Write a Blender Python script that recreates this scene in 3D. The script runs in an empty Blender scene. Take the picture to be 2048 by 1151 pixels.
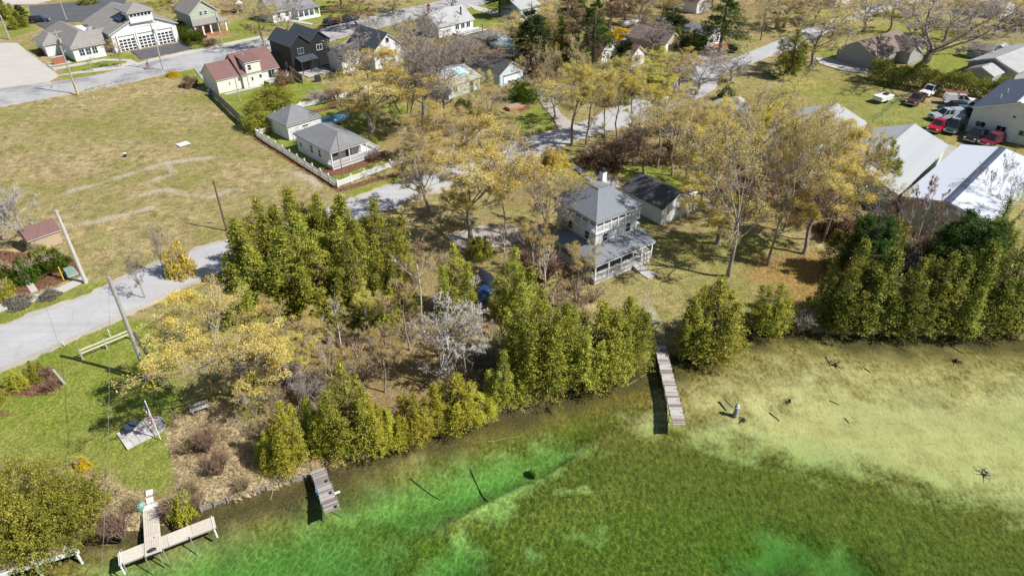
import bpy, math, random
import numpy as np
from mathutils import Vector, Matrix

# ------------------------------------------------------------------ camera, sky, sun, exposure
SC = bpy.context.scene
CAM_H, CAM_PITCH, CAM_ROLL, CAM_F = 44.0, 33.9, -0.6, 1400.0     # metres, degrees, degrees, pixels at 2048 wide
cam_d = bpy.data.cameras.new('camera'); cam = bpy.data.objects.new('camera', cam_d); SC.collection.objects.link(cam)
SC.camera = cam
_p, _r = math.radians(CAM_PITCH), math.radians(CAM_ROLL)
CF = Vector((0, math.cos(_p), -math.sin(_p))); _R0 = Vector((1, 0, 0)); _U0 = _R0.cross(CF)
CR = _R0 * math.cos(_r) + _U0 * math.sin(_r); CU = -_R0 * math.sin(_r) + _U0 * math.cos(_r)
cam.matrix_world = Matrix(((CR.x, CU.x, -CF.x, 0), (CR.y, CU.y, -CF.y, 0), (CR.z, CU.z, -CF.z, CAM_H), (0, 0, 0, 1)))
cam_d.sensor_width = 36.0; cam_d.lens = CAM_F / 2048 * 36.0; cam_d.clip_start = 0.5; cam_d.clip_end = 8000

SUN_EL, SUN_AZ = math.radians(46.5), math.radians(-20.0)         # azimuth of the sun from +X, counter-clockwise
world = bpy.data.worlds.new('World'); SC.world = world; world.use_nodes = True
_nt = world.node_tree; _nt.nodes.clear()
_o = _nt.nodes.new('ShaderNodeOutputWorld'); _b = _nt.nodes.new('ShaderNodeBackground'); _s = _nt.nodes.new('ShaderNodeTexSky')
_s.sky_type = 'NISHITA'; _s.sun_disc = False; _s.sun_elevation = SUN_EL; _s.sun_rotation = math.pi / 2 - SUN_AZ
_s.altitude = 200; _s.air_density = 1.0; _s.dust_density = 0.6
_b.inputs[1].default_value = 0.075
_nt.links.new(_s.outputs[0], _b.inputs[0]); _nt.links.new(_b.outputs[0], _o.inputs[0])
sun_d = bpy.data.lights.new('sun', 'SUN'); sun_d.energy = 5.0; sun_d.angle = math.radians(0.53); sun_d.color = (1.0, 0.972, 0.925)
sun = bpy.data.objects.new('sun', sun_d); SC.collection.objects.link(sun)
SUN_DIR = Vector((math.cos(SUN_AZ) * math.cos(SUN_EL), math.sin(SUN_AZ) * math.cos(SUN_EL), math.sin(SUN_EL)))
sun.rotation_euler = SUN_DIR.to_track_quat('Z', 'Y').to_euler()
SC.view_settings.view_transform = 'Standard'; SC.view_settings.look = 'None'; SC.view_settings.exposure = 0.40; SC.view_settings.gamma = 1.0
SC.view_settings.use_curve_mapping = False
SC.render.engine = 'CYCLES'; SC.render.filter_size = 1.15
SC.cycles.max_bounces = 6; SC.cycles.diffuse_bounces = 2; SC.cycles.glossy_bounces = 2; SC.cycles.transparent_max_bounces = 12
SC.cycles.transmission_bounces = 4; SC.cycles.volume_bounces = 0; SC.cycles.caustics_reflective = False; SC.cycles.caustics_refractive = False

# ------------------------------------------------------------------ helpers
COL = SC.collection
WATER_Z = -0.6
RND = random.Random(7)
def G(x, y, z=0.0):                    # surveyed ground point: where the sight line of photo pixel (x, y) meets height z
    d = CF + CR * ((x - 1024) / CAM_F) - CU * ((y - 575.5) / CAM_F)
    t = (z - CAM_H) / d.z
    return Vector((d.x * t, d.y * t, z))
def PXM(x, y):                         # photo pixels per metre at a ground point
    g = G(x, y); w = (g - Vector((0, 0, CAM_H))).dot(CF); return CAM_F / w
def HT(bx, by, ty):                    # height of a thing with base pixel (bx, by) and top row ty
    b = G(bx, by); k = (575.5 - ty) / CAM_F
    # (v.U)/(v.F) = k with v = b + h z - C
    v = b - Vector((0, 0, CAM_H))
    return (k * v.dot(CF) - v.dot(CU)) / (CU.z - k * CF.z)
def YAW(a, b):
    A, B = G(*a), G(*b); return math.atan2(B.y - A.y, B.x - A.x)
def tag(o, label=None, cat=None, group=None, kind=None):
    if label: o['label'] = label
    if cat: o['category'] = cat
    if group: o['group'] = group
    if kind: o['kind'] = kind
    return o
def empty(name, loc, rz=0.0, label=None, cat=None, group=None):
    o = bpy.data.objects.new(name, None); COL.objects.link(o); o.location = loc; o.rotation_euler = (0, 0, rz)
    o.empty_display_size = 0.2
    return tag(o, label, cat, group)
def link(name, me, parent=None, loc=None, rz=None):
    o = bpy.data.objects.new(name, me); COL.objects.link(o)
    if parent is not None: o.parent = parent
    if loc is not None: o.location = loc
    if rz is not None: o.rotation_euler = (0, 0, rz)
    return o
def copy_tree(o, parent=None):
    c = o.copy(); COL.objects.link(c); c.parent = parent
    for ch in o.children: copy_tree(ch, c)
    return c

class MB:                              # collects shapes, builds ONE mesh object
    def __init__(s): s.v = []; s.f = []; s.m = []; s.mi = 0
    def add(s, vs, fs):
        n = len(s.v); s.v += [tuple(v) for v in vs]
        for f in fs: s.f.append(tuple(i + n for i in f)); s.m.append(s.mi)
        return s
    def box(s, x0, x1, y0, y1, z0, z1):
        return s.add([(x0,y0,z0),(x1,y0,z0),(x1,y1,z0),(x0,y1,z0),(x0,y0,z1),(x1,y0,z1),(x1,y1,z1),(x0,y1,z1)],
                     [(3,2,1,0),(4,5,6,7),(0,1,5,4),(1,2,6,5),(2,3,7,6),(3,0,4,7)])
    def obox(s, c, size, rz=0.0, rx=0.0):
        M = Matrix.Translation(c) @ Matrix.Rotation(rz, 4, 'Z') @ Matrix.Rotation(rx, 4, 'X')
        a, b, d = size[0]/2, size[1]/2, size[2]/2
        vs = [M @ Vector(q) for q in ((-a,-b,-d),(a,-b,-d),(a,b,-d),(-a,b,-d),(-a,-b,d),(a,-b,d),(a,b,d),(-a,b,d))]
        return s.add(vs, [(3,2,1,0),(4,5,6,7),(0,1,5,4),(1,2,6,5),(2,3,7,6),(3,0,4,7)])
    def prism(s, poly, z0, z1):        # poly counter-clockwise in xy
        n = len(poly)
        vs = [(p[0], p[1], z0) for p in poly] + [(p[0], p[1], z1) for p in poly]
        fs = [tuple(range(n-1, -1, -1)), tuple(range(n, 2*n))] + [(i, (i+1) % n, n+(i+1) % n, n+i) for i in range(n)]
        return s.add(vs, fs)
    def extr_y(s, prof, y0, y1):       # profile in xz extruded along y
        n = len(prof)
        vs = [(p[0], y0, p[1]) for p in prof] + [(p[0], y1, p[1]) for p in prof]
        fs = [tuple(range(n)), tuple(range(2*n-1, n-1, -1))] + [((i+1) % n, i, n+i, n+(i+1) % n) for i in range(n)]
        return s.add(vs, fs)
    def extr_x(s, prof, x0, x1):       # profile in yz extruded along x
        n = len(prof)
        vs = [(x0, p[0], p[1]) for p in prof] + [(x1, p[0], p[1]) for p in prof]
        fs = [tuple(range(n-1, -1, -1)), tuple(range(n, 2*n))] + [(i, (i+1) % n, n+(i+1) % n, n+i) for i in range(n)]
        return s.add(vs, fs)
    def tube(s, a, b, r0, r1=None, n=6, cap=True):
        r1 = r0 if r1 is None else r1
        a, b = Vector(a), Vector(b); d = (b - a)
        if d.length < 1e-6: return s
        d.normalize(); u = d.orthogonal().normalized(); w = d.cross(u)
        vs = []
        for c, r in ((a, r0), (b, r1)):
            for i in range(n):
                t = 2*math.pi*i/n; vs.append(c + (u*math.cos(t) + w*math.sin(t))*r)
        fs = [(i, (i+1) % n, n+(i+1) % n, n+i) for i in range(n)]
        if cap: fs += [tuple(range(n-1, -1, -1)), tuple(range(n, 2*n))]
        return s.add(vs, fs)
    def path(s, pts, r, n=5):
        for a, b in zip(pts, pts[1:]): s.tube(a, b, r, r, n)
        return s
    def lathe(s, prof, n=12, c=(0,0,0)):   # prof: list of (r, z)
        vs = []; fs = []
        for r, z in prof:
            for i in range(n):
                t = 2*math.pi*i/n; vs.append((c[0]+r*math.cos(t), c[1]+r*math.sin(t), c[2]+z))
        for k in range(len(prof)-1):
            for i in range(n):
                j = (i+1) % n; fs.append((k*n+i, k*n+j, (k+1)*n+j, (k+1)*n+i))
        fs.append(tuple(range(n-1, -1, -1))); fs.append(tuple((len(prof)-1)*n+i for i in range(n)))
        return s.add(vs, fs)
    def slab(s, pts, t):               # planar polygon thickened downward along its normal by t
        P = [Vector(p) for p in pts]; nrm = (P[1]-P[0]).cross(P[2]-P[0]).normalized()
        if nrm.z < 0: P = P[::-1]; nrm = -nrm
        n = len(P); vs = [p - nrm*t for p in P] + P
        fs = [tuple(range(n-1, -1, -1)), tuple(range(n, 2*n))] + [(i, (i+1) % n, n+(i+1) % n, n+i) for i in range(n)]
        return s.add(vs, fs)
    def mesh(s, name, mats, smooth=False):
        me = bpy.data.meshes.new(name); me.from_pydata(s.v, [], s.f)
        for m in (mats if isinstance(mats, (list, tuple)) else [mats]): me.materials.append(m)
        if any(s.m): me.polygons.foreach_set('material_index', s.m)
        if smooth: me.polygons.foreach_set('use_smooth', [True]*len(me.polygons))
        me.update(); return me
    def build(s, name, mats, parent=None, smooth=False, loc=None, rz=None):
        return link(name, s.mesh(name, mats, smooth), parent, loc, rz)

def npmesh(name, V, F, mats, attrs=None, smooth=False):   # V (n,3), F (m,3 or 4) numpy arrays
    me = bpy.data.meshes.new(name); k = F.shape[1]
    me.vertices.add(len(V)); me.vertices.foreach_set('co', V.astype(np.float32).ravel())
    me.loops.add(F.size); me.loops.foreach_set('vertex_index', F.astype(np.int32).ravel())
    me.polygons.add(len(F)); me.polygons.foreach_set('loop_start', np.arange(0, F.size, k, dtype=np.int32))
    me.polygons.foreach_set('loop_total', np.full(len(F), k, dtype=np.int32))
    for m in (mats if isinstance(mats, (list, tuple)) else [mats]): me.materials.append(m)
    me.update(calc_edges=True)
    for an, arr in (attrs or {}).items():
        if arr.ndim == 2:
            a = me.attributes.new(an, 'FLOAT_COLOR', 'POINT' if len(arr) == len(V) else 'FACE'); a.data.foreach_set('color', arr.astype(np.float32).ravel())
        else:
            a = me.attributes.new(an, 'FLOAT', 'POINT' if len(arr) == len(V) else 'FACE'); a.data.foreach_set('value', arr.astype(np.float32))
    if smooth: me.polygons.foreach_set('use_smooth', np.ones(len(F), dtype=bool))
    return me

# ------------------------------------------------------------------ material tools
class NT:
    def __init__(s, name):
        s.m = bpy.data.materials.new(name); s.m.use_nodes = True; s.t = s.m.node_tree; s.t.nodes.clear()
        s.out = s.t.nodes.new('ShaderNodeOutputMaterial')
    def n(s, ty, **kw):
        nd = s.t.nodes.new('ShaderNode' + ty)
        for k, v in kw.items():
            if hasattr(nd, k): setattr(nd, k, v)
            else: nd.inputs[k.replace('_', ' ')].default_value = v
        return nd
    def l(s, a, b): s.t.links.new(a, b)
    def co(s): return s.n('TexCoord').outputs['Object']
    def pos(s): return s.n('NewGeometry').outputs['Position']
    def noise(s, vec, scale, detail=4, rough=0.55, stretch=None):
        if stretch:
            mp = s.n('Mapping'); s.l(vec, mp.inputs[0]); mp.inputs['Scale'].default_value = stretch; vec = mp.outputs[0]
        nd = s.n('TexNoise'); nd.inputs['Scale'].default_value = scale; nd.inputs['Detail'].default_value = detail; nd.inputs['Roughness'].default_value = rough
        s.l(vec, nd.inputs['Vector']); return nd.outputs['Fac']
    def ramp(s, fac, stops):
        r = s.n('ValToRGB'); e = r.color_ramp.elements
        while len(e) < len(stops): e.new(0.5)
        for i, (p, c) in enumerate(stops):
            e[i].position = p; e[i].color = (*c, 1) if len(c) == 3 else c
        s.l(fac, r.inputs[0]); return r.outputs[0]
    def rng(s, fac, a, b, c=0.0, d=1.0):
        r = s.n('MapRange'); r.inputs[1].default_value = a; r.inputs[2].default_value = b; r.inputs[3].default_value = c; r.inputs[4].default_value = d
        s.l(fac, r.inputs[0]); return r.outputs[0]
    def mix(s, fac, a, b, mode='MIX'):
        x = s.n('Mix'); x.data_type = 'RGBA'; x.blend_type = mode
        for sock, val in ((x.inputs[0], fac), (x.inputs[6], a), (x.inputs[7], b)):
            if isinstance(val, (int, float)): sock.default_value = val
            elif isinstance(val, (tuple, list)): sock.default_value = (*val, 1) if len(val) == 3 else val
            else: s.l(val, sock)
        return x.outputs[2]
    def math(s, op, a, b=None, c=None):
        x = s.n('Math'); x.operation = op
        for i, val in enumerate((a, b, c)):
            if val is None: continue
            if isinstance(val, (int, float)): x.inputs[i].default_value = val
            else: s.l(val, x.inputs[i])
        return x.outputs[0]
    def attr(s, name, out='Fac'):
        a = s.n('Attribute'); a.attribute_name = name; return a.outputs[out]
    def bump(s, h, strength=0.3, dist=0.05):
        b = s.n('Bump'); b.inputs['Strength'].default_value = strength; b.inputs['Distance'].default_value = dist; s.l(h, b.inputs['Height']); return b.outputs[0]
    def bsdf(s, col, rough=0.8, spec=0.3, metal=0.0, normal=None):
        b = s.n('BsdfPrincipled')
        for sock, val in ((b.inputs['Base Color'], col), (b.inputs['Roughness'], rough), (b.inputs['Metallic'], metal)):
            if isinstance(val, (int, float)): sock.default_value = val
            elif isinstance(val, (tuple, list)): sock.default_value = (*val, 1) if len(val) == 3 else val
            else: s.l(val, sock)
        b.inputs['Specular IOR Level'].default_value = spec
        if normal is not None: s.l(normal, b.inputs['Normal'])
        s.l(b.outputs[0], s.out.inputs[0]); return b
def surf(name, col, rough=0.75, spec=0.3, var=0.18, scale=1.2, metal=0.0, fine=14.0, bump=0.15, world=False):
    """painted, mineral or fabric surface: base colour with blotches, fine grain and slight relief"""
    t = NT(name); p = t.pos() if world else t.co()
    a = t.noise(p, scale, 5, 0.6); b = t.noise(p, fine, 3, 0.6)
    k = t.math('ADD', t.math('MULTIPLY', a, 0.65), t.math('MULTIPLY', b, 0.35))
    dk = tuple(c * (1 - var) for c in col); lt = tuple(min(1, c * (1 + var)) for c in col)
    c = t.ramp(k, [(0.32, dk), (0.5, col), (0.68, lt)])
    t.bsdf(c, rough, spec, metal, t.bump(b, bump, 0.02)); return t.m
# ------------------------------------------------------------------ terrain, lake bed, water
def wpts(px, z=0.0): return np.array([[*G(x, y, z)[:2]] for x, y in px])
def seg_dist(P, poly, closed=False):
    n = len(poly); best = np.full(len(P), 1e9)
    for i in range(n if closed else n - 1):
        a, b = poly[i], poly[(i+1) % n]; ab = b - a; L = (ab**2).sum() + 1e-9
        t = np.clip(((P - a) @ ab) / L, 0, 1); d = np.hypot(*(P - a - t[:, None]*ab).T); best = np.minimum(best, d)
    return best
def inside(P, poly):
    x, y = P[:, 0], P[:, 1]; r = np.zeros(len(P), bool); n = len(poly); j = n - 1
    for i in range(n):
        xi, yi = poly[i]; xj, yj = poly[j]
        c = ((yi > y) != (yj > y)) & (x < (xj-xi)*(y-yi)/(yj-yi+1e-12) + xi); r ^= c; j = i
    return r
def smooth(x, a, b): t = np.clip((x-a)/(b-a), 0, 1); return t*t*(3-2*t)
_rs = np.random.RandomState(3)
_wv = [(_rs.uniform(-1, 1, 2), _rs.uniform(0, 6.28)) for _ in range(24)]
_wc = {}
def wob(P, s=1.0):                     # smooth wobble noise in about -1..1, cached per point set
    key = (len(P), round(float(P[:7].sum()), 4), s)
    if key not in _wc: _wc[key] = _wob(P, s)
    return _wc[key]
def _wob(P, s):
    out = np.zeros(len(P)); amp = 1.0; tot = 0
    for i, (k, ph) in enumerate(_wv[::2]):
        f = (0.10 * 1.36**i) * s; a = 1/(1.25**i); out += a*np.sin(P @ (k/np.linalg.norm(k)*f*6.28) + ph + 1.7*np.sin(P[:, 0]*f*2.1+P[:, 1]*f*1.3+i)); tot += a*a
    return out/math.sqrt(tot)*0.9
def pmask(P, px, soft, z=0.0, warp=0.0, ws=1.0):
    poly = wpts(px, z)
    lo, hi = poly.min(0)-soft-3*warp, poly.max(0)+soft+3*warp
    sel = ((P > lo) & (P < hi)).all(1); out = np.zeros(len(P))
    if sel.any():
        Q = P[sel]
        if warp: Q = Q + np.stack([wob(P, ws)[sel], wob(P[:, ::-1]+31, ws)[sel]], 1)*warp
        d = seg_dist(Q, poly, True); s = np.where(inside(Q, poly), d, -d); out[sel] = smooth(s, -soft, soft)
    return out

SHORE_PX = [(-260,1230),(-80,1160),(60,1112),(165,1078),(215,1062),(330,1046),(395,1015),(470,1002),(560,972),(640,944),(720,915),(800,884),(830,866),(900,850),
            (1000,824),(1060,808),(1120,785),(1180,764),(1260,738),(1310,716),(1340,716),(1400,694),(1480,664),(1560,652),(1610,662),(1680,670),(1780,670),(1860,674),(1950,668),(2100,672),(2300,676),(2700,690)]
SHORE = wpts(SHORE_PX, WATER_Z)
WPOLY = np.vstack([SHORE, [[220, 40], [220, -80], [-220, -80], [-120, 10]]])

def axis(dense_a, dense_b, n, outer):
    d = np.linspace(dense_a, dense_b, n); return np.array(sorted(set(list(d) + outer)))
ys = np.concatenate([[-60, -20, 5, 15, 20], np.geomspace(24, 330, 400), [360, 420, 520, 700, 1000, 1600, 2600, 4000]])
us = axis(-0.92, 0.92, 430, [-8, -5, -3, -2, -1.5, -1.2, -1.05, 1.05, 1.2, 1.5, 2, 3, 5, 8])
YY, UU = np.meshgrid(ys, us, indexing='ij'); XX = UU * np.maximum(YY, 26)
P2 = np.stack([XX.ravel(), YY.ravel()], 1); NV = len(P2)
inw = inside(P2, WPOLY); dsh = seg_dist(P2, SHORE) * np.where(inw, -1, 1)    # + inland, - over water
dsw = dsh + wob(P2, 1.5)*0.25*smooth(60-np.abs(dsh), 0, 20)
bank = -1.0 + 1.0*smooth(dsw, -0.6, 1.1)
BZ = -2.2
deep = np.zeros(NV)
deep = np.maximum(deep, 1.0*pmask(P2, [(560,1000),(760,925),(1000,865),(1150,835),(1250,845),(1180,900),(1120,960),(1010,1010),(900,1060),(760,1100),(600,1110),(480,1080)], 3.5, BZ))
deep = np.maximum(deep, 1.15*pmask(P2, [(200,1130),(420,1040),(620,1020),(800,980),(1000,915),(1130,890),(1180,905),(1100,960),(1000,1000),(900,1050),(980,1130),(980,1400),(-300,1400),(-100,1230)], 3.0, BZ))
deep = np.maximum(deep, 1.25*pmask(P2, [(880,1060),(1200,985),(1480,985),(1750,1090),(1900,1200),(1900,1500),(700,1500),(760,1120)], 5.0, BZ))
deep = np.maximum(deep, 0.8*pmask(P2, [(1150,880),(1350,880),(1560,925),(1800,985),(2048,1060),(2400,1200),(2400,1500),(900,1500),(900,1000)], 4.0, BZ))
# --- lake bed cover
sand_lo = np.zeros(NV); pit = np.zeros(NV)
for poly, soft in (([(560,1035),(700,1000),(840,970),(950,925),(1060,900),(1150,893),(1172,905),(1120,945),(1040,990),(1000,1030),(930,1050),(820,1055),(680,1050)], 1.2),
                   ([(250,1120),(420,1085),(560,1060),(700,1060),(790,1090),(800,1151),(780,1300),(-100,1300)], 1.6),
                   ([(860,1090),(930,1070),(965,1110),(950,1151),(945,1260),(820,1260)], .7),
                   ([(1050,1105),(1075,1095),(1098,1110),(1090,1130),(1060,1130)], .5),
                   ([(1130,1060),(1195,1052),(1190,1072),(1128,1076)], .35),
                   ([(1050,968),(1128,938),(1132,944),(1060,978)], .3),
                   ([(1440,1115),(1490,1108),(1528,1060),(1600,1068),(1650,1090),(1700,1098),(1745,1140),(1760,1200),(1640,1240),(1660,1150),(1620,1120),(1570,1151),(1480,1130)], .8),
                   ([(1120,985),(1180,975),(1185,985),(1130,998)], .3)):
    sand_lo = np.maximum(sand_lo, pmask(P2, poly, soft*1.9, BZ, 0.6, 1.5))
    if soft > .6: pit = np.maximum(pit, pmask(P2, poly, soft*3.2, BZ))
sand_hi = pmask(P2, [(1185,868),(1300,862),(1400,873),(1480,893),(1560,903),(1650,923),(1750,943),(1850,958),(1950,985),(2048,1012),(2500,1150),(2700,600),(1650,640),(1560,655),(1480,680),(1380,740),(1300,780),(1240,830)], 3.4, WATER_Z-0.4, 1.1, 1.5)
sand_hi *= 0.36 + 0.64*smooth(-dsh + 2.0*wob(P2, 1.5), 2.0, 15)
mid = 0.7*pmask(P2, [(690,930),(800,890),(880,905),(900,940),(790,985),(700,1000)], 2.0, WATER_Z-.5, .6, 1.5)*0.55
sandm = np.clip(np.maximum.reduce([sand_lo, sand_hi, mid]), 0, 1)
fringe = smooth(dsh + 0.9*wob(P2, 1.5), -5.5, -0.2)                                             # leaf and root litter along the bank
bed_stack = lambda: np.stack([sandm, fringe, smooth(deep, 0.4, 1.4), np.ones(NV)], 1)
shallow = 0.35 + 0.25*smooth(-dsh, 2, 16)
zz = np.where(dsh > -0.5, bank, -0.6 - np.maximum(0.4, 0) - 0)
zz = np.where(dsw < -0.6, WATER_Z - 0.4 - (shallow-0.35) - (deep + 1.1*pit*smooth(deep, .3, 1.0))*smooth(-dsh, 1.0, 5.0), bank)
zz = zz + np.where(dsh > 2, 0.05*wob(P2, 1.5)*smooth(dsh, 2, 6), 0) * (np.abs(P2[:, 1]) < 300)
zz = np.minimum(zz, 0.0) if False else zz - np.where(dsh > 2, 0.10, 0)       # keep bumps below the road sheets
bed = bed_stack()
# --- land cover:  R green lawn, G leaf litter, B mulch / soil, A dry reed straw
grn = np.zeros(NV); lit = np.zeros(NV); mul = np.zeros(NV); stw = np.zeros(NV)
def paint(arr, px, w=1.0, soft=1.0, warp=0.5):
    np.maximum(arr, w*pmask(P2, px, soft, 0.0, warp, 1.5), out=arr)
paint(grn, [(-300,800),(0,740),(125,685),(250,632),(300,640),(340,700),(380,780),(372,830),(330,850),(345,900),(350,950),(330,990),(250,985),(200,950),(150,925),(0,925),(-300,1050)], 1.0, .8, .3)
dry = pmask(P2, [(-300,900),(0,850),(150,880),(330,900),(360,1000),(200,980),(-300,1100)], 5.0); grn *= 1-0.35*dry
paint(grn, [(-200,700),(0,616),(180,562),(240,562),(170,598),(0,655),(-200,745)], .75, .5, .2)
paint(grn, [(320,142),(405,175),(430,195),(480,255),(540,300),(660,375),(720,395),(830,350),(840,340),(700,376),(672,374),(516,275),(440,215),(425,185),(400,140),(370,135)], .95, 1.0, .4)
paint(grn, [(425,185),(560,155),(640,165),(690,200),(600,235),(500,270)], 1.0, 1.0)
paint(grn, [(515,275),(545,262),(600,285),(675,335),(810,310),(805,325),(675,368)], 1.0, .8, .1)
paint(grn, [(600,230),(760,190),(830,215),(800,260),(760,280),(640,260)], .8, 1.0)
paint(grn, [(690,374),(835,330),(850,348),(730,398)], 1.0, .8, .2)
paint(grn, [(640,385),(560,330),(520,300),(560,395)], .35, 3.0)
paint(grn, [(160,455),(215,450),(230,490),(180,500)], .5, 2.0)
paint(grn, [(410,290),(470,300),(440,330)], .35, 2.0)
paint(grn, [(90,95),(130,160),(275,130),(260,105),(190,110)], .9, 1.0)
paint(grn, [(235,105),(275,110),(268,127),(240,127)], 1.0, .5, .1)
paint(grn, [(360,90),(500,65),(545,75),(480,92),(380,105)], .9, 1.0)
paint(grn, [(430,60),(520,20),(640,0),(700,0),(760,20),(640,45),(560,50),(500,70)], .8, 1.5)
paint(grn, [(385,128),(440,112),(440,128),(405,150)], 1.0, .6)
paint(grn, [(30,20),(90,20),(130,0),(220,0),(200,15),(60,45),(70,60),(20,80),(0,75),(0,20)], .8, 1.0)
paint(grn, [(640,90),(690,72),(700,78),(650,95)], 1.0, .8)
paint(grn, [(920,12),(1000,-5),(1100,20),(1080,35),(990,45),(960,70),(905,75),(900,50)], 1.0, 1.5)
paint(grn, [(1025,235),(1070,205),(1100,215),(1122,240),(1100,260),(1040,278)], .9, .8)
paint(grn, [(1440,118),(1500,95),(1530,96),(1495,112),(1450,124)], .6, .8)
paint(grn, [(1590,185),(1640,165),(1760,185),(1880,215),(1930,240),(1900,290),(1850,275),(1720,240),(1640,215)], .62, 2.5)
paint(grn, [(1620,100),(1700,95),(1740,115),(1720,130),(1650,115)], .8, 1.5)
paint(grn, [(1850,100),(1960,80),(2060,90),(2060,135),(1900,150),(1840,130)], .75, 2.0)
paint(grn, [(1700,60),(1800,30),(1950,30),(1900,80),(1750,90)], .5, 2.0)
paint(grn, [(1230,330),(1330,330),(1400,370),(1330,385),(1250,360)], .8, 1.5)
paint(grn, [(1190,560),(1300,500),(1420,450),(1560,470),(1500,580),(1380,600),(1230,610)], .42, 3.0)
paint(grn, [(1270,600),(1310,590),(1350,640),(1310,670),(1290,640)], .4, 1.0)
paint(lit, [(1480,520),(1560,500),(1650,500),(1690,560),(1660,650),(1560,600),(1500,560)], .95, 2.0)
paint(lit, [(560,680),(740,640),(900,740),(1010,790),(960,830),(840,860),(760,900),(600,950),(520,900),(540,760)], .85, 2.0)
paint(lit, [(840,470),(1000,400),(1060,480),(980,560),(1040,700),(880,720),(700,640)], .45, 3.0)
paint(lit, [(1000,330),(1120,330),(1080,420),(980,420)], .5, 2.0)
paint(lit, [(1150,290),(1250,250),(1480,250),(1760,330),(1780,420),(1650,480),(1500,440),(1380,340),(1230,320)], .6, 3.0)
paint(lit, [(1480,690),(1570,630),(1700,640),(1720,672),(1560,665)], .6, 1.0)
paint(lit, [(690,270),(860,200),(1010,180),(1050,230),(960,310),(820,330)], .45, 3.0)
paint(lit, [(800,60),(1000,60),(1200,40),(1200,170),(1000,200),(820,130)], .55, 3.0)
paint(lit, [(1200,0),(1600,0),(1540,60),(1440,70),(1260,110)], .5, 3.0)
paint(stw, [(335,830),(430,810),(520,850),(560,900),(640,935),(560,970),(470,998),(395,1012),(350,985),(345,900)], 1.0, .8)
paint(stw, [(200,960),(260,985),(340,985),(395,1012),(330,1046),(215,1062),(150,1080),(140,1000)], .9, .7)
paint(mul, [(365,835),(440,850),(455,930),(410,945),(385,890)], .5, .8)
paint(mul, [(-200,860),(-60,820),(40,775),(100,735),(122,750),(128,768),(90,785),(30,800),(-200,900)], 1.0, .35, .15)
paint(mul, [(-200,560),(0,500),(60,505),(140,510),(165,545),(110,570),(0,605),(-200,690)], .95, .4, .1)
paint(mul, [(505,277),(514,272),(676,374),(828,332),(832,340),(676,384)], 1.0, .25, .05)
paint(mul, [(640,340),(660,330),(770,300),(790,305),(700,345),(660,352)], .9, .3, .1)
paint(mul, [(610,225),(690,198),(692,206),(618,232)], .9, .3, .1)
paint(mul, [(430,200),(520,275),(512,280),(470,262)], .4, .8)
paint(mul, [(1170,590),(1290,520),(1300,530),(1210,600)], .4, .8)
paint(mul, [(615,62),(690,44),(692,52),(620,72)], .7, .6)
paint(mul, [(1030,215),(1060,205),(1065,215),(1035,228)], .7, .5)
paint(mul, [(1600,150),(1625,145),(1620,160),(1600,165)], .5, 1.0)
paint(mul, [(1860,285),(1960,300),(1900,320),(1870,310)], .6, 1.0)
lit = np.maximum(lit, 0.95*(1-smooth(dsh, 0.3, 1.6)))
land = np.stack([grn, lit, mul, stw], 1)
orange = pmask(P2, [(1490,525),(1560,505),(1650,500),(1680,560),(1650,640),(1560,600),(1500,560)], 3.0, 0.0, .5, 1.5)
# --- tracks worn across the field (bare pale soil)
trk = np.zeros(NV)
for pl in ([(130,385),(200,365),(280,340),(330,325),(440,312)], [(260,395),(330,378),(420,395),(455,380)], [(100,455),(200,440),(300,415)], [(330,325),(350,345),(300,362)], [(590,345),(620,355),(640,372)], [(1290,600),(1310,640)],
           [(0,210),(120,190),(230,172)], [(230,560),(300,530),(420,494),(470,482)], [(1940,235),(1900,225),(1860,215)], [(-100,700),(0,662),(190,594)], [(0,728),(130,675),(250,625)]):
    w = wpts(pl); d = seg_dist(P2, w); trk = np.maximum(trk, (1-smooth(d, 0.2, 1.3))*(0.75+0.25*wob(P2, 1.5)))
trk = np.clip(trk, 0, 1)
nr, nc = YY.shape
idx = np.arange(NV).reshape(nr, nc)
Fq = np.stack([idx[:-1, :-1], idx[:-1, 1:], idx[1:, 1:], idx[1:, :-1]], -1).reshape(-1, 4)

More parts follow.
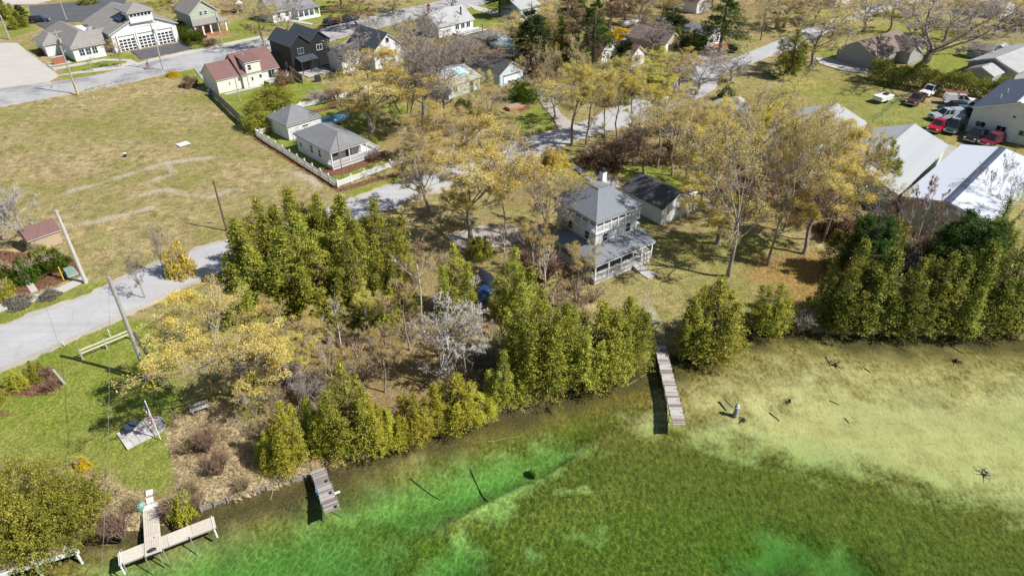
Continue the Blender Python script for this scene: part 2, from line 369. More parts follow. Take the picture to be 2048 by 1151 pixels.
def mat_land():
    t = NT('grass_and_soil'); p = t.pos()
    big = t.noise(p, 0.055, 5, 0.6); med = t.noise(p, 0.45, 4, 0.65); fine = t.noise(p, 3.2, 4, 0.75); vf = t.noise(p, 4.6, 3, 0.85)
    field = t.ramp(med, [(0.25, (0.205, 0.155, 0.065)), (0.42, (0.31, 0.24, 0.118)), (0.55, (0.385, 0.295, 0.155)), (0.75, (0.48, 0.375, 0.215))])
    field = t.mix(t.rng(big, 0.38, 0.62), field, t.mix(fine, (0.17, 0.17, 0.04), (0.30, 0.27, 0.09)))
    field = t.mix(t.math('MULTIPLY', t.rng(t.noise(p, 0.16, 4), 0.52, 0.72), 0.6), field, (0.36, 0.25, 0.15))
    mot = t.noise(p, 0.9, 3, 0.7); field = t.mix(0.8, field, t.mix(1.0, field, t.ramp(mot, [(0.3, (0.62, 0.68, 0.58)), (0.5, (1, 1, 1)), (0.7, (1.28, 1.22, 1.2))]), 'MULTIPLY'))
    lawn = t.ramp(fine, [(0.2, (0.085, 0.125, 0.014)), (0.5, (0.175, 0.22, 0.030)), (0.8, (0.32, 0.32, 0.08))])
    lawn = t.mix(t.math('MULTIPLY', t.rng(med, 0.42, 0.72), 0.6), lawn, (0.36, 0.32, 0.10))
    leaf = t.ramp(fine, [(0.2, (0.11, 0.07, 0.035)), (0.5, (0.26, 0.18, 0.09)), (0.8, (0.42, 0.31, 0.17))])
    leaf = t.mix(t.math('MULTIPLY', t.attr('orange'), 0.7), leaf, t.ramp(fine, [(0.2, (0.13, 0.075, 0.025)), (0.5, (0.34, 0.21, 0.055)), (0.8, (0.50, 0.34, 0.11))]))
    leaf = t.mix(t.rng(med, 0.5, 0.8), leaf, (0.20, 0.17, 0.05))
    mulch = t.ramp(vf, [(0.25, (0.055, 0.028, 0.018)), (0.55, (0.19, 0.095, 0.055)), (0.8, (0.32, 0.19, 0.13))])
    straw = t.ramp(vf, [(0.2, (0.17, 0.11, 0.055)), (0.5, (0.40, 0.31, 0.17)), (0.8, (0.58, 0.49, 0.30))])
    ac = t.n('Attribute'); ac.attribute_name = 'land'; sp = t.n('SeparateColor'); t.l(ac.outputs['Color'], sp.inputs[0])
    def w(m, lo=0.34, hi=0.66, nz=fine):      # break each zone's edge up with the grain
        return t.rng(t.math('ADD', m, t.math('MULTIPLY', t.math('SUBTRACT', nz, 0.5), 0.7)), lo, hi)
    c = t.mix(w(sp.outputs[0], 0.2, 0.8, med), field, lawn)
    c = t.mix(w(sp.outputs[1], 0.15, 0.85), c, leaf)
    c = t.mix(w(ac.outputs['Alpha']), c, straw)
    c = t.mix(w(sp.outputs[2]), c, mulch)
    c = t.mix(t.math('MULTIPLY', w(t.attr('track'), 0.3, 0.8), 0.7), c, (0.46, 0.40, 0.32))
    c = t.mix(0.75, c, t.mix(1.0, c, t.ramp(vf, [(0.3, (0.34, 0.34, 0.32)), (0.5, (1.0, 1.0, 1.0)), (0.7, (1.75, 1.72, 1.64))]), 'MULTIPLY'))
    t.bsdf(c, 0.95, 0.1, 0.0, t.bump(t.math('ADD', fine, vf), 0.9, 0.16)); return t.m
def mat_bed():
    t = NT('lake_bed'); p = t.pos()
    ac = t.n('Attribute'); ac.attribute_name = 'bed'; sp = t.n('SeparateColor'); t.l(ac.outputs['Color'], sp.inputs[0])
    med = t.noise(p, 0.5, 5, 0.65); fine = t.noise(p, 3.2, 5, 0.72, (1.0, 0.6, 1.0)); vf = t.noise(p, 7.0, 4, 0.8)
    sand = t.ramp(med, [(0.25, (0.45, 0.31, 0.16)), (0.5, (0.62, 0.455, 0.235)), (0.8, (0.73, 0.56, 0.32))])
    sand = t.mix(0.5, sand, t.mix(1.0, sand, t.ramp(fine, [(0.28, (0.40, 0.41, 0.38)), (0.5, (1, 1, 1)), (0.8, (1.12, 1.12, 1.08))]), 'MULTIPLY'))
    big = t.noise(p, 0.12, 4, 0.6)
    sand = t.mix(t.math('MULTIPLY', t.rng(big, 0.45, 0.68), 0.55), sand, (0.46, 0.37, 0.21))
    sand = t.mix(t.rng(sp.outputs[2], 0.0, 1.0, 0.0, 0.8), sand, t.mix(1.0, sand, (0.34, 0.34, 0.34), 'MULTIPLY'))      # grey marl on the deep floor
    weed = t.ramp(t.math('ADD', t.math('MULTIPLY', fine, 0.6), t.math('MULTIPLY', vf, 0.4)), [(0.32, (0.028, 0.021, 0.008)), (0.45, (0.14, 0.098, 0.028)), (0.58, (0.29, 0.187, 0.056)), (0.72, (0.52, 0.36, 0.13))])
    lit = t.ramp(vf, [(0.3, (0.03, 0.022, 0.012)), (0.6, (0.125, 0.09, 0.045)), (0.8, (0.26, 0.19, 0.10))])
    e = t.math('ADD', sp.outputs[0], t.math('MULTIPLY', t.math('SUBTRACT', fine, 0.5), 0.6)); e = t.math('ADD', e, t.math('MULTIPLY', t.math('SUBTRACT', med, 0.5), 0.6))
    c = t.mix(t.rng(e, 0.22, 0.80), weed, sand)
    c = t.mix(t.rng(t.math('ADD', sp.outputs[1], t.math('MULTIPLY', t.math('SUBTRACT', fine, 0.5), 0.9)), 0.35, 1.0), c, lit)
    sc = t.rng(t.noise(p, 1.7, 4, 0.75, (0.6, 1.5, 1)), 0.60, 0.70)            # scattered sunken twigs and stones
    c = t.mix(t.math('MULTIPLY', sc, 0.6), c, (0.12, 0.09, 0.04))
    t.bsdf(c, 1.0, 0.0, 0.0, t.bump(t.math('ADD', fine, t.math('MULTIPLY', vf, 0.6)), 0.7, 0.13)); return t.m
M_LAND, M_BED = mat_land(), mat_bed()
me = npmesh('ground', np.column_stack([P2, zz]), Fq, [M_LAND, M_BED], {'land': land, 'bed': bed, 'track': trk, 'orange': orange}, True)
zc = zz[Fq].mean(1); me.polygons.foreach_set('material_index', (zc < WATER_Z - 0.02).astype(np.int32))
tag(link('ground', me), kind='structure')

# water body: a closed volume whose colour comes from absorption over the depth
def mat_water():
    t = NT('lake_water'); p = t.pos()
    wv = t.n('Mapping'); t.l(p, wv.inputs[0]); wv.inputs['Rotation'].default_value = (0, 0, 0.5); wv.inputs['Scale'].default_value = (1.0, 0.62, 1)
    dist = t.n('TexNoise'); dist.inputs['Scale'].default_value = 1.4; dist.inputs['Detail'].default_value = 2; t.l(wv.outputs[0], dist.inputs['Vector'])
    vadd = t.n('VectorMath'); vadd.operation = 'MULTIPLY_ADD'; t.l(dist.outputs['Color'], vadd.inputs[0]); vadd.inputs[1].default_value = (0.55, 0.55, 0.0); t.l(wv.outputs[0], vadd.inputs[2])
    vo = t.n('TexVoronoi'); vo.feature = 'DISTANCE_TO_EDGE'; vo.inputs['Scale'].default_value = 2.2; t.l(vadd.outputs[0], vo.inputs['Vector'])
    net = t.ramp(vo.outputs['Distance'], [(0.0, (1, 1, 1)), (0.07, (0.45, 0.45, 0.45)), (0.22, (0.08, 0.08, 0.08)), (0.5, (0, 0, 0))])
    caustic_amt = t.attr('caustic_mask')
    # caustic light painted into the transparency colour: bright net, darker cells
    lens = t.math('ADD', 1.0, t.math('MULTIPLY', caustic_amt, t.math('SUBTRACT', t.math('MULTIPLY', net, 0.50), 0.11)))
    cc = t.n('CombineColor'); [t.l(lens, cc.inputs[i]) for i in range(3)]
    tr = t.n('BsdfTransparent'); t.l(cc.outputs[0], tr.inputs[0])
    gl = t.n('BsdfGlossy'); gl.inputs['Roughness'].default_value = 0.06
    h = t.math('ADD', t.math('MULTIPLY', vo.outputs['Distance'], 0.5), t.noise(wv.outputs[0], 2.3, 3, 0.5))
    bp = t.bump(h, 0.22, 0.12); t.l(bp, gl.inputs['Normal'])
    fr = t.n('Fresnel'); fr.inputs[0].default_value = 1.33
    mx = t.n('MixShader'); t.l(t.math('MULTIPLY', fr.outputs[0], 0.55), mx.inputs[0]); t.l(tr.outputs[0], mx.inputs[1]); t.l(gl.outputs[0], mx.inputs[2])
    t.l(mx.outputs[0], t.out.inputs[0])
    va = t.n('VolumeAbsorption'); va.inputs['Color'].default_value = (0.06, 0.76, 0.10, 1); va.inputs['Density'].default_value = 0.26
    t.l(va.outputs[0], t.out.inputs[1]); return t.m
wx = np.concatenate([[-210, -120, -80], np.linspace(-60, 75, 220), [90, 120, 210]]); wy = np.concatenate([[-75, -20, 10], np.linspace(20, 76, 110), [79]])
WY, WX = np.meshgrid(wy, wx, indexing='ij'); wP = np.stack([WX.ravel(), WY.ravel()], 1)
wd = np.zeros(len(wP))  # how strongly the painted caustic net shows across the water
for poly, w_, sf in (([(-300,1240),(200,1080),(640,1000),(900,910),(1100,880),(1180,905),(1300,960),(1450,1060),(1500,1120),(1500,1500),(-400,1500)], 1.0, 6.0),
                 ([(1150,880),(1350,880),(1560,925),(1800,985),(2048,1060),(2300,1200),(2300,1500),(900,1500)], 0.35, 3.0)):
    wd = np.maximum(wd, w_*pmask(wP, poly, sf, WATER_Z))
n0 = len(wP); ni, nj = WY.shape; wi = np.arange(n0).reshape(ni, nj)
Vt = np.column_stack([wP, np.full(n0, WATER_Z)]); Vb = np.column_stack([wP, np.full(n0, -9.0)])
top = np.stack([wi[:-1, :-1], wi[:-1, 1:], wi[1:, 1:], wi[1:, :-1]], -1).reshape(-1, 4)
edge = np.concatenate([wi[0, :], wi[1:, -1], wi[-1, -2::-1], wi[-2:0:-1, 0]])
side = np.stack([np.roll(edge, -1), edge, edge + n0, np.roll(edge, -1) + n0], -1)
wme = npmesh('water', np.vstack([Vt, Vb]), np.vstack([top, top[:, ::-1] + n0, side]), mat_water(), {'caustic_mask': np.concatenate([wd, wd])})
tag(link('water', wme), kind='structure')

# ------------------------------------------------------------------ roads, pavements, drives
def mat_pave(name, col, crack=0.0, var=0.2, patch=None):
    t = NT(name); p = t.pos()
    a = t.noise(p, 0.25, 5, 0.65); b = t.noise(p, 5.0, 4, 0.7)
    c = t.ramp(t.math('ADD', t.math('MULTIPLY', a, 0.6), t.math('MULTIPLY', b, 0.4)), [(0.3, tuple(x*(1-var) for x in col)), (0.5, col), (0.7, tuple(min(.9, x*(1+var)) for x in col))])
    rot = t.n('Mapping'); rot.inputs['Rotation'].default_value = (0, 0, -0.74); rot.inputs['Scale'].default_value = (0.05, 1.0, 1); t.l(p, rot.inputs[0]); lane = t.noise(rot.outputs[0], 0.9, 3, 0.6)
    if crack: c = t.mix(t.rng(lane, 0.45, 0.7, 0.0, 0.45), c, tuple(x*0.72 for x in col))
    if patch: c = t.mix(t.rng(t.noise(p, 0.11, 4, 0.7), 0.5, 0.62), c, patch)
    if crack:
        vo = t.n('TexVoronoi'); vo.feature = 'DISTANCE_TO_EDGE'; vo.inputs['Scale'].default_value = 0.22
        wv = t.n('TexNoise'); wv.inputs['Scale'].default_value = 0.5; va = t.n('VectorMath'); va.operation = 'MULTIPLY_ADD'; va.inputs[1].default_value = (3, 3, 0); t.l(p, wv.inputs[0]); t.l(wv.outputs[1], va.inputs[0]); t.l(p, va.inputs[2]); t.l(va.outputs[0], vo.inputs['Vector'])
        c = t.mix(t.math('MULTIPLY', t.rng(vo.outputs[0], 0.012, 0.004), crack), c, tuple(x*0.35 for x in col))
    t.bsdf(c, 0.9, 0.2, 0.0, t.bump(b, 0.2, 0.02)); return t.m
M_ROAD = mat_pave('worn_asphalt', (0.42, 0.41, 0.405), 0.16, 0.15); M_ROAD2 = mat_pave('patched_asphalt', (0.39, 0.38, 0.375), 0.2, 0.14, (0.25, 0.25, 0.255))
M_CONC = mat_pave('concrete_paving', (0.46, 0.43, 0.385), 0.0, 0.10); M_DARK = mat_pave('fresh_asphalt', (0.105, 0.105, 0.115), 0.3, 0.2); M_GRAV = mat_pave('gravel_drive', (0.37, 0.335, 0.30), 0.0, 0.25)
def sheet(name, pxs, mat, z=0.03, jitter=0.0, world=None):
    P = [Vector((*q, 0)) for q in world] if world is not None else [G(x, y) for x, y in pxs]
    pts = []
    for a, b in zip(P, P[1:] + P[:1]):           # resample the outline so that its edge can be slightly ragged
        n = max(1, int((b-a).length / 0.7)) if jitter else 1
        for i in range(n):
            q = a.lerp(b, i/n); pts.append((q.x + RND.uniform(-jitter, jitter), q.y + RND.uniform(-jitter, jitter)))
    ar = sum(pts[i-1][0]*pts[i][1]-pts[i][0]*pts[i-1][1] for i in range(len(pts)))
    if ar < 0: pts = pts[::-1]
    import mathutils.geometry as mg
    tri = mg.tessellate_polygon([[Vector((x, y, 0)) for x, y in pts]])
    n = len(pts); vs = [(x, y, z) for x, y in pts] + [(x, y, z-0.15) for x, y in pts]
    fs = []
    for f in tri:
        a, b, c = (Vector((*pts[i], 0)) for i in f)
        fs.append(tuple(f) if (b-a).cross(c-a).z > 0 else tuple(f)[::-1])
    fs += [(i, n+i, n+(i+1) % n, (i+1) % n) for i in range(n)]
    m = MB(); m.add(vs, fs); return tag(m.build(name, mat), kind='structure')
RU = [(0,656),(182,591),(270,547),(400,497),(470,478),(600,437),(705,400),(790,368),(850,345),(930,318),(1040,280),(1110,263),(1160,250),(1215,224),(1270,200),(1330,172),(1395,143),(1379,118),(1441,126),(1499,104),(1530,92),(1580,70),(1640,46),(1740,14),(1850,-20)]
RL = [(0,735),(125,681),(245,628),(310,596),(400,556),(480,524),(600,478),(720,432),(790,411),(850,388),(930,360),(1040,318),(1200,262),(1290,238),(1380,206),(1430,178),(1440,150),(1490,132),(1540,112),(1600,92),(1660,62),(1760,26),(1880,-12)]
def w2(px): g = G(*px); return Vector((g.x, g.y))
ru = [w2(q) for q in RU]; rl = [w2(q) for q in RL]
ru.insert(0, ru[0] + (ru[0]-ru[1]).normalized()*70); rl.insert(0, rl[0] + (rl[0]-rl[1]).normalized()*70)
sheet('lakeside_road', None, M_ROAD, 0.03, 0.10, world=[*ru, *rl[::-1]])
UR_U = [(-150,222),(0,178),(100,166),(200,150),(262,133),(300,122),(380,108),(440,97),(500,84),(560,70),(620,66),(700,44),(780,24),(860,8),(940,-12),(1000,-30)]
UR_L = [(-150,245),(0,212),(100,194),(180,176),(260,164),(330,146),(400,134),(450,118),(520,100),(570,88),(640,86),(720,64),(800,44),(900,24),(990,0),(1060,-22)]
sheet('station_road', UR_U + UR_L[::-1], M_ROAD2, 0.034, 0.08)
def widen(up, lo, k):
    out = []
    for a, b in ((up, 1), (lo, -1)):
        q = []
        for i in range(len(a)):
            d = (a[min(i+1, len(a)-1)]-a[max(i-1, 0)]).normalized(); q.append(a[i]+Vector((-d.y, d.x))*b*k)
        out.append(q)
    return [*out[0], *out[1][::-1]]
M_SHLD = mat_pave('gravel_shoulder', (0.40, 0.355, 0.30), 0.0, 0.3)
sheet('road_shoulder', None, M_SHLD, 0.016, 0.30, world=widen(ru[:17], rl[:15], 0.75))
sheet('road_shoulder', None, M_SHLD, 0.018, 0.25, world=widen([w2(q) for q in UR_U], [w2(q) for q in UR_L], 0.5))
sheet('side_street', [(-250,60),(0,86),(34,86),(60,107),(118,151),(95,164),(0,176),(-150,210)], M_CONC, 0.030)
sheet('parking_lot', [(58,12),(150,4),(200,-12),(260,-20),(240,30),(190,42),(135,44),(90,58),(66,44)], M_DARK, 0.033)
sheet('upper_street', [(0,10),(70,8),(160,-14),(260,-40),(160,-40),(60,-12),(0,-6)], M_CONC, 0.028)
sheet('station_apron', [(262,103),(368,84),(384,97),(300,115),(282,119),(270,108)], M_DARK, 0.040)
sheet('station_sidewalk', [(104,136),(205,118),(262,119),(276,126),(300,118),(384,100),(520,72),(521,76),(386,106),(300,124),(250,137),(106,152),(118,150),(180,139),(252,127),(255,122),(205,122),(107,140)], M_CONC, 0.044)
sheet('driveway', [(382,128),(450,108),(470,112),(408,134),(412,166),(398,152)], M_ROAD2, 0.040)
sheet('sidewalk', [(-200,690),(0,609),(115,576),(165,552),(178,558),(120,586),(0,622),(-200,706)], M_CONC, 0.040)
sheet('garden_path', [(62,585),(50,566),(33,556),(32,546),(42,548),(62,560),(76,580)], M_CONC, 0.036)
sheet('curved_driveway', [(1078,176),(1110,184),(1108,205),(1122,228),(1150,248),(1120,262),(1105,235),(1082,208),(1072,186)], M_GRAV, 0.040)
sheet('house_driveway', [(1142,322),(1165,322),(1205,345),(1240,362),(1235,385),(1200,378),(1165,352),(1148,336)], M_GRAV, 0.036, 0.15)
sheet('house_parking', [(890,472),(960,452),(1075,452),(1085,468),(1000,492),(930,500)], M_GRAV, 0.036, 0.2)
sheet('gravel_yard', [(1868,300),(1878,285),(1960,308),(1990,296),(1930,330),(1840,400),(1820,385)], M_GRAV, 0.036, 0.2)
sheet('far_driveway', [(1630,116),(1660,116),(1738,136),(1732,146),(1690,142),(1640,128)], M_CONC, 0.036)
sheet('yard_drive', [(930,6),(960,14),(1030,34),(1085,52),(1078,60),(1020,42),(950,20)], M_CONC, 0.04)
sheet('front_walk', [(580,38),(626,47),(622,50),(574,42)], M_CONC, 0.04)
sheet('side_road', [(1385,90),(1420,78),(1440,100),(1450,124),(1420,134),(1385,128)], M_GRAV, 0.027, 0.2)

def BEDZ(v):                           # height of the ground sheet under a point
    return float(zz[np.argmin((P2[:, 0]-v.x)**2+(P2[:, 1]-v.y)**2)])
# ------------------------------------------------------------------ building materials
def mat_shingle(name, col, var=0.25):
    t = NT(name); p = t.co(); n1 = t.noise(p, 9.0, 3, 0.7); n2 = t.noise(p, 0.5, 5, 0.65); n3 = t.noise(p, 3.0, 2, 0.6, (1, 1, 3))
    k = t.math('ADD', t.math('MULTIPLY', n1, 0.4), t.math('ADD', t.math('MULTIPLY', n2, 0.35), t.math('MULTIPLY', n3, 0.25)))
    c = t.ramp(k, [(0.34, tuple(x*(1-var) for x in col)), (0.5, col), (0.66, tuple(min(.9, x*(1+var)) for x in col))]); t.bsdf(c, 0.92, 0.2, 0, t.bump(n1, 0.4, 0.03)); return t.m
def mat_siding(name, col, pitch=6.0, vertical=False, rough=0.6, var=0.06):
    t = NT(name); p = t.co(); w = t.n('TexWave'); w.wave_type = 'BANDS'; w.bands_direction = 'Z'; w.wave_profile = 'SAW'; w.inputs['Scale'].default_value = pitch
    if vertical: w.bands_direction = 'DIAGONAL'; mp = t.n('Mapping'); mp.inputs['Scale'].default_value = (1, 1, 0); t.l(p, mp.inputs[0]); t.l(mp.outputs[0], w.inputs[0]); w.wave_profile = 'SIN'
    else: t.l(p, w.inputs[0])
    n_ = t.noise(p, 0.8, 5, 0.65); n2 = t.noise(p, 5, 3, 0.6, (1, 1, .2)); c = t.ramp(t.math('ADD', t.math('MULTIPLY', n_, .6), t.math('MULTIPLY', n2, .4)), [(0.3, tuple(x*(1-var*2) for x in col)), (0.5, col), (0.7, tuple(min(.86, x*(1+var)) for x in col))])
    t.bsdf(c, rough, 0.3, 0, t.bump(w.outputs[1], 0.5, 0.03)); return t.m
W_WHITE = mat_siding('white_siding', (0.69, 0.69, 0.68)); W_CREAM = mat_siding('cream_siding', (0.74, 0.70, 0.63)); W_BLACK = mat_siding('black_siding', (0.022, 0.023, 0.025)); W_GREEN = mat_siding('sage_siding', (0.42, 0.46, 0.36)); W_GREY = mat_siding('grey_siding', (0.36, 0.37, 0.36)); W_TAN = mat_siding('tan_siding', (0.52, 0.40, 0.28))
W_METAL = mat_siding('ribbed_white_metal', (0.66, 0.655, 0.62), 1.9, True); W_MINT = mat_siding('ribbed_mint_metal', (0.50, 0.58, 0.50), 1.9, True); W_TEAL = mat_siding('teal_siding', (0.45, 0.58, 0.56)); W_STONE = surf('pale_masonry', (0.62, 0.60, 0.56), .9, .2, .08)
W_LBLUE = mat_siding('pale_blue_siding', (0.52, 0.62, 0.68))
R_GREY = mat_shingle('grey_shingles', (0.20, 0.20, 0.205)); R_LAKE = mat_shingle('charcoal_grey_shingles', (0.195, 0.205, 0.225), .14); R_DARK = mat_shingle('dark_shingles', (0.095, 0.092, 0.092), .3); R_BROWN = mat_shingle('brown_shingles', (0.20, 0.155, 0.13)); R_MAROON = mat_shingle('maroon_shingles', (0.185, 0.105, 0.095), .16); R_TAUPE = mat_shingle('taupe_shingles', (0.255, 0.235, 0.215), .2); R_PALE = mat_shingle('pale_grey_shingles', (0.36, 0.36, 0.36), .2); R_BLACK = mat_shingle('slate_metal', (0.060, 0.070, 0.085), .12)
R_TIN = surf('weathered_tin', (0.37, 0.375, 0.38), .5, .4, .14, .35, 0.0, 3.0); R_WHITE = surf('white_metal_roof', (0.56, 0.58, 0.62), .42, .4, .05, .35, 0.0, 3.0); R_NAVY = surf('navy_metal_roof', (0.062, 0.075, 0.115), .45, .4, .12, .4); R_BLUE = surf('pale_blue_tarp', (0.42, 0.58, 0.64), .6, .3, .12)
M_TRIM = surf('white_trim', (0.74, 0.74, 0.73), .5, .3, .04); M_GLASS = NT('window_glass'); M_GLASS.bsdf((0.025, 0.032, 0.040), 0.08, 0.6); M_GLASS = M_GLASS.m
M_DOOR = surf('dark_door', (0.06, 0.05, 0.05), .5); M_DECK = surf('grey_deck_boards', (0.36, 0.34, 0.32), .85, .2, .2, 3); M_BRICK = surf('brick_red', (0.33, 0.13, 0.08), .9, .2, .25, 5); M_DKMETAL = surf('dark_metal', (0.035, 0.035, 0.04), .5, .4, .2); M_REDWOOD = surf('red_porch_floor', (0.40, 0.15, 0.09), .7); M_WOOD = surf('weathered_wood', (0.30, 0.265, 0.23), .9, .2, .25, 4); M_GALV = surf('galvanised_steel', (0.48, 0.49, 0.50), .4, .5, .1, 2, .4)
M_STEPS = surf('grey_concrete_steps', (0.42, 0.40, 0.38), .9, .2, .15)

# ------------------------------------------------------------------ building parts (local frame: x along the front, y to the back, origin at the near corner)
def window(par, face, u, z, w, h, D=(0, 0), frame=None, bars=(1, 1), off=0.0, name='window'):
    """frame with mullions and a glass pane; face 'f': wall y=D[1]; face 'l': wall x=D[0]; 'r': wall x=D[0] looking +x"""
    fr, gl = MB(), MB(); f = 0.07
    def put(mb, a0, a1, z0, z1, d0, d1):
        if face == 'f': mb.box(a0, a1, D[1]-d1+off, D[1]-d0+off, z0, z1)
        elif face == 'l': mb.box(D[0]-d1+off, D[0]-d0+off, a0, a1, z0, z1)
        else: mb.box(D[0]+d0+off, D[0]+d1+off, a0, a1, z0, z1)
    put(fr, u, u+f, z, z+h, 0, .06); put(fr, u+w-f, u+w, z, z+h, 0, .06); put(fr, u+f, u+w-f, z+h-f, z+h, 0, .06); put(fr, u+f, u+w-f, z, z+f, 0, .075)
    for i in range(1, bars[0]): put(fr, u+w*i/bars[0]-.025, u+w*i/bars[0]+.025, z+f, z+h-f, 0, .05)
    for i in range(1, bars[1]): put(fr, u+f, u+w-f, z+h*i/bars[1]-.025, z+h*i/bars[1]+.025, 0, .045)
    put(gl, u+f, u+w-f, z+f, z+h-f, .005, .03)
    o = fr.build(name, frame or M_TRIM, par); gl.build('pane', M_GLASS, o); return o
def door(par, face, u, w, h, mat, D=(0, 0), z=0.0):
    m = MB()
    if face == 'f': m.box(u, u+w, D[1]-.05, D[1]+.01, z, z+h)
    else: m.box(D[0]-.05, D[0]+.01, u, u+w, z, z+h)
    o = m.build('door', mat, par); k = MB()
    if face == 'f': k.tube((u+w*.85, D[1]-.05, z+1), (u+w*.85, D[1]-.12, z+1), .035)
    else: k.tube((D[0]-.05, u+w*.85, z+1), (D[0]-.12, u+w*.85, z+1), .035)
    k.build('handle', M_GALV, o); return o
def garage_door(par, u, w, h, D, mat=None, rows=4, cols=4, glass_rows=(1, 2, 3), z=0.02):
    m = MB(); m.box(u, u+w, D-.05, D, z, z+h); o = m.build('garage_door', mat or M_TRIM, par)
    for r in range(rows):
        for c in range(cols):
            if r in glass_rows:
                p = MB(); a = u+w*c/cols; b = u+w*(c+1)/cols; p.box(a+.08*w/cols+.04, b-.08*w/cols-.04, D-.075, D-.04, z+h*r/rows+.10, z+h*(r+1)/rows-.10); p.build('pane', M_GLASS, o)
            s = MB()
    return o
def roof_gable(par, x0, x1, y0, y1, z, rise, ridge, mat, ov=0.35, trim=None, t=0.10, name='roof'):
    r = MB(); f = MB()
    if ridge == 'x':
        ym = (y0+y1)/2; s = rise/(ym-y0); e = ov*s
        for ya, yb in ((y0-ov, ym), (y1+ov, ym)):
            r.slab([(x0-ov, ya, z-e+t), (x1+ov, ya, z-e+t), (x1+ov, yb, z+rise+t), (x0-ov, yb, z+rise+t)], t)
            f.slab([(x0-ov+.02, ya+(.02 if ya < ym else -.02), z-e+.002), (x1+ov-.02, ya+(.02 if ya < ym else -.02), z-e+.002), (x1+ov-.02, yb, z+rise-.002), (x0-ov+.02, yb, z+rise-.002)], .12)
    else:
        xm = (x0+x1)/2; s = rise/(xm-x0); e = ov*s
        for xa, xb in ((x0-ov, xm), (x1+ov, xm)):
            r.slab([(xa, y0-ov, z-e+t), (xa, y1+ov, z-e+t), (xb, y1+ov, z+rise+t), (xb, y0-ov, z+rise+t)], t)
            f.slab([(xa+(.02 if xa < xm else -.02), y0-ov+.02, z-e+.002), (xa+(.02 if xa < xm else -.02), y1+ov-.02, z-e+.002), (xb, y1+ov-.02, z+rise-.002), (xb, y0-ov+.02, z+rise-.002)], .12)
    o = r.build(name, mat, par); f.build('fascia', trim or M_TRIM, o); return o
def wall_gable(par, x0, x1, y0, y1, z0, z1, rise, ridge, mat, name='wall'):
    m = MB()
    if ridge == 'x': m.extr_x([(y0, z0), (y1, z0), (y1, z1), ((y0+y1)/2, z1+rise), (y0, z1)], x0, x1)
    else: m.extr_y([(x0, z0), (x1, z0), (x1, z1), ((x0+x1)/2, z1+rise), (x0, z1)], y0, y1)
    return m.build(name, mat, par)
def roof_hip(par, x0, x1, y0, y1, z, rise, mat, ov=0.4, trim=None, inset=None, name='roof', flat=None):
    """hipped roof: closed solid with eave edge, ridge along the longer side (or a flat deck when flat gives its size)"""
    a, b, c, d = x0-ov, x1+ov, y0-ov, y1+ov; w, l = b-a, d-c; t = .14
    if flat: q = ((a+b)/2-flat[0]/2, (a+b)/2+flat[0]/2, (c+d)/2-flat[1]/2, (c+d)/2+flat[1]/2)
    elif w >= l: i = inset if inset is not None else l/2; q = (a+i, b-i, (c+d)/2, (c+d)/2)
    else: i = inset if inset is not None else w/2; q = ((a+b)/2, (a+b)/2, c+i, d-i)
    e = 0.0005
    V = [(a,c,z),(b,c,z),(b,d,z),(a,d,z),(a,c,z+t),(b,c,z+t),(b,d,z+t),(a,d,z+t),(q[0]-e,q[2]-e,z+t+rise),(q[1]+e,q[2]-e,z+t+rise),(q[1]+e,q[3]+e,z+t+rise),(q[0]-e,q[3]+e,z+t+rise)]
    m = MB(); m.add(V, [(3,2,1,0),(0,1,5,4),(1,2,6,5),(2,3,7,6),(3,0,4,7),(4,5,9,8),(5,6,10,9),(6,7,11,10),(7,4,8,11),(8,9,10,11)])
    o = m.build(name, mat, par); f = MB(); f.prism([(a+.03,c+.03),(b-.03,c+.03),(b-.03,d-.03),(a+.03,d-.03)], z-.10, z-.004); f.build('fascia', trim or M_TRIM, o); return o
def chimney(par, x, y, z0, z1, s=.5, mat=None, cap=True):
    m = MB(); m.box(x-s/2, x+s/2, y-s/2, y+s/2, z0, z1); o = m.build('chimney', mat or M_BRICK, par)
    if cap: c = MB(); c.box(x-s/2-.05, x+s/2+.05, y-s/2-.05, y+s/2+.05, z1, z1+.08); c.lathe([(.16, z1+.08), (.16, z1+.3), (.22, z1+.32), (.05, z1+.42)], 10, (x, y, 0)); c.build('chimney_cap', M_DKMETAL, o)
    return o
def railing(par, a, b, z, h=.9, mat=None, step=.16, name='railing'):
    a, b = Vector(a), Vector(b); L = (b-a).length; d = (b-a)/L; ang = math.atan2(d.y, d.x); m = MB(); c = (a+b)/2
    m.obox((c.x, c.y, z+h), (L, .09, .07), ang); m.obox((c.x, c.y, z+.12), (L, .07, .06), ang)
    for i in range(1, int(L/step)): p = a+d*(L*i/int(L/step)); m.obox((p.x, p.y, z+h/2+.06), (.045, .045, h-.14), ang)
    return m.build(name, mat or M_TRIM, par)
def post(par, x, y, z0, z1, s=.14, mat=None, name='post'):
    m = MB(); m.box(x-s/2, x+s/2, y-s/2, y+s/2, z0, z1); return m.build(name, mat or M_TRIM, par)
def bld(name, px, yaw, label, world=None, cat='house'):
    l = Vector((*world, 0)) if world else G(*px); l.z = -.05; return empty(name, l, math.radians(yaw), label, cat)

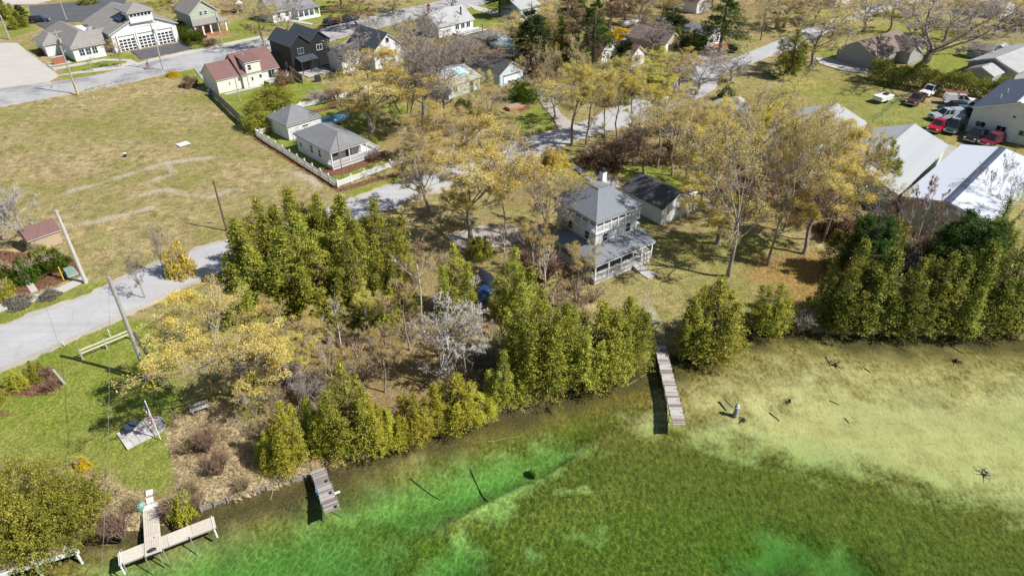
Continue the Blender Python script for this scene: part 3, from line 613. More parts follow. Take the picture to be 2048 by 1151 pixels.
# ---- the two storey lake house
h = bld('lake_house', None, 35, 'white two storey house with grey hipped roof, balcony and porch near the lake', world=(9.27+.15, 68.2+.1))
LX, LY = 7.25, 8.0
m = MB(); m.box(.5, LX-.4, .5, LY-.5, 0, 4.95); m.box(1.6, LX-.5, 1.5, LY-.55, 4.95, 6.55); m.build('wall', W_WHITE, h)
rf = roof_hip(h, 0, LX, 0, LY, 6.6, 2.1, R_LAKE, 0.0, flat=(1.5, 1.7))
m = MB(); m.box(LX/2-.85, LX/2+.85, LY/2-.95, LY/2+.95, 8.842, 8.90); m.build('roof_deck', R_GREY, rf)
chimney(rf, LX/2+1.1, LY/2+.5, 8.0, 10.0, .62, M_TRIM)
m = MB(); m.tube((LX/2+1.9, LY/2-.1, 7.9), (LX/2+1.9, LY/2-.1, 8.9), .07); m.build('vent_pipe', M_DKMETAL, rf)
m = MB(); m.box(.2, LX-.2, .2, LY-.2, 4.95, 5.07); m.build('balcony_floor', M_TRIM, h)
bp = [(.3+i*(LX-.6)/6, .3) for i in range(7)] + [(.3, .3+j*(LY-.6)/6) for j in range(1, 7)] + [(LX-.3, .3+j*(LY-.6)/6) for j in range(1, 4)]
for x, y in bp: post(h, x, y, 5.07, 6.55, .12)
for i in range(6): railing(h, (bp[i][0]+.06, .3, 0), (bp[i+1][0]-.06, .3, 0), 5.05, .8)
for j in range(6): railing(h, (.3, .3+j*(LY-.6)/6+.06, 0), (.3, .3+(j+1)*(LY-.6)/6-.06, 0), 5.05, .8)
for j in range(3): railing(h, (LX-.3, .3+j*(LY-.6)/6+.06, 0), (LX-.3, .3+(j+1)*(LY-.6)/6-.06, 0), 5.05, .8)
for u in (2.2, 4.6): window(h, 'f', u, 5.25, 1.0, 1.1, (0, 1.5))
window(h, 'f', LX-2.2, 3.55, .85, 1.25, (0, .5), bars=(1, 2)); window(h, 'f', 1.5, 3.5, .85, 1.1, (0, .5), bars=(1, 2))
for u in (1.5, 4.5): window(h, 'l', u, 3.6, .9, 1.1, (.5, 0), bars=(1, 2))
# porch that wraps the front and the shaded side
PX0, PX1, PY0 = -1.5, 7.45, -1.95
m = MB(); m.box(PX0, PX1, PY0, .48, .42, .56); m.box(PX0, .48, .49, 6.0, .42, .56); m.build('porch_floor', M_DECK, h)
m = MB(); m.box(PX0+.1, PX1-.1, PY0+.1, .44, 0.0, .42); m.box(PX0+.1, .40, .46, 5.9, 0, .42); m.build('porch_base', W_WHITE, h)
pr = MB(); z0, z1 = 2.75, 3.45
pr.slab([(PX0-.2, PY0-.2, z0), (PX1+.2, PY0-.2, z0), (PX1+.2, .49, z1), (.49, .49, z1)], .12); pr.slab([(PX0-.2, PY0-.2, z0), (.49, .49, z1), (.49, 6.2, z1), (PX0-.2, 6.2, z0)], .12)
po = pr.build('porch_roof', R_LAKE, h)
m = MB(); m.box(PX0-.15, PX1+.15, PY0-.17, PY0-.10, z0-.22, z0-.03); m.box(PX0-.17, PX0-.10, PY0-.10, 6.1, z0-.22, z0-.03); m.box(PX1+.08, PX1+.15, PY0-.10, .4, z0-.22, z0+.02); m.build('fascia', M_TRIM, po)
pp = [PX0+.1, .6, 2.5, 4.35, 5.75, PX1-.1]
for x in pp: post(h, x, PY0+.1, .56, z0-.13, .15)
post(h, PX1-.1, .3, .56, z1-.3, .15); post(h, PX0+.1, 2.2, .56, z0-.13, .15); post(h, PX0+.1, 4.4, .56, z0-.13, .15)
for i in (0, 1, 2, 4): railing(h, (pp[i]+.08, PY0+.1, 0), (pp[i+1]-.08, PY0+.1, 0), .56, .85)
railing(h, (PX1-.1, PY0+.2, 0), (PX1-.1, .2, 0), .56, .85); railing(h, (PX0+.1, PY0+.2, 0), (PX0+.1, 2.1, 0), .56, .85); railing(h, (PX0+.1, 2.3, 0), (PX0+.1, 4.3, 0), .56, .85)
door(h, 'f', 4.6, .95, 2.0, M_DOOR, (0, .5), .58); window(h, 'f', 1.6, 1.2, 1.1, 1.2, (0, .5), bars=(1, 2)); window(h, 'f', 6.0, 1.2, .7, 1.2, (0, .5), bars=(1, 2))
for i in range(4): m = MB(); m.box(4.45, 5.65, PY0-.32*(i+1), PY0-.32*i-.005, 0, .44-.105*i); m.build('step', M_STEPS, h)
for x in (4.42, 5.70): m = MB(); m.tube((x, PY0-1.2, .1), (x, PY0-1.2, .95), .03); m.tube((x, PY0-.05, .5), (x, PY0-.05, 1.4), .03); m.tube((x, PY0-1.2, .93), (x, PY0-.05, 1.38), .03); m.build('handrail', M_WOOD, h)
m = MB(); m.box(4.4, 5.8, PY0-2.6, PY0-1.30, 0, .10); m.build('landing', M_STEPS, h)
m = MB(); m.box(LX-.395, LX+.35, .6, 1.6, 3.9, 4.0); m.box(LX-.395, LX-.2, .6, 1.6, 2.6, 3.9); m.build('side_bay', W_WHITE, h)
# ---- its garage
h = bld('garage', (1321, 449), 36, 'white gabled garage with dark roof behind the two storey house')
wall_gable(h, 0, 5.6, 0, 7.2, 0, 2.45, 1.35, 'y', W_WHITE); roof_gable(h, 0, 5.6, 0, 7.2, 2.45, 1.35, 'y', R_DARK, .3)
window(h, 'f', 2.6, 1.0, .75, .75, bars=(2, 1)); window(h, 'l', 4.6, 1.1, .8, .8, bars=(1, 2))
m = MB(); m.box(5.6, 6.6, .3, .42, 0, 2.5); m.box(6.6, 6.75, .3, 2.2, 0, 2.4); m.build('side_wall', W_WHITE, h); m = MB(); m.box(5.5, 6.9, .2, .55, 2.5, 2.62); m.build('side_roof', M_TRIM, h)
m = MB(); m.box(-.03, -.005, .8, 1.0, 0, 2.3); m.build('downpipe', M_TRIM, h)
# ---- white cottage inside the picket fence
h = bld('cottage', None, 43, 'small white cottage with grey roof and front porch inside the picket fence', world=(-26.8, 97.8))
m = MB(); m.box(0.1, 6.4, 2.0, 10.6, 0, 2.75); m.build('wall', W_WHITE, h)
roof_hip(h, .1, 6.4, .2, 10.6, 2.8, 1.55, R_GREY, .35, inset=3.0)
m = MB(); m.box(0, 8.6, 0, 1.98, .35, .48); m.build('porch_floor', M_DECK, h); m = MB(); m.box(.08, 8.5, .08, 1.9, 0, .35); m.build('porch_base', W_WHITE, h)
for x in (.1, 3.2, 6.3): post(h, x, .12, .48, 2.7)
railing(h, (.2, .12, 0), (3.1, .12, 0), .48, .85); railing(h, (3.3, .12, 0), (6.2, .12, 0), .48, .85); railing(h, (.1, .2, 0), (.1, 1.9, 0), .48, .85); railing(h, (6.4, .12, 0), (8.5, .12, 0), .48, .85); railing(h, (8.55, .15, 0), (8.55, 4.5, 0), .48, .85)
for i in range(16): m = MB(); m.box(6.62, 8.45, 2.05+i*.30, 2.30+i*.30, .36, .46); m.build('deck_board', M_TRIM, h)
door(h, 'f', 3.6, .95, 2.0, M_DOOR, (0, 2.0), .48); window(h, 'f', 1.2, 1.1, 1.1, 1.2, (0, 2.0), bars=(1, 2))
for u in (3.2, 5.6, 9.0): window(h, 'l', u, 1.0, .8, 1.35 if u < 8 else .8, (.1, 0), M_TRIM, (1, 2))
# ---- pyramid roofed garage
h = bld('garage', None, 45, 'white garage with grey pyramid roof in the corner of the picket fence', world=(-36.5, 109.9))
m = MB(); m.box(0, 6.3, 0, 6.0, 0, 2.5); m.build('wall', W_WHITE, h); roof_hip(h, 0, 6.3, 0, 6.0, 2.5, 2.0, R_GREY, .3); window(h, 'f', 2.7, 1.5, 1.1, .45, bars=(2, 1))
# ---- cream house with maroon roof
h = bld('cream_house', None, 43, 'cream house with maroon roof, dormer and deck behind the wooden fence', world=(-56.4, 134.1))
wall_gable(h, 0, 4.9, 0, 6.6, 0, 2.7, 2.3, 'x', W_CREAM); roof_gable(h, 0, 4.9, 0, 6.6, 2.7, 2.3, 'x', R_MAROON, .25)
wall_gable(h, 4.95, 12.6, -.6, 7.6, 0, 2.8, 3.1, 'x', W_CREAM, 'main_wall'); roof_gable(h, 4.95, 12.6, -.6, 7.6, 2.8, 3.1, 'x', R_MAROON, .3, name='main_roof')
m = MB(); m.box(5.9, 9.0, -.75, 3.0, 0, 4.9); m.build('dormer', W_CREAM, h); m = MB(); m.slab([(5.7, -1.0, 4.98), (9.2, -1.0, 4.98), (9.2, 3.4, 5.75), (5.7, 3.4, 5.75)], .12); o = m.build('dormer_roof', R_MAROON, h); m = MB(); m.box(5.72, 9.18, -1.0, -.93, 4.78, 4.86); m.build('fascia', M_TRIM, o)
window(h, 'f', 6.3, 3.3, .8, 1.1, (0, -.75), bars=(1, 2)); window(h, 'f', 6.6, 1.2, .5, .8, (0, -.75)); window(h, 'f', 8.3, 1.4, .6, .8, (0, -.75)); window(h, 'f', 10.3, .9, 1.5, 1.75, (0, -.6), bars=(2, 1)); window(h, 'f', 2.3, 1.1, .3, .8, (0, 0))
m = MB(); m.box(9.2, 13.6, -2.8, -.62, .55, .68); dk = m.build('deck', M_DECK, h); railing(h, (9.2, -2.8, 0), (13.6, -2.8, 0), .68, .75); railing(h, (13.6, -2.7, 0), (13.6, -.7, 0), .68, .75)
for x in (9.3, 11.4, 13.5): post(h, x, -2.7, 0, .55, .12)
m = MB(); m.box(.5, 8.2, -1.7, -.78, 0, .07); m.build('patio', M_STEPS, h); m = MB(); m.tube((7.2, 2.2, 5.2), (7.2, 2.2, 5.9), .05); m.build('vent_pipe', M_TRIM, h)
# ---- black house
h = bld('black_house', None, 44, 'tall black modern house with charcoal roof', world=(-45.0, 146.6))
wall_gable(h, 0, 4.6, 0, 8.5, 0, 5.6, 1.9, 'y', W_BLACK); roof_gable(h, 0, 4.6, 0, 8.5, 5.6, 1.9, 'y', R_BLACK, .3, M_DKMETAL)
wall_gable(h, 4.65, 9.6, .5, 9.5, 0, 5.4, 1.9, 'y', W_BLACK, 'side_wall'); roof_gable(h, 4.65, 9.6, .5, 9.5, 5.4, 1.9, 'y', R_BLACK, .3, M_DKMETAL, name='side_roof')
for u, z, w_, h_ in ((1.6, 3.6, 1.4, 1.2), ): window(h, 'f', u, z, w_, h_, (0, 0), M_GALV, (2, 1))
window(h, 'f', 6.3, 3.4, 1.4, 1.2, (0, .5), M_TRIM, (2, 1)); window(h, 'l', 2.2, .9, .9, .9, (0, 0), M_GALV)
m = MB(); m.slab([(.8, -2.2, 2.6), (5.0, -2.2, 2.6), (5.0, -.02, 3.2), (.8, -.02, 3.2)], .12); m.build('porch_roof', R_BLACK, h)
for x in (.95, 2.9, 4.85): post(h, x, -2.1, 0, 2.45, .14, M_DKMETAL)
m = MB(); m.box(.7, 6.5, -4.5, -.02, 0, .10); m.build('terrace', M_STEPS, h); door(h, 'f', 2.2, 1.6, 2.1, M_DOOR, (0, 0), .1)
m = MB(); m.slab([(-1.6, 5.0, 2.4), (-1.6, 8.5, 2.4), (-.02, 8.5, 2.9), (-.02, 5.0, 2.9)], .1); m.build('side_porch_roof', R_BLACK, h)
for y in (5.1, 8.4): post(h, -1.5, y, 0, 2.3, .12, M_DKMETAL)
# ---- white gabled house with slate roof
h = bld('white_house', (752, 142), 44, 'white gabled house with slate grey cross roof beside the black house')
wall_gable(h, 0, 7.4, 0, 9.5, 0, 4.2, 2.9, 'y', W_WHITE); roof_gable(h, 0, 7.4, 0, 9.5, 4.2, 2.9, 'y', R_BLACK, .35)
wall_gable(h, -5.5, -.02, 4.0, 9.0, 0, 2.8, 2.0, 'x', W_WHITE, 'side_wall'); roof_gable(h, -5.5, -.40, 4.0, 9.0, 2.8, 2.0, 'x', R_BLACK, .3, name='side_roof')
window(h, 'f', 3.2, 5.2, .8, 1.0, frame=M_WOOD); window(h, 'f', 1.4, 2.4, .8, 1.2, bars=(1, 2)); window(h, 'f', 5.0, 2.4, .8, 1.2, bars=(1, 2))
# ---- fire station
h = bld('fire_station', (232, 106), 44, 'white fire station with three glazed garage doors, tall gable and taupe roofs', cat='building')
BW = 14.8
wall_gable(h, 0, BW, 0, 17, 0, 4.3, 3.2, 'y', W_WHITE); rf = roof_gable(h, 0, BW, 0, 17, 4.3, 3.2, 'y', R_TAUPE, .5)
for i in range(3):
    u = 1.25+i*4.35; garage_door(h, u, 3.55, 3.3, -.03, M_TRIM, 5, 4, (0, 1, 2, 3)); fm = MB(); fm.box(u-.3, u-.06, -.34, -.01, 0, 3.8); fm.box(u+3.61, u+3.85, -.34, -.01, 0, 3.8); fm.box(u-.06, u+3.61, -.32, -.01, 3.42, 3.8); fm.build('door_surround', M_TRIM, h)
    for e_ in (-.25, 3.8): m = MB(); m.tube((u+e_, -.45, 0), (u+e_, -.45, 1.0), .13); m.build('bollard', M_TRIM, h)
m = MB()
for k in range(24):                    # arch moulding over the doors
    a0, a1 = math.pi*(.22+.56*k/24), math.pi*(.22+.56*(k+1)/24); c = (BW/2, -3.2); R_ = 8.0
    m.tube((c[0]-math.cos(a0)*R_, -.05, c[1]+math.sin(a0)*R_), (c[0]-math.cos(a1)*R_, -.05, c[1]+math.sin(a1)*R_), .07, None, 4)
m.build('arch_moulding', M_TRIM, h)
m = MB(); m.box(BW/2-2.6, BW/2+2.6, -.55, 4.0, 5.7, 8.0); o = m.build('lantern', W_WHITE, h); roof_hip(h, BW/2-2.6, BW/2+2.6, -.55, 6.5, 8.02, 1.3, R_TAUPE, .45, name='lantern_roof')
for k in range(6): window(h, 'f', BW/2-2.4+k*.8, 7.0, .78, .75, (0, -.55))
m = MB(); m.slab([(3.2, 1.5, 6.3), (4.75, 1.5, 7.1), (4.75, 5.5, 7.1), (3.2, 5.5, 6.3)], .1); m.build('skylight', M_GLASS, h)
fo = h
O = Vector((-95.7, 156.8, 0)) ; Mi = Matrix.Rotation(-math.radians(44), 4, 'Z') @ Matrix.Translation(-h.location); oc = Mi @ O
ox, oy = oc.x, oc.y
m = MB(); m.box(ox, ox+6.4, oy, oy+20, 0, 2.9); m.build('office_wall', W_WHITE, h); roof_hip(h, ox, ox+6.4, oy, oy+20, 2.95, 2.5, R_TAUPE, .5, name='office_roof')
m = MB(); m.box(ox-3.2, ox-.02, oy+9, oy+16, 0, 2.6); m.build('office_annex', W_WHITE, h); roof_hip(h, ox-3.2, ox+1.0, oy+9, oy+16, 2.62, 1.7, R_TAUPE, .4, name='annex_roof')
m = MB(); m.box(ox+6.42, -.02, oy+3.5, oy+9, 0, 2.9); m.build('link_wall', W_WHITE, h); roof_gable(h, ox+4.5, .4, oy+3.2, oy+9, 2.95, 1.7, 'x', R_TAUPE, .3, name='link_roof')
m = MB(); m.box(ox+6.42, -.02, oy+9.4, oy+19, 0, 3.4); m.build('flat_roof_block', M_TRIM, h)
for k in range(2): m = MB(); m.box(ox+7.2+k*2.6, ox+8.8+k*2.6, oy+11+k*2, oy+12.4+k*2, 3.4, 4.2); m.lathe([(.4, 4.2), (.4, 4.26)], 12, (ox+8+k*2.6, oy+11.7+k*2, 0)); m.build('rooftop_unit', M_GALV, h)
for k in range(3): window(h, 'f', ox+1.1+k*1.35, 1.0, 1.15, 1.45, (0, oy), bars=(2, 2))
m = MB(); m.box(ox+6.5, ox+9.0, oy+3.1, oy+3.48, 0, 2.4); m.build('entrance', M_DOOR, h)
# ---- green house with the red porch
h = bld('green_house', (398, 76), 44, 'sage green two storey house with white columned porch beside the fire station')
wall_gable(h, 0, 6.8, 2.2, 11, 0, 5.4, 2.6, 'y', W_GREEN); roof_gable(h, 0, 6.8, 2.2, 11, 5.4, 2.6, 'y', R_TAUPE, .45)
m = MB(); m.box(-.6, 7.6, 0, 2.18, 0, .45); m.build('porch_floor', M_REDWOOD, h)
m = MB(); m.slab([(-.9, -.3, 2.9), (7.9, -.3, 2.9), (6.9, 2.18, 3.8), (0, 2.18, 3.8)], .14); m.build('porch_roof', R_TAUPE, h)
for k in range(5): post(h, -.4+k*1.95, .15, .45, 2.72, .32)
for u in (2.0, 3.2): window(h, 'f', u+.3, 4.5, .8, 1.0, (0, 2.2), bars=(1, 2))
window(h, 'l', 4, 3.6, .9, 1.3, (0, 0), bars=(1, 2)); door(h, 'f', 3.0, .95, 2.0, M_BRICK, (0, 2.2), .45)
# ---- white bungalow at the top
h = bld('bungalow', (548, 46), 44, 'white bungalow with light grey roof and open porch at the top')
wall_gable(h, 0, 12, 0, 8, 0, 2.9, 2.7, 'x', W_WHITE); roof_gable(h, 0, 12, 0, 8, 2.9, 2.7, 'x', R_GREY, .5)
m = MB(); m.box(6, 12.5, -2.4, -.02, 0, .5); m.build('porch_floor', M_TRIM, h); m = MB(); m.slab([(5.8, -2.7, 2.6), (12.7, -2.7, 2.6), (12.7, -.4, 3.0), (5.8, -.4, 3.0)], .12); m.build('porch_roof', R_GREY, h)
for k in range(5): post(h, 6.1+k*1.55, -2.3, .5, 2.45, .25)
for u in (1.2, 3.6): window(h, 'f', u, 1.0, 1.0, 1.3, bars=(1, 2))
# ---- grey roofed house above the bare trees
h = bld('grey_roofed_house', (878, 76), 44, 'white house with grey gabled roof, black stove pipe and deck above the bare trees')
wall_gable(h, 0, 11, 0, 8.5, 0, 2.7, 2.6, 'x', W_WHITE); rf = roof_gable(h, 0, 11, 0, 8.5, 2.7, 2.6, 'x', R_PALE, .4); chimney(rf, 1.8, 5.5, 4.5, 6.4, .6)
m = MB(); m.tube((8.6, 1.6, 3.3), (8.6, 1.6, 5.6), .2); m.build('stove_pipe', M_DKMETAL, rf); m = MB(); m.box(4.5, 12.5, -3.2, -.02, .3, .45); m.build('deck', M_TRIM, h)
for u in (5.2, 7.0, 8.8): window(h, 'f', u, .9, 1.3, 1.3, bars=(2, 1))
railing(h, (4.5, -3.2, 0), (12.5, -3.2, 0), .45, .7, M_WOOD)
# ---- other small houses of the middle
h = bld('low_outbuilding', (985, 104), 44, 'low outbuilding with grey roof beside the small spruces', cat='shed')
m = MB(); m.box(0, 6, 0, 7, 0, 2.3); m.build('wall', W_LBLUE, h); roof_hip(h, 0, 6, 0, 7, 2.3, 1.4, R_GREY, .3)
h = bld('blue_outbuilding', (1020, 116), 44, 'small outbuilding with pale blue lean-to roof under the dark spruce', cat='shed')
wall_gable(h, 0, 5, 0, 6, 0, 2.2, 1.0, 'y', W_LBLUE); roof_gable(h, 0, 5, 0, 6, 2.2, 1.0, 'y', R_BLUE, .3); window(h, 'f', 2.1, 1.0, .8, .8)
h = bld('blue_roofed_house', (898, 198), 46, 'low house with pale roof and light blue roof strip behind the bare trees')
m = MB(); m.box(0, 8.2, 0, 9.5, 0, 2.5); m.build('wall', W_LBLUE, h); rf = roof_gable(h, 0, 8.2, 0, 9.5, 2.5, 1.3, 'x', R_PALE, .35)
m = MB(); m.slab([(4.6, 1.2, 3.03), (6.9, 1.2, 3.03), (6.9, 4.5, 3.945), (4.6, 4.5, 3.945)], .02); m.build('roof_strip', R_BLUE, rf)
window(h, 'f', 1.2, .9, 1.1, 1.1, bars=(2, 1)); door(h, 'f', 5.5, .9, 2, M_DOOR)
h = bld('dark_roofed_garage', (1000, 174), 42, 'white garage with dark shingle roof beside the round green evergreen', cat='garage')
wall_gable(h, 0, 6.2, 0, 9.5, 0, 2.6, 1.9, 'y', W_LBLUE); roof_gable(h, 0, 6.2, 0, 9.5, 2.6, 1.9, 'y', R_DARK, .35); garage_door(h, .9, 4.4, 2.2, -.06, M_TRIM, 4, 8, (3,))
h = bld('maroon_roofed_house', (1262, 134), 42, 'small white house with maroon roof behind the spruce')
wall_gable(h, 0, 4.2, 0, 9, 0, 2.5, 1.6, 'y', W_WHITE); roof_gable(h, 0, 4.2, 0, 9, 2.5, 1.6, 'y', R_MAROON, .35)
wall_gable(h, -5, -.02, 4, 11, 0, 3.6, 2.2, 'y', W_CREAM, 'rear_wall'); roof_gable(h, -5, -.4, 4, 11, 3.6, 2.2, 'y', R_MAROON, .3, name='rear_roof'); window(h, 'f', 1.2, .8, 1.6, 1.3, bars=(2, 2))
h = bld('brown_roofed_garage', (1327, 114), 42, 'tan fronted garage with brown roof behind a bare tree', cat='garage')
wall_gable(h, 0, 5.8, 0, 10, 0, 2.8, 2.0, 'y', W_TAN); roof_gable(h, 0, 5.8, 0, 10, 2.8, 2.0, 'y', R_BROWN, .35); garage_door(h, 1.4, 3.2, 2.4, -.06, M_DOOR, 2, 2, ()); [MB().box(a_, a_+.95, -.05, -.005, 0, 2.6).build('front_panel', M_TRIM, h) for a_ in (.2, 4.75)]
h = bld('low_white_house', (1412, 98), 42, 'white house with dark low roof half hidden behind dark cedars')
wall_gable(h, 0, 5.5, 0, 15, 0, 3.0, 1.3, 'y', W_WHITE); roof_gable(h, 0, 5.5, 0, 15, 3.0, 1.3, 'y', R_GREY, .35); window(h, 'f', 1.2, 1.0, 1.2, 1.3, bars=(2, 1)); window(h, 'f', 3.6, 1.0, 1.0, 1.3)
m = MB(); m.tube((2, 9, 4), (2, 9, 5.6), .08); m.build('vent_pipe', M_GALV, h); m = MB(); m.box(1.0, 5.6, -2.5, -.02, 0, .4); m.build('deck', M_REDWOOD, h); railing(h, (1.0, -2.5, 0), (5.6, -2.5, 0), .4, .8, M_REDWOOD)
h = bld('purple_roofed_house', (1392, 28), 42, 'house with purple brown roof and white gable at the top edge')
wall_gable(h, 0, 6, 0, 10, 0, 3, 2.2, 'y', W_WHITE); rf = roof_gable(h, 0, 6, 0, 10, 3, 2.2, 'y', R_MAROON, .35); chimney(rf, 3.6, 4, 4.5, 6.2, .5)
h = bld('grey_house', (1744, 139), 36, 'long grey house with dark roof behind the hedge and the huge bare tree')
wall_gable(h, 0, 15, 0, 8.5, 0, 2.7, 2.2, 'x', W_GREY); roof_gable(h, 0, 15, 0, 8.5, 2.7, 2.2, 'x', R_BROWN, .4)
wall_gable(h, 9, 14, -2.6, -.02, 0, 2.7, 1.6, 'y', W_GREY, 'gable_wall'); roof_gable(h, 9, 14, -2.6, 3.0, 2.7, 1.6, 'y', R_BROWN, .3, name='gable_roof'); garage_door(h, 1.2, 4.5, 2.2, -.06, M_TRIM, 4, 4, (3,))
h = bld('garden_shed', (1976, 122), 44, 'small grey garden shed with taupe roof on the far lawn', cat='shed')
wall_gable(h, 0, 2.6, 0, 4.4, 0, 2.1, 1.0, 'y', W_GREY); roof_gable(h, 0, 2.6, 0, 4.4, 2.1, 1.0, 'y', R_TAUPE, .2); door(h, 'f', .8, 1.0, 1.8, W_TEAL)
h = bld('garden_shed', (2012, 122), 44, 'small shed with pale roof beside the dark round shrub', cat='shed')
wall_gable(h, 0, 2.6, 0, 4.0, 0, 2.0, .9, 'x', W_GREY); roof_gable(h, 0, 2.6, 0, 4.0, 2.0, .9, 'x', R_PALE, .2)
h = bld('ranch_house', (2024, 170), 36, 'long house with pale grey roof behind the hedge at the picture edge')
wall_gable(h, 0, 18, 0, 9, 0, 2.6, 1.6, 'x', W_GREY); roof_gable(h, 0, 18, 0, 9, 2.6, 1.6, 'x', R_PALE, .4); wall_gable(h, -5, -.02, 2, 7, 0, 2.3, 1.1, 'x', W_GREY, 'annex_wall'); roof_gable(h, -5, -.45, 2, 7, 2.3, 1.1, 'x', R_PALE, .3, name='annex_roof')
h = bld('far_white_house', (2000, 38), 40, 'white house partly seen at the far top corner')
wall_gable(h, 0, 8, 0, 8, 0, 3, 2, 'y', W_WHITE); roof_gable(h, 0, 8, 0, 8, 3, 2, 'y', R_PALE, .4); window(h, 'f', 2, 1, 1, 1.2)
h = bld('far_house', (1668, 18), 40, 'pale house among trees at the top edge')
wall_gable(h, 0, 9, 0, 8, 0, 2.8, 2, 'x', W_CREAM); roof_gable(h, 0, 9, 0, 8, 2.8, 2, 'x', R_PALE, .4); window(h, 'f', 2, 1, 1, 1.2)
h = bld('far_blue_house', (1040, 40), 42, 'pale house half hidden by tan trees at the top')
wall_gable(h, 0, 7, 0, 8, 0, 2.8, 1.8, 'x', W_LBLUE); roof_gable(h, 0, 7, 0, 8, 2.8, 1.8, 'x', R_PALE, .4); window(h, 'f', 2, 1, 1, 1.2)
h = bld('corner_house', (-2, 525), 46, 'brown roofed white house at the picture edge by the garden path')
wall_gable(h, -7, 0, 0, 7, 0, 2.6, 1.6, 'x', W_WHITE); roof_gable(h, -7, 0, 0, 7, 2.6, 1.6, 'x', R_MAROON, .35)
h = bld('garden_hut', (68, 505), 48, 'maroon roofed hut under the large pale bare tree', cat='shed')
wall_gable(h, 0, 3.4, 0, 3.0, 0, 1.9, .9, 'x', W_TAN); roof_gable(h, 0, 3.4, 0, 3.0, 1.9, .9, 'x', R_MAROON, .25)
# ---- metal sheds of the storage yard: roofs of separate panels with raised seams
def metal_shed(name, org, yaw, L, W, hw, rise, wall, roof, label, ridge_mat=None, cap=True, pw=0.92):
    h = bld(name, None, yaw, label, world=org, cat='building'); wall_gable(h, 0, L, 0, W, 0, hw, rise, 'x', wall)
    ov = .3; n = int((L+2*ov)/pw); pw = (L+2*ov)/n; sl = math.hypot(W/2+ov, rise*(1+ov/(W/2))); zlo = hw-rise*ov/(W/2)
    pm = {}
    for s in (0, 1):
        m = MB(); ya, yb = (-ov, W/2) if s == 0 else (W+ov, W/2); za, zb = zlo+.09, hw+rise+.09
        m.slab([(0.001, ya, za), (pw-.001, ya, za), (pw-.001, yb, zb), (0.001, yb, zb)], .05)
        pm[s] = m.mesh('roof_panel', roof)
        for i in range(n): link('roof_panel', pm[s], h, (-ov+i*pw, 0, 0))
    c = MB(); e = rise/(W/2); c.slab([(-ov-.02, W/2-.45, hw+rise+.15-.45*e), (L+ov+.02, W/2-.45, hw+rise+.15-.45*e), (L+ov+.02, W/2, hw+rise+.15), (-ov-.02, W/2, hw+rise+.15)], .03); c.slab([(-ov-.02, W/2+.45, hw+rise+.15-.45*e), (L+ov+.02, W/2+.45, hw+rise+.15-.45*e), (L+ov+.02, W/2, hw+rise+.15), (-ov-.02, W/2, hw+rise+.15)], .03)
    c.build('ridge_cap', ridge_mat or roof, h)
    f = MB(); f.slab([(-ov-.03, -ov, zlo+.03), (-ov-.005, -ov, zlo+.03), (-ov-.005, W/2, hw+rise+.03), (-ov-.03, W/2, hw+rise+.03)], .2); f.slab([(-ov-.03, W+ov, zlo+.03), (-ov-.005, W+ov, zlo+.03), (-ov-.005, W/2, hw+rise+.03), (-ov-.03, W/2, hw+rise+.03)], .2); f.build('rake_trim', M_TRIM, h)
    return h
h = metal_shed('storage_shed', (56.4, 72.6), 45, 22.5, 9.6, 4.0, .95, W_MINT, R_WHITE, 'storage shed with white metal roof and dark ridge nearest the water', R_NAVY)
h = metal_shed('storage_shed', (50.5, 82.3), 47.5, 21.5, 10.2, 2.9, 1.9, W_MINT, R_TIN, 'storage shed with weathered grey roof and mint walls beside the gravel yard')
for k in range(4): m = MB(); m.box(2+k*5, 4.6+k*5, -.05, -.005, 0, 2.3); m.build('door', W_MINT, h)
h = metal_shed('storage_shed', (42.0, 91.5), 47, 22, 10.2, 2.9, 1.9, W_METAL, R_TIN, 'storage shed with pale roof mostly hidden behind yellow maples')
h = metal_shed('workshop', (84.0, 102.4), 45, 18, 11.8, 4.3, 2.1, W_METAL, R_NAVY, 'white ribbed workshop with dark blue metal roof beside parked trucks', M_TRIM)
for v, n_ in ((9.6, 2), (6.6, 2), (3.4, 2)): window(h, 'l', v-.3, 1.3, 1.5, .95, (0, 0), M_TRIM, (2, 1))
door(h, 'l', 5.0, 1.1, 2.1, M_TRIM); m = MB(); m.lathe([(.18, 0), (.18, .05)], 10); o = m.build('wall_vent', M_DKMETAL, h); o.location = (-.06, 5.9, 4.0); o.rotation_euler = (0, -math.pi/2, 0)
m = MB(); m.tube((4, 9.4, 5.0), (4, 9.4, 5.9), .09); m.build('vent_pipe', M_TRIM, h); m = MB(); m.tube((8, 9.4, 5.0), (8, 9.4, 5.9), .09); m.build('vent_pipe', M_TRIM, h)
h = bld('tan_shed', (1478, 262), 46, 'tan walled shed glimpsed through the yellow maples', cat='shed')
wall_gable(h, 0, 5, 0, 7, 0, 2.6, 1.2, 'x', W_TAN); roof_gable(h, 0, 5, 0, 7, 2.6, 1.2, 'x', R_TIN, .3); garage_door(h, 1, 3, 2.2, -.06)
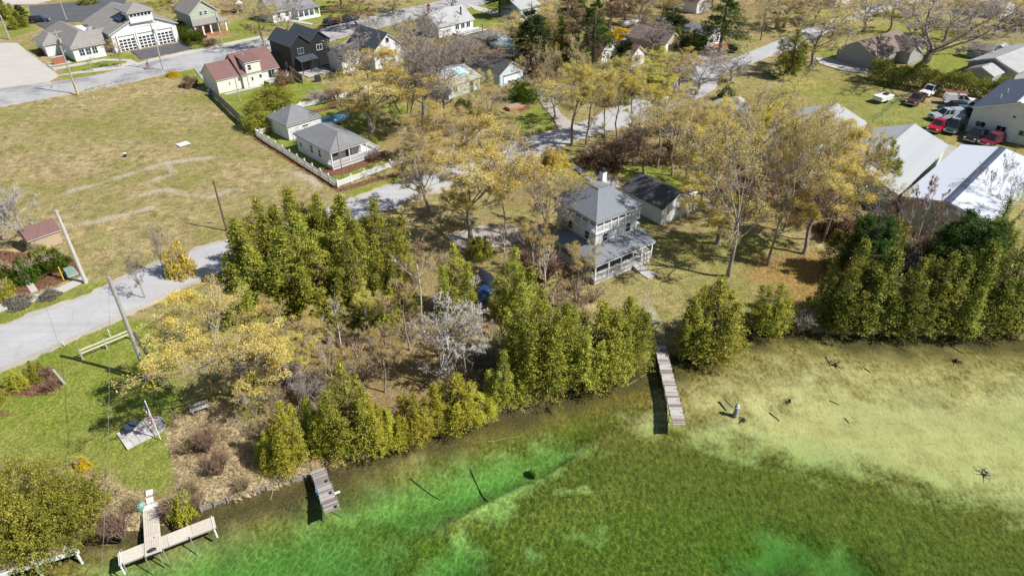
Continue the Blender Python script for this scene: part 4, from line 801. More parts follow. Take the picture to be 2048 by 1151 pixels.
# ------------------------------------------------------------------ docks
def mat_plank(name, a, b, c):
    t = NT(name); oi = t.n('ObjectInfo'); p = t.co(); n1 = t.noise(p, 3, 4, .7, (1, 8, 8)); base = t.ramp(oi.outputs['Random'], [(0.0, a), (0.5, b), (1.0, c)]); base.node.color_ramp.interpolation = 'LINEAR'
    t.bsdf(t.mix(.5, base, t.mix(1.0, base, t.ramp(n1, [(.3, (.45, .45, .45)), (.7, (1.4, 1.4, 1.4))]), 'MULTIPLY')), .9, .2, 0, t.bump(n1, .5, .02)); return t.m
P_OLD = mat_plank('old_dock_planks', (0.18, 0.155, 0.14), (0.33, 0.30, 0.28), (0.44, 0.40, 0.36)); P_RUST = mat_plank('reddish_dock_planks', (0.19, 0.15, 0.125), (0.34, 0.27, 0.225), (0.52, 0.48, 0.43)); P_BEIGE = mat_plank('beige_composite', (0.52, 0.46, 0.38), (0.56, 0.50, 0.42), (0.60, 0.54, 0.46)); P_DECK = mat_plank('tan_deck_planks', (0.34, 0.29, 0.20), (0.42, 0.36, 0.26), (0.50, 0.43, 0.32))
def dock(name, label, a, b, width, z, pw, mat, post_every=2.2, posts_up=.35, cross_strips=None, lengthwise=False, rz_off=0):
    a, b = Vector((a[0], a[1], 0)), Vector((b[0], b[1], 0)); d = b-a; L = d.length; yaw = math.atan2(d.y, d.x)
    o = empty(name, (a.x, a.y, z), yaw, label, 'dock')      # local x runs outward
    if lengthwise:
        n = max(1, round(width/pw)); q = width/n; m = MB(); m.box(0, L, .006, q-.006, -.04, 0); me = m.mesh('plank', mat)
        for i in range(n): link('plank', me, o, (0, -width/2+i*q, 0))
    else:
        n = max(1, round(L/pw)); q = L/n; m = MB(); m.box(.008, q-.008, -width/2, width/2, -.04, 0); me = m.mesh('plank', mat)
        for i in range(n):
            c = link('plank', me, o, (i*q, RND.uniform(-.03, .03), RND.uniform(-.008, .008))); c.rotation_euler = (RND.uniform(-.012, .012), RND.uniform(-.01, .01), RND.uniform(-.012, .012))
    m = MB(); [m.box(0, L, s*(width/2-.06)-.03, s*(width/2-.06)+.03, -.20, -.05) for s in (-1, 1)]; m.build('stringer', M_WOOD, o)
    k = 0; x = .3
    while x < L+.05:
        for s in (-1, 1): m = MB(); m.tube((min(x, L-.08), s*(width/2+.05), -2.4), (min(x, L-.08), s*(width/2+.05), posts_up), .035); m.build('post', M_GALV if posts_up < .3 else M_DKMETAL, o)
        m = MB(); m.box(min(x, L-.08)-.03, min(x, L-.08)+.03, -width/2-.05, width/2+.05, -.28, -.21); m.build('cross_bar', M_DKMETAL, o); x += post_every
    return o
a, b = G(1320, 690, .15), G(1359, 849, .15)
o = dock('long_dock', 'long narrow grey dock of weathered planks with short metal posts in shallow water', a, b, 1.15, .15, .15, P_RUST, 1.55, .38)
for i in range(6): m = MB(); m.box(2.2+i*1.55, 1.42+i*1.55, -.57, .57, .012, .03); m.build('pale_board', M_STEPS, o)
a, b = G(635, 938, .1), G(665, 1021, .1)
o = dock('short_dock', 'short dock of grey weathered planks with black cleats by the yellow cedar', a, b, 1.15, .1, .14, P_OLD, 1.6, .12)
for x in (1.6, 2.9, 4.4): m = MB(); m.lathe([(.10, 0), (.12, .12), (.06, .16)], 8, (x, .35, .01)); m.build('cleat', M_DKMETAL, o)
m = MB(); m.tube((3.1, .55, .05), (3.0, 1.0, -.05), .09); m.build('white_fender', M_TRIM, o); m = MB(); m.tube((2.2, -.62, -.4), (2.2, -.62, .05), .12); m.build('blue_fender', surf('blue_plastic', (.05, .16, .42), .4), o)
o = dock('white_gangway', 'beige gangway with lengthwise grooves leading to the cross dock', G(301, 1017, .1), G(307, 1106, .12), 1.12, .12, .16, P_BEIGE, 4.0, .05, lengthwise=True)
m = MB(); m.box(-.5, -.01, -.52, .52, -.10, -.01); m.build('landing', M_TRIM, o)
o = dock('cross_dock', 'long beige cross dock on legs at the end of the gangway', G(236, 1118, .06), G(430, 1042, .06), 1.15, .06, 1.62, P_BEIGE, 2.25, .22)
for x in (.15, 6.5): m = MB(); m.tube((x, -.75, -.05), (x, -.75, -.9), .07); m.tube((x, -.75, .05), (x, .65, .05), .03); m.build('bumper', M_TRIM, o)
o = empty('mooring_cushion', G(304, 1100, .13), .6, 'dark oval cushion lying on the end of the gangway', 'cushion'); m = MB(); m.lathe([(.12, 0), (.2, .04), (.18, .12), (.08, .15)], 12); c = m.build('cover', M_DKMETAL, o); c.scale = (1.6, .8, 1)
# boardwalk in the corner
o = empty('boardwalk', G(-12, 1152, .12), YAW((-12, 1152), (160, 1098)), 'wooden boardwalk with white posts at the bottom corner', 'boardwalk')
m = MB(); m.box(.006, .174, .05, 1.75, -.05, 0); me = m.mesh('plank', P_DECK)
for i in range(36): link('plank', me, o, (i*.18-1.2, 0, 0))
m = MB(); m.box(-1.2, 5.3, -.05, .04, -.3, .06); m.build('edge_beam', M_TRIM, o)
for x in (2.55, 5.15): m = MB(); m.lathe([(.10, -1.8), (.10, .35), (.13, .37), (.11, .45), (.02, .48)], 10, (x, -.15, 0)); m.build('post', M_TRIM, o)
# timber edging along the bank
o = empty('bank_edging', G(395, 1016, -.5), YAW((395, 1016), (620, 948)), 'low timber edging with stubby posts along the straw bank', 'retaining wall')
L = (G(620, 948)-G(395, 1016)).length
for i in range(4): m = MB(); m.box(i*L/4+.02, (i+1)*L/4-.02, -.06, .06, -.4, .18+RND.uniform(-.03, .03)); m.build('beam', M_WOOD, o)
for i in range(9): m = MB(); m.tube((i*L/8.5+.2, -.12, -.6), (i*L/8.5+.2, -.12, .3+RND.uniform(-.1, .2)), .06); m.build('stake', M_WOOD, o)
# ------------------------------------------------------------------ poles, wires, lamps
M_POLE = surf('weathered_pole_wood', (0.36, 0.33, 0.30), .9, .2, .2, 3); M_POLED = surf('dark_pole_wood', (0.13, 0.09, 0.07), .9, .2, .2, 3); M_YEL = surf('yellow_plastic', (0.75, 0.52, 0.03), .5); M_WIRE = surf('wire', (0.16, 0.15, 0.14), .6); M_RUSTP = surf('rusty_pole', (0.30, 0.13, 0.07), .8)
TOPS = {}
def pole(key, b, t, r, mat, label, arm=None, lamp=None, guard=False, parts=()):
    B = G(*b); h = HT(b[0], b[1], t[1]); o = empty('utility_pole', B, 0, label, 'pole', 'utility poles')
    m = MB(); m.lathe([(r*1.15, -.3), (r, 1.0), (r*.72, h)], 10); m.build('shaft', mat, o); TOPS[key] = B+Vector((0, 0, h))
    if arm is not None:
        m = MB(); m.obox((0, 0, h-.45), (2.4, .11, .13), arm); m.build('crossarm', mat, o)
        for k in (-1, -.4, .4, 1): m = MB(); x, y = math.cos(arm)*k*1.1, math.sin(arm)*k*1.1; m.lathe([(.04, h-.38), (.06, h-.30), (.03, h-.2)], 6, (x, y, 0)); m.build('insulator', M_GALV, o)
        m = MB(); m.lathe([(.04, h-2.4), (.21, h-2.35), (.21, h-1.6), (.1, h-1.5)], 10, (.36, -.05, 0)); m.build('transformer', M_GALV, o)
    if lamp is not None:
        zl = h*lamp[1]; dx, dy = math.cos(lamp[0]), math.sin(lamp[0]); m = MB(); m.path([(0, 0, zl), (dx*.8, dy*.8, zl+.25), (dx*1.8, dy*1.8, zl+.2)], .035, 5); m.build('lamp_arm', M_GALV, o); m = MB(); m.obox((dx*2.05, dy*2.05, zl+.17), (.6, .22, .14), lamp[0]); m.build('lamp_head', M_GALV, o)
    if guard: m = MB(); m.tube((.5, -.5, 0), (.15, -.15, 2.4), .06); m.build('guy_marker', M_YEL, o)
    return o
pole('a', (172, 565), (113, 420), .21, surf('pale_grey_pole', (0.50, 0.48, 0.45), .85, .2, .12, 2), 'pale grey utility pole at the end of the sidewalk by the green box'); o_ = SC.objects[-1] if False else None
pole('b', (297, 757), (217, 554), .21, M_POLE, 'tall grey utility pole on the lawn beside the rail fence', guard=True)
pole('c', (155, 188), (110, 60), .17, M_POLE, 'utility pole with crossarm and street lamp by the dry field corner', arm=.75, lamp=(1.9, .62), guard=True)
pole('d', (327, 140), (300, 42), .17, M_POLE, 'utility pole in front of the fire station doors', arm=.75)
pole('e', (453, 460), (430, 362), .13, M_POLED, 'thin dark brown pole with curved lamp arm in the dry field', lamp=(.2, .78))
pole('f', (446, 92), (432, 20), .15, M_POLE, 'utility pole in front of the green house', arm=.75)
pole('g', (133, 40), (118, -8), .15, M_POLE, 'light pole standing in the station parking lot')
pole('h', (19, 78), (0, 30), .22, M_POLE, 'thick wooden pole at the top corner')
pole('i', (480, 201), (472, 146), .10, M_GALV, 'slim grey pole beside the round olive cedars')
pole('j', (687, 358), (671, 264), .07, M_RUSTP, 'thin rusty pole in front of the white cottage')
pole('k', (966, 94), (964, 48), .12, M_POLED, 'black pole beside the low grey outbuilding')
pole('l', (1521, 80), (1530, 18), .13, M_POLED, 'dark utility pole at the far road bend', lamp=(-.2, .8))
pole('m', (1324, 36), (1322, -12), .08, M_RUSTP, 'thin reddish pole at the top behind the dark spruce')
o = empty('brace_pole', G(338, 776), 0, 'short leaning brace pole propped beside the tall lawn pole', 'pole'); B = G(338, 776); T = G(297, 757)-B; m = MB(); m.tube((0, 0, -.2), (T.x*.7, T.y*.7-.2, 6.0), .17, .13, 8); m.build('shaft', M_POLED, o)
def wire(a, b, sag, label, r=.014):
    a, b = Vector(a), Vector(b); n = 14; pts = [a.lerp(b, i/n)-Vector((0, 0, 4*sag*(i/n)*(1-i/n))) for i in range(n+1)]; m = MB(); m.path([p-a for p in pts], r, 3); o = m.build('wire', M_WIRE, loc=a); return tag(o, label, 'wire', 'overhead wires')
cs = Vector((math.cos(.75), math.sin(.75), 0))
for k, w_ in ((-1.1, 'nearer the field'), (1.1, 'nearer the station')):
    wire(TOPS['c']+cs*k-Vector((0, 0, .2)), TOPS['d']+cs*k-Vector((0, 0, .2)), .5, 'overhead wire between the two station road poles, '+w_); wire(TOPS['d']+cs*k-Vector((0, 0, .2)), TOPS['f']+cs*k-Vector((0, 0, .2)), .5, 'overhead wire on towards the green house pole, '+w_)
wire(TOPS['a'], TOPS['b'], .4, 'overhead wire from the sidewalk pole across the road to the lawn pole'); wire(TOPS['c'], TOPS['a'], 1.5, 'long overhead wire across the dry field to the sidewalk pole')
wire(TOPS['b'], G(200, 1180, 6), .8, 'pale overhead wire from the lawn pole down over the lake', .018); wire(TOPS['i'], G(560, 150, 4.5), .3, 'service wire from the slim pole to the cream house'); wire(TOPS['j'], TOPS['i'], .5, 'service wire from the rusty pole past the pyramid roofed garage')
# ------------------------------------------------------------------ fences
def lined(pts): return [(Vector(G(*a)), Vector(G(*b))) for a, b in zip(pts, pts[1:])]
def picket_fence(pts, label, h=1.05, bay=2.35):
    o = empty('picket_fence', G(*pts[0]), 0, label, 'fence'); org = G(*pts[0])
    for A, B in lined(pts):
        A, B = A-org, B-org; L = (B-A).length; n = max(1, round(L/bay)); d = (B-A)/L; ang = math.atan2(d.y, d.x)
        for i in range(n+1):
            p = A+d*(L*i/n); m = MB(); m.obox((p.x, p.y, .62), (.13, .13, 1.3), ang); m.obox((p.x, p.y, 1.30), (.19, .19, .06), ang); m.build('post', M_TRIM, o)
        for i in range(n):
            m = MB(); a, b = A+d*(L*i/n+.08), A+d*(L*(i+1)/n-.08); l = (b-a).length; c = (a+b)/2; m.obox((c.x, c.y, .3), (l, .04, .09), ang); m.obox((c.x, c.y, .85), (l, .04, .09), ang)
            k = int(l/.125)
            for j in range(k): p = a+d*(l*(j+.5)/k); m.obox((p.x-d.y*-.03, p.y-d.x*.03, h*.5+.05-.10*math.sin(math.pi*(j+.5)/k)*.5), (.085, .022, h-.05-.10*math.sin(math.pi*(j+.5)/k)), ang)
            m.build('picket_section', M_TRIM, o)
picket_fence([(514, 272), (676, 374), (806, 326)], 'white picket fence around the near corner of the cottage yard')
picket_fence([(850, 322), (930, 290)], 'white picket fence piece beyond the driveway gap by the orange maple')
picket_fence([(514, 272), (546, 261)], 'short white picket piece at the pyramid roofed garage')
picket_fence([(552, 236), (602, 216), (677, 199), (726, 184), (770, 172)], 'white picket fence along the back of the cottage yard')
def board_fence(pts, label, h=1.7, bay=2.3, mat=None):
    org = G(*pts[0]); o = empty('board_fence', org, 0, label, 'fence')
    for A, B in lined(pts):
        A, B = A-org, B-org; L = (B-A).length; n = max(1, round(L/bay)); d = (B-A)/L; ang = math.atan2(d.y, d.x)
        for i in range(n+1): p = A+d*(L*i/n); m = MB(); m.obox((p.x, p.y, h/2), (.12, .12, h+.15), ang); m.build('post', mat or M_WOOD, o)
        for i in range(n):
            m = MB(); a, b = A+d*(L*i/n+.07), A+d*(L*(i+1)/n-.07); l = (b-a).length; k = int(l/.16)
            for j in range(k): p = a+d*(l*(j+.5)/k); m.obox((p.x, p.y, h/2+RND.uniform(-.02, .02)), (.15, .025, h), ang)
            m.build('board_section', mat or M_WOOD, o)
board_fence([(424, 190), (487, 250)], 'weathered wooden fence along the field edge of the cream house yard'); board_fence([(583, 148), (607, 166)], 'grey board fence beside the black house terrace', 1.5)
o = empty('rail_fence', G(165, 716), YAW((165, 716), (262, 676)), 'two rail pale wooden fence on the lawn by the tall pole', 'fence'); L = (G(262, 676)-G(165, 716)).length
for i in range(3): m = MB(); m.box(i*L/2-.08, i*L/2+.08, -.06, .06, -.2, 1.15); m.build('post', M_POLE, o)
M_RAIL = surf('pale_rail', (0.60, 0.56, 0.44), .8)
for z in (.55, .95):
    for i in range(2): m = MB(); m.box(i*L/2+.04, (i+1)*L/2-.04, -.12, -.065, z, z+.15); m.build('rail', M_RAIL, o)
o = empty('guard_rail', G(174, 180), YAW((174, 180), (262, 158)), 'low galvanised guard rail along the upper edge of the dry field', 'fence'); L = (G(262, 158)-G(174, 180)).length
for i in range(8): m = MB(); m.box(i*L/7-.06, i*L/7+.06, -.06, .06, -.1, .75); m.build('post', M_GALV, o)
m = MB(); m.box(0, L, -.10, -.065, .62, .72); m.box(0, L, -.10, -.065, .30, .38); m.build('rail', M_GALV, o)
M_CHAIN = surf('green_chain_link', (0.10, 0.22, 0.17), .6)
org = G(1744, 246); o = empty('wire_fence', org, 0, 'green wire fence running up the lawn beside the trailer', 'fence')
pts = [G(1744, 246), G(1762, 232), G(1780, 218), G(1800, 205), G(1822, 190)]
for i, p in enumerate(pts): m = MB(); m.tube(p-org, p-org+Vector((0, 0, 1.3)), .035); m.build('post', M_CHAIN, o)
for a, b in zip(pts, pts[1:]):
    m = MB()
    for z in (.1, .4, .7, 1.0, 1.28): m.tube(a-org+Vector((0, 0, z)), b-org+Vector((0, 0, z)), .012, None, 3)
    for k in range(10): q = (a-org).lerp(b-org, k/10); m.tube(q+Vector((0, 0, .1)), q+Vector((0, 0, 1.28)), .008, None, 3)
    m.build('wire_section', M_CHAIN, o)
# ------------------------------------------------------------------ vehicles
M_TYRE = surf('tyre_rubber', (0.022, 0.022, 0.024), .85, .2, .1); M_LAMP = surf('headlamp', (0.75, 0.75, 0.72), .2, .5, .03); M_TAIL = surf('tail_lamp', (0.45, 0.02, 0.02), .3, .5, .03)
def paint_mat(name, c, rough=.25):
    t = NT(name); b = t.bsdf(c, rough, .5); b.inputs['Coat Weight'].default_value = .4; b.inputs['Coat Roughness'].default_value = .08; return t.m
PAINTS = {}
def PM(n, c): 
    if n not in PAINTS: PAINTS[n] = paint_mat(n, c)
    return PAINTS[n]
def shrink(face, k, off):
    c = sum(face, Vector())/len(face); n = (face[1]-face[0]).cross(face[2]-face[0]).normalized(); return [c+(p-c)*k+n*off for p in face]
def vehicle(px, front, kind, paint, label, rack=None, cap=None, scale=1.0, name=None):
    """front: a photo point the nose faces; kinds: pickup, suv, car, van"""
    c = G(*px); f = G(*front); yaw = math.atan2(f.y-c.y, f.x-c.x); L, W = {'pickup': (5.6, 1.95), 'suv': (4.8, 1.9), 'car': (4.5, 1.8), 'van': (5.2, 1.98)}[kind]
    o = empty(name or {'pickup': 'pickup_truck', 'suv': 'parked_car', 'car': 'parked_car', 'van': 'van'}[kind], c, yaw, label, 'truck' if kind == 'pickup' else 'van' if kind == 'van' else 'car', 'parked vehicles'); o.scale = (scale,)*3
    hw = W/2; zb = 1.0 if kind == 'pickup' else .92; g = .38
    cabx = {'pickup': (-.75, 1.35, -.55, .55), 'suv': (-2.3, 1.05, -1.95, .25), 'car': (-1.75, 1.15, -1.05, .3), 'van': (-2.5, 1.6, -2.35, .8)}[kind]; zt = {'pickup': 1.85, 'suv': 1.75, 'car': 1.42, 'van': 2.0}[kind]
    m = MB()                            # lower body: sills, wings and bonnet with rounded shoulders
    hoodz = zb+.06 if kind == 'pickup' else zb-.02
    prof = [(-L/2, g+.12), (-L/2+.1, g), (L/2-.15, g), (L/2, g+.15), (L/2, hoodz-.28), (L/2-.18, hoodz-.10), (cabx[1], hoodz), (cabx[0], zb), (-L/2+.04, zb), (-L/2, zb-.1)]
    if kind == 'pickup': prof = prof[:7] + [(cabx[0], zb+.02), (cabx[0]-.02, .62), (-L/2+.12, .62), (-L/2+.1, g+.2)][:0] + prof[7:]
    n = len(prof); ins = .10
    vs = [(x, -hw+(ins if z > zb-.15 else 0), z) for x, z in prof] + [(x, hw-(ins if z > zb-.15 else 0), z) for x, z in prof]
    m.add(vs, [tuple(range(n)), tuple(range(2*n-1, n-1, -1))] + [((i+1) % n, i, n+i, n+(i+1) % n) for i in range(n)]); m.build('body', paint, o)
    if kind == 'pickup' and not cap:    # open load bed
        b = MB(); b.box(-L/2+.12, cabx[0]-.08, -hw+.24, hw-.24, zb-.02, zb+.004); b.build('bed_liner', M_DKMETAL, o)
        b = MB(); b.box(-L/2+.05, cabx[0]-.03, -hw+.12, -hw+.23, zb, zb+.12); b.box(-L/2+.05, cabx[0]-.03, hw-.23, hw-.12, zb, zb+.12); b.box(-L/2+.03, -L/2+.11, -hw+.23, hw-.23, zb, zb+.12); b.build('bed_side', paint, o)
    x0, x1, x2, x3 = cabx; b_ = hw-.10; t_ = hw-.30; q = zb-.01
    lo = [Vector((x0, -b_, q)), Vector((x1, -b_, q)), Vector((x1, b_, q)), Vector((x0, b_, q))]; hi = [Vector((x2, -t_, zt)), Vector((x3, -t_, zt)), Vector((x3, t_, zt)), Vector((x2, t_, zt))]
    m = MB(); m.add(lo+hi, [(3,2,1,0),(4,5,6,7),(0,1,5,4),(1,2,6,5),(2,3,7,6),(3,0,4,7)]); m.build('cab', paint, o)
    faces = {'windscreen': [lo[1], lo[2], hi[2], hi[1]], 'rear_window': [lo[3], lo[0], hi[0], hi[3]]}
    for k, fc in faces.items(): q_ = shrink(fc, .86, .012); m = MB(); m.add(q_, [(0, 1, 2, 3)]); m.build(k, M_GLASS, o)
    for s, fc in ((0, [lo[0], lo[1], hi[1], hi[0]]), (1, [lo[2], lo[3], hi[3], hi[2]])):
        mid = [(fc[0]+fc[1])/2, (fc[3]+fc[2])/2]
        for h_ in ([fc[0], mid[0], mid[1], fc[3]], [mid[0], fc[1], fc[2], mid[1]]): m = MB(); m.add(shrink(h_, .82, .012), [(0, 1, 2, 3)]); m.build('side_window', M_GLASS, o)
    w0 = MB(); w0.lathe([(.20, -.11), (.36, -.11), (.39, -.06), (.39, .06), (.36, .11), (.20, .11)], 14); wm = w0.mesh('tyre', M_TYRE, True); r0 = MB(); r0.lathe([(.19, -.08), (.20, .115), (.08, .10)], 10); rm = r0.mesh('rim', M_GALV)
    for x in (-L*.30, L*.31):
        for s in (-1, 1): w_ = link('wheel', wm, o, (x, s*(hw-.07), .39)); w_.rotation_euler = (-s*math.pi/2, 0, 0); r_ = link('rim', rm, w_)
    for s in (-1, 1):
        m = MB(); m.box(L/2-.12, L/2+.012, s*(hw-.22)-.16, s*(hw-.22)+.16, hoodz-.34, hoodz-.18); m.build('headlight', M_LAMP, o); m = MB(); m.box(-L/2-.012, -L/2+.06, s*(hw-.14)-.09, s*(hw-.14)+.09, zb-.32, zb-.08); m.build('tail_light', M_TAIL, o)
        m = MB(); m.box(x1-.35, x1-.2, s*(hw+.02)-.09, s*(hw+.02)+.09, zb+.08, zb+.26); m.build('mirror', M_DKMETAL, o)
    m = MB(); m.box(L/2-.02, L/2+.09, -hw+.08, hw-.08, g+.02, g+.20); m.build('bumper', M_GALV, o); m = MB(); m.box(-L/2-.09, -L/2+.02, -hw+.08, hw-.08, g+.05, g+.22); m.build('bumper', M_GALV, o); m = MB(); m.box(L/2-.03, L/2+.014, -.5, .5, hoodz-.36, hoodz-.16); m.build('grille', M_DKMETAL, o)
    if cap: m = MB(); xa, xb = -L/2+.06, cabx[0]-.02; m.add([(xa, -hw+.12, zb), (xb, -hw+.12, zb), (xb, hw-.12, zb), (xa, hw-.12, zb), (xa+.1, -hw+.28, zt-.02), (xb, -hw+.28, zt-.02), (xb, hw-.28, zt-.02), (xa+.1, hw-.28, zt-.02)], [(3,2,1,0),(4,5,6,7),(0,1,5,4),(1,2,6,5),(2,3,7,6),(3,0,4,7)]); m.build('bed_cap', cap, o)
    if rack:
        m = MB(); xs = (-L/2+.3, -.6, .2)
        for x in xs: m.tube((x, -hw+.2, zt+.18), (x, hw-.2, zt+.18), .03); m.tube((x, -hw+.25, zt-.1), (x, -hw+.25, zt+.18), .025); m.tube((x, hw-.25, zt-.1), (x, hw-.25, zt+.18), .025)
        m.build('roof_rack', M_GALV, o)
        for s in (-1, 0, 1):
            l = MB(); l.box(-L/2+.1, .9, s*.42-.13, s*.42-.08, zt+.22, zt+.27); l.box(-L/2+.1, .9, s*.42+.08, s*.42+.13, zt+.22, zt+.27)
            for k in range(8): l.box(-L/2+.3+k*.4, -L/2+.34+k*.4, s*.42-.08, s*.42+.08, zt+.23, zt+.26)
            l.build('ladder', rack, o)
    return o
z4 = lambda x, y: (1700+x/5.885, 150+y/5.885)
M_RLAD = surf('reddish_ladder', (.45, .18, .14), .6)
vehicle(z4(765, 325), z4(690, 375), 'pickup', PM('dark_maroon_paint', (.085, .025, .025)), 'dark maroon pickup truck parked beside the wire fence')
vehicle(z4(935, 225), z4(850, 262), 'pickup', PM('white_paint', (.75, .75, .74)), 'white pickup truck parked against the long hedge')
vehicle(z4(1285, 340), z4(1420, 350), 'pickup', PM('white_paint', (.75, .75, .74)), 'white pickup with white cap and reddish ladders on its rack', rack=M_RLAD, cap=PM('white_paint', (.75, .75, .74)))
vehicle(z4(1190, 425), z4(1075, 425), 'suv', PM('black_paint', (.012, .013, .016)), 'black car parked between the ladder truck and the silver pickup')
vehicle(z4(1265, 470), z4(1160, 465), 'suv', PM('slate_blue_paint', (.06, .085, .13)), 'slate blue car half hidden behind the silver pickup', scale=.95)
vehicle(z4(1120, 515), z4(1000, 522), 'pickup', PM('silver_paint', (.36, .39, .42)), 'silver pickup with silver bed cap beside the workshop', cap=PM('silver_paint', (.36, .39, .42)))
vehicle(z4(1030, 640), z4(935, 700), 'pickup', PM('red_paint', (.42, .008, .022)), 'bright red pickup truck in the yard beside the workshop')
vehicle(z4(1215, 650), z4(1130, 720), 'van', PM('dark_green_paint', (.03, .055, .05)), 'dark green van with white ladder rack next to the red pickup', rack=M_TRIM)
vehicle(z4(1470, 750), z4(1375, 810), 'pickup', PM('black_paint', (.012, .013, .016)), 'black pickup truck in front of the workshop door')
vehicle(z4(1655, 808), z4(1560, 838), 'suv', PM('wine_red_paint', (.16, .014, .03)), 'wine red car at the workshop corner nearest the white shed roof')
vehicle((664, 49), (690, 42), 'suv', PM('navy_paint', (.015, .02, .045)), 'dark navy car parked at the road above the white gabled house')
vehicle((702, 42), (725, 36), 'suv', PM('black_paint', (.012, .013, .016)), 'black car parked behind the reddish bare tree')
vehicle((80, 44), (106, 42), 'suv', PM('black_paint', (.012, .013, .016)), 'black patrol car with yellow stripe in the station parking lot'); 
vehicle((1258, 84), (1240, 92), 'suv', PM('silver_paint', (.36, .39, .42)), 'silver car behind the maroon roofed house')
vehicle((1326, 266), (1345, 274), 'car', PM('slate_blue_paint', (.06, .085, .13)), 'slate blue car under the trees beside the gravel road')
# trailer
c = G(1764, 203); o = empty('camping_trailer', c, YAW((1750, 206), (1780, 198)), 'small white folded camping trailer alone on the lawn', 'trailer')
m = MB(); m.box(-1.6, 1.6, -.95, .95, .45, 1.0); m.build('body', PM('white_paint', (.75, .75, .74)), o); m = MB(); m.box(-1.66, 1.66, -1.0, 1.0, 1.0, 1.22); m.build('lid', M_TRIM, o); m = MB(); m.box(.2, 1.0, -.4, .4, 1.22, 1.45); m.build('roof_bag', M_DKMETAL, o); m = MB(); m.tube((1.6, 0, .5), (2.6, 0, .45), .05); m.tube((2.5, 0, 0), (2.5, 0, .5), .04); m.build('drawbar', M_DKMETAL, o)
for s in (-1, 1): w0 = MB(); w0.lathe([(.14, -.08), (.28, -.08), (.28, .08), (.14, .08)], 12); w_ = w0.build('wheel', M_TYRE, o); w_.location = (0, s*.9, .28); w_.rotation_euler = (math.pi/2, 0, 0)
# boats by the cedars
def boat(px, front, L, W, label, hull, cover, name='covered_boat'):
    c = G(*px); f = G(*front); o = empty(name, c, math.atan2(f.y-c.y, f.x-c.x), label, 'boat'); st = [(-L/2, .92, 0), (-L*.2, 1.0, 0), (L*.15, .92, .02), (L*.35, .6, .12), (L/2, .04, .35)]
    vs, fs = [], []
    for x, k, r in st: vs += [(x, -W/2*k*.55, .35+r), (x, -W/2*k, .95+r*.3), (x, W/2*k, .95+r*.3), (x, W/2*k*.55, .35+r)]
    n = len(st)
    for i in range(n-1):
        for j in range(4): fs.append((i*4+j, i*4+(j+1) % 4, (i+1)*4+(j+1) % 4, (i+1)*4+j))
    fs += [(0, 1, 2, 3), (4*n-1, 4*n-2, 4*n-3, 4*n-4)]; m = MB(); m.add(vs, [f_[::-1] for f_ in fs]); m.build('hull', hull, o)
    vs, fs = [], []
    for x, k, r in st:
        for q in range(7): a = math.pi*q/6; vs.append((x, -math.cos(a)*W/2*k*1.03, .93+r*.3+math.sin(a)*(.55 if x < L*.2 else .25)+RND.uniform(-.03, .03)))
    for i in range(n-1):
        for j in range(6): fs.append((i*7+j, (i+1)*7+j, (i+1)*7+j+1, i*7+j+1))
    fs += [tuple(range(7))]; m = MB(); m.add(vs, fs); m.build('cover', cover, o, True)
    m = MB(); m.box(-L*.3, -L*.22, -W*.4, W*.4, 0, .4); m.box(L*.1, L*.18, -W*.35, W*.35, 0, .4); m.build('cradle', M_WOOD, o); return o
M_TARP = surf('blue_tarpaulin', (.014, .05, .15), .45, .4, .25, 2); M_TARPL = surf('light_blue_tarpaulin', (.12, .32, .52), .5, .4, .3, 2); M_BOATD = surf('black_boat_cover', (.02, .024, .032), .5, .4)
boat((964, 610), (956, 640), 3.8, 1.5, 'boat under a bright blue tarpaulin between the slim cedars', PM('white_paint', (.75, .75, .74)), M_TARP)
boat((974, 572), (960, 552), 4.2, 1.7, 'dark covered boat with pale hull behind the blue tarpaulin boat', PM('silver_paint', (.36, .39, .42)), M_BOATD)
boat((672, 248), (700, 240), 5.5, 2.0, 'boat under light blue tarpaulin behind the pyramid roofed garage', PM('white_paint', (.75, .75, .74)), M_TARPL)
boat((1262, 52), (1290, 44), 6, 2.2, 'white boat under pale covers above the yellow shrub', PM('white_paint', (.75, .75, .74)), M_TRIM)
boat((1466, 104), (1474, 108), 3.2, 1.4, 'small dark rowing boat on the grass by the far road', PM('black_paint', (.012, .013, .016)), M_BOATD, 'rowing_boat')
# ------------------------------------------------------------------ garden and street furniture
o = empty('transformer_box', G(143, 548), .75, 'green metal transformer box beside the pale sidewalk pole', 'utility box'); o.scale = (.72, .72, .72); M_TGREEN = surf('transformer_green', (.22, .33, .28), .5)
m = MB(); m.extr_y([(-.75, 0), (.75, 0), (.75, .8), (.35, 1.15), (-.75, 1.15)], -.6, .6); m.build('cabinet', M_TGREEN, o); m = MB(); m.box(-.9, .9, -.75, .75, -.05, .06); m.build('pad', M_STEPS, o); m = MB(); [m.box(.752, .77, y-.09, y+.09, .4, .6) for y in (-.3, .3)]; m.build('warning_label', M_TRIM, o)
for px, h_, l in (((128, 560), 1.8, 'yellow marker post beside the lavender at the sidewalk'), ((341, 152), 1.7, 'yellow topped marker post beside the forsythia by the road'), ((312, 780), 1.2, 'yellow guy guard near the foot of the tall lawn pole')): tag(MB().lathe([(.06, 0), (.06, h_), (.02, h_+.04)], 8).build('marker_post', M_YEL, loc=G(*px)), l, 'post')
for px, h_, l in (((406, 136), 1.6, 'white post beside the cream house driveway'), ((221, 672), .9, 'small white stake at the lawn edge by the road'), ((128, 690), .5, 'low white stake at the road edge of the lawn'), ((188, 198), .6, 'white stub post in the corner of the dry field'), ((326, 148), 1.1, 'white meter post at the foot of the station road pole')): tag(MB().lathe([(.05, 0), (.05, h_), (.02, h_+.03)], 6).build('marker_post', M_TRIM, loc=G(*px)), l, 'post')
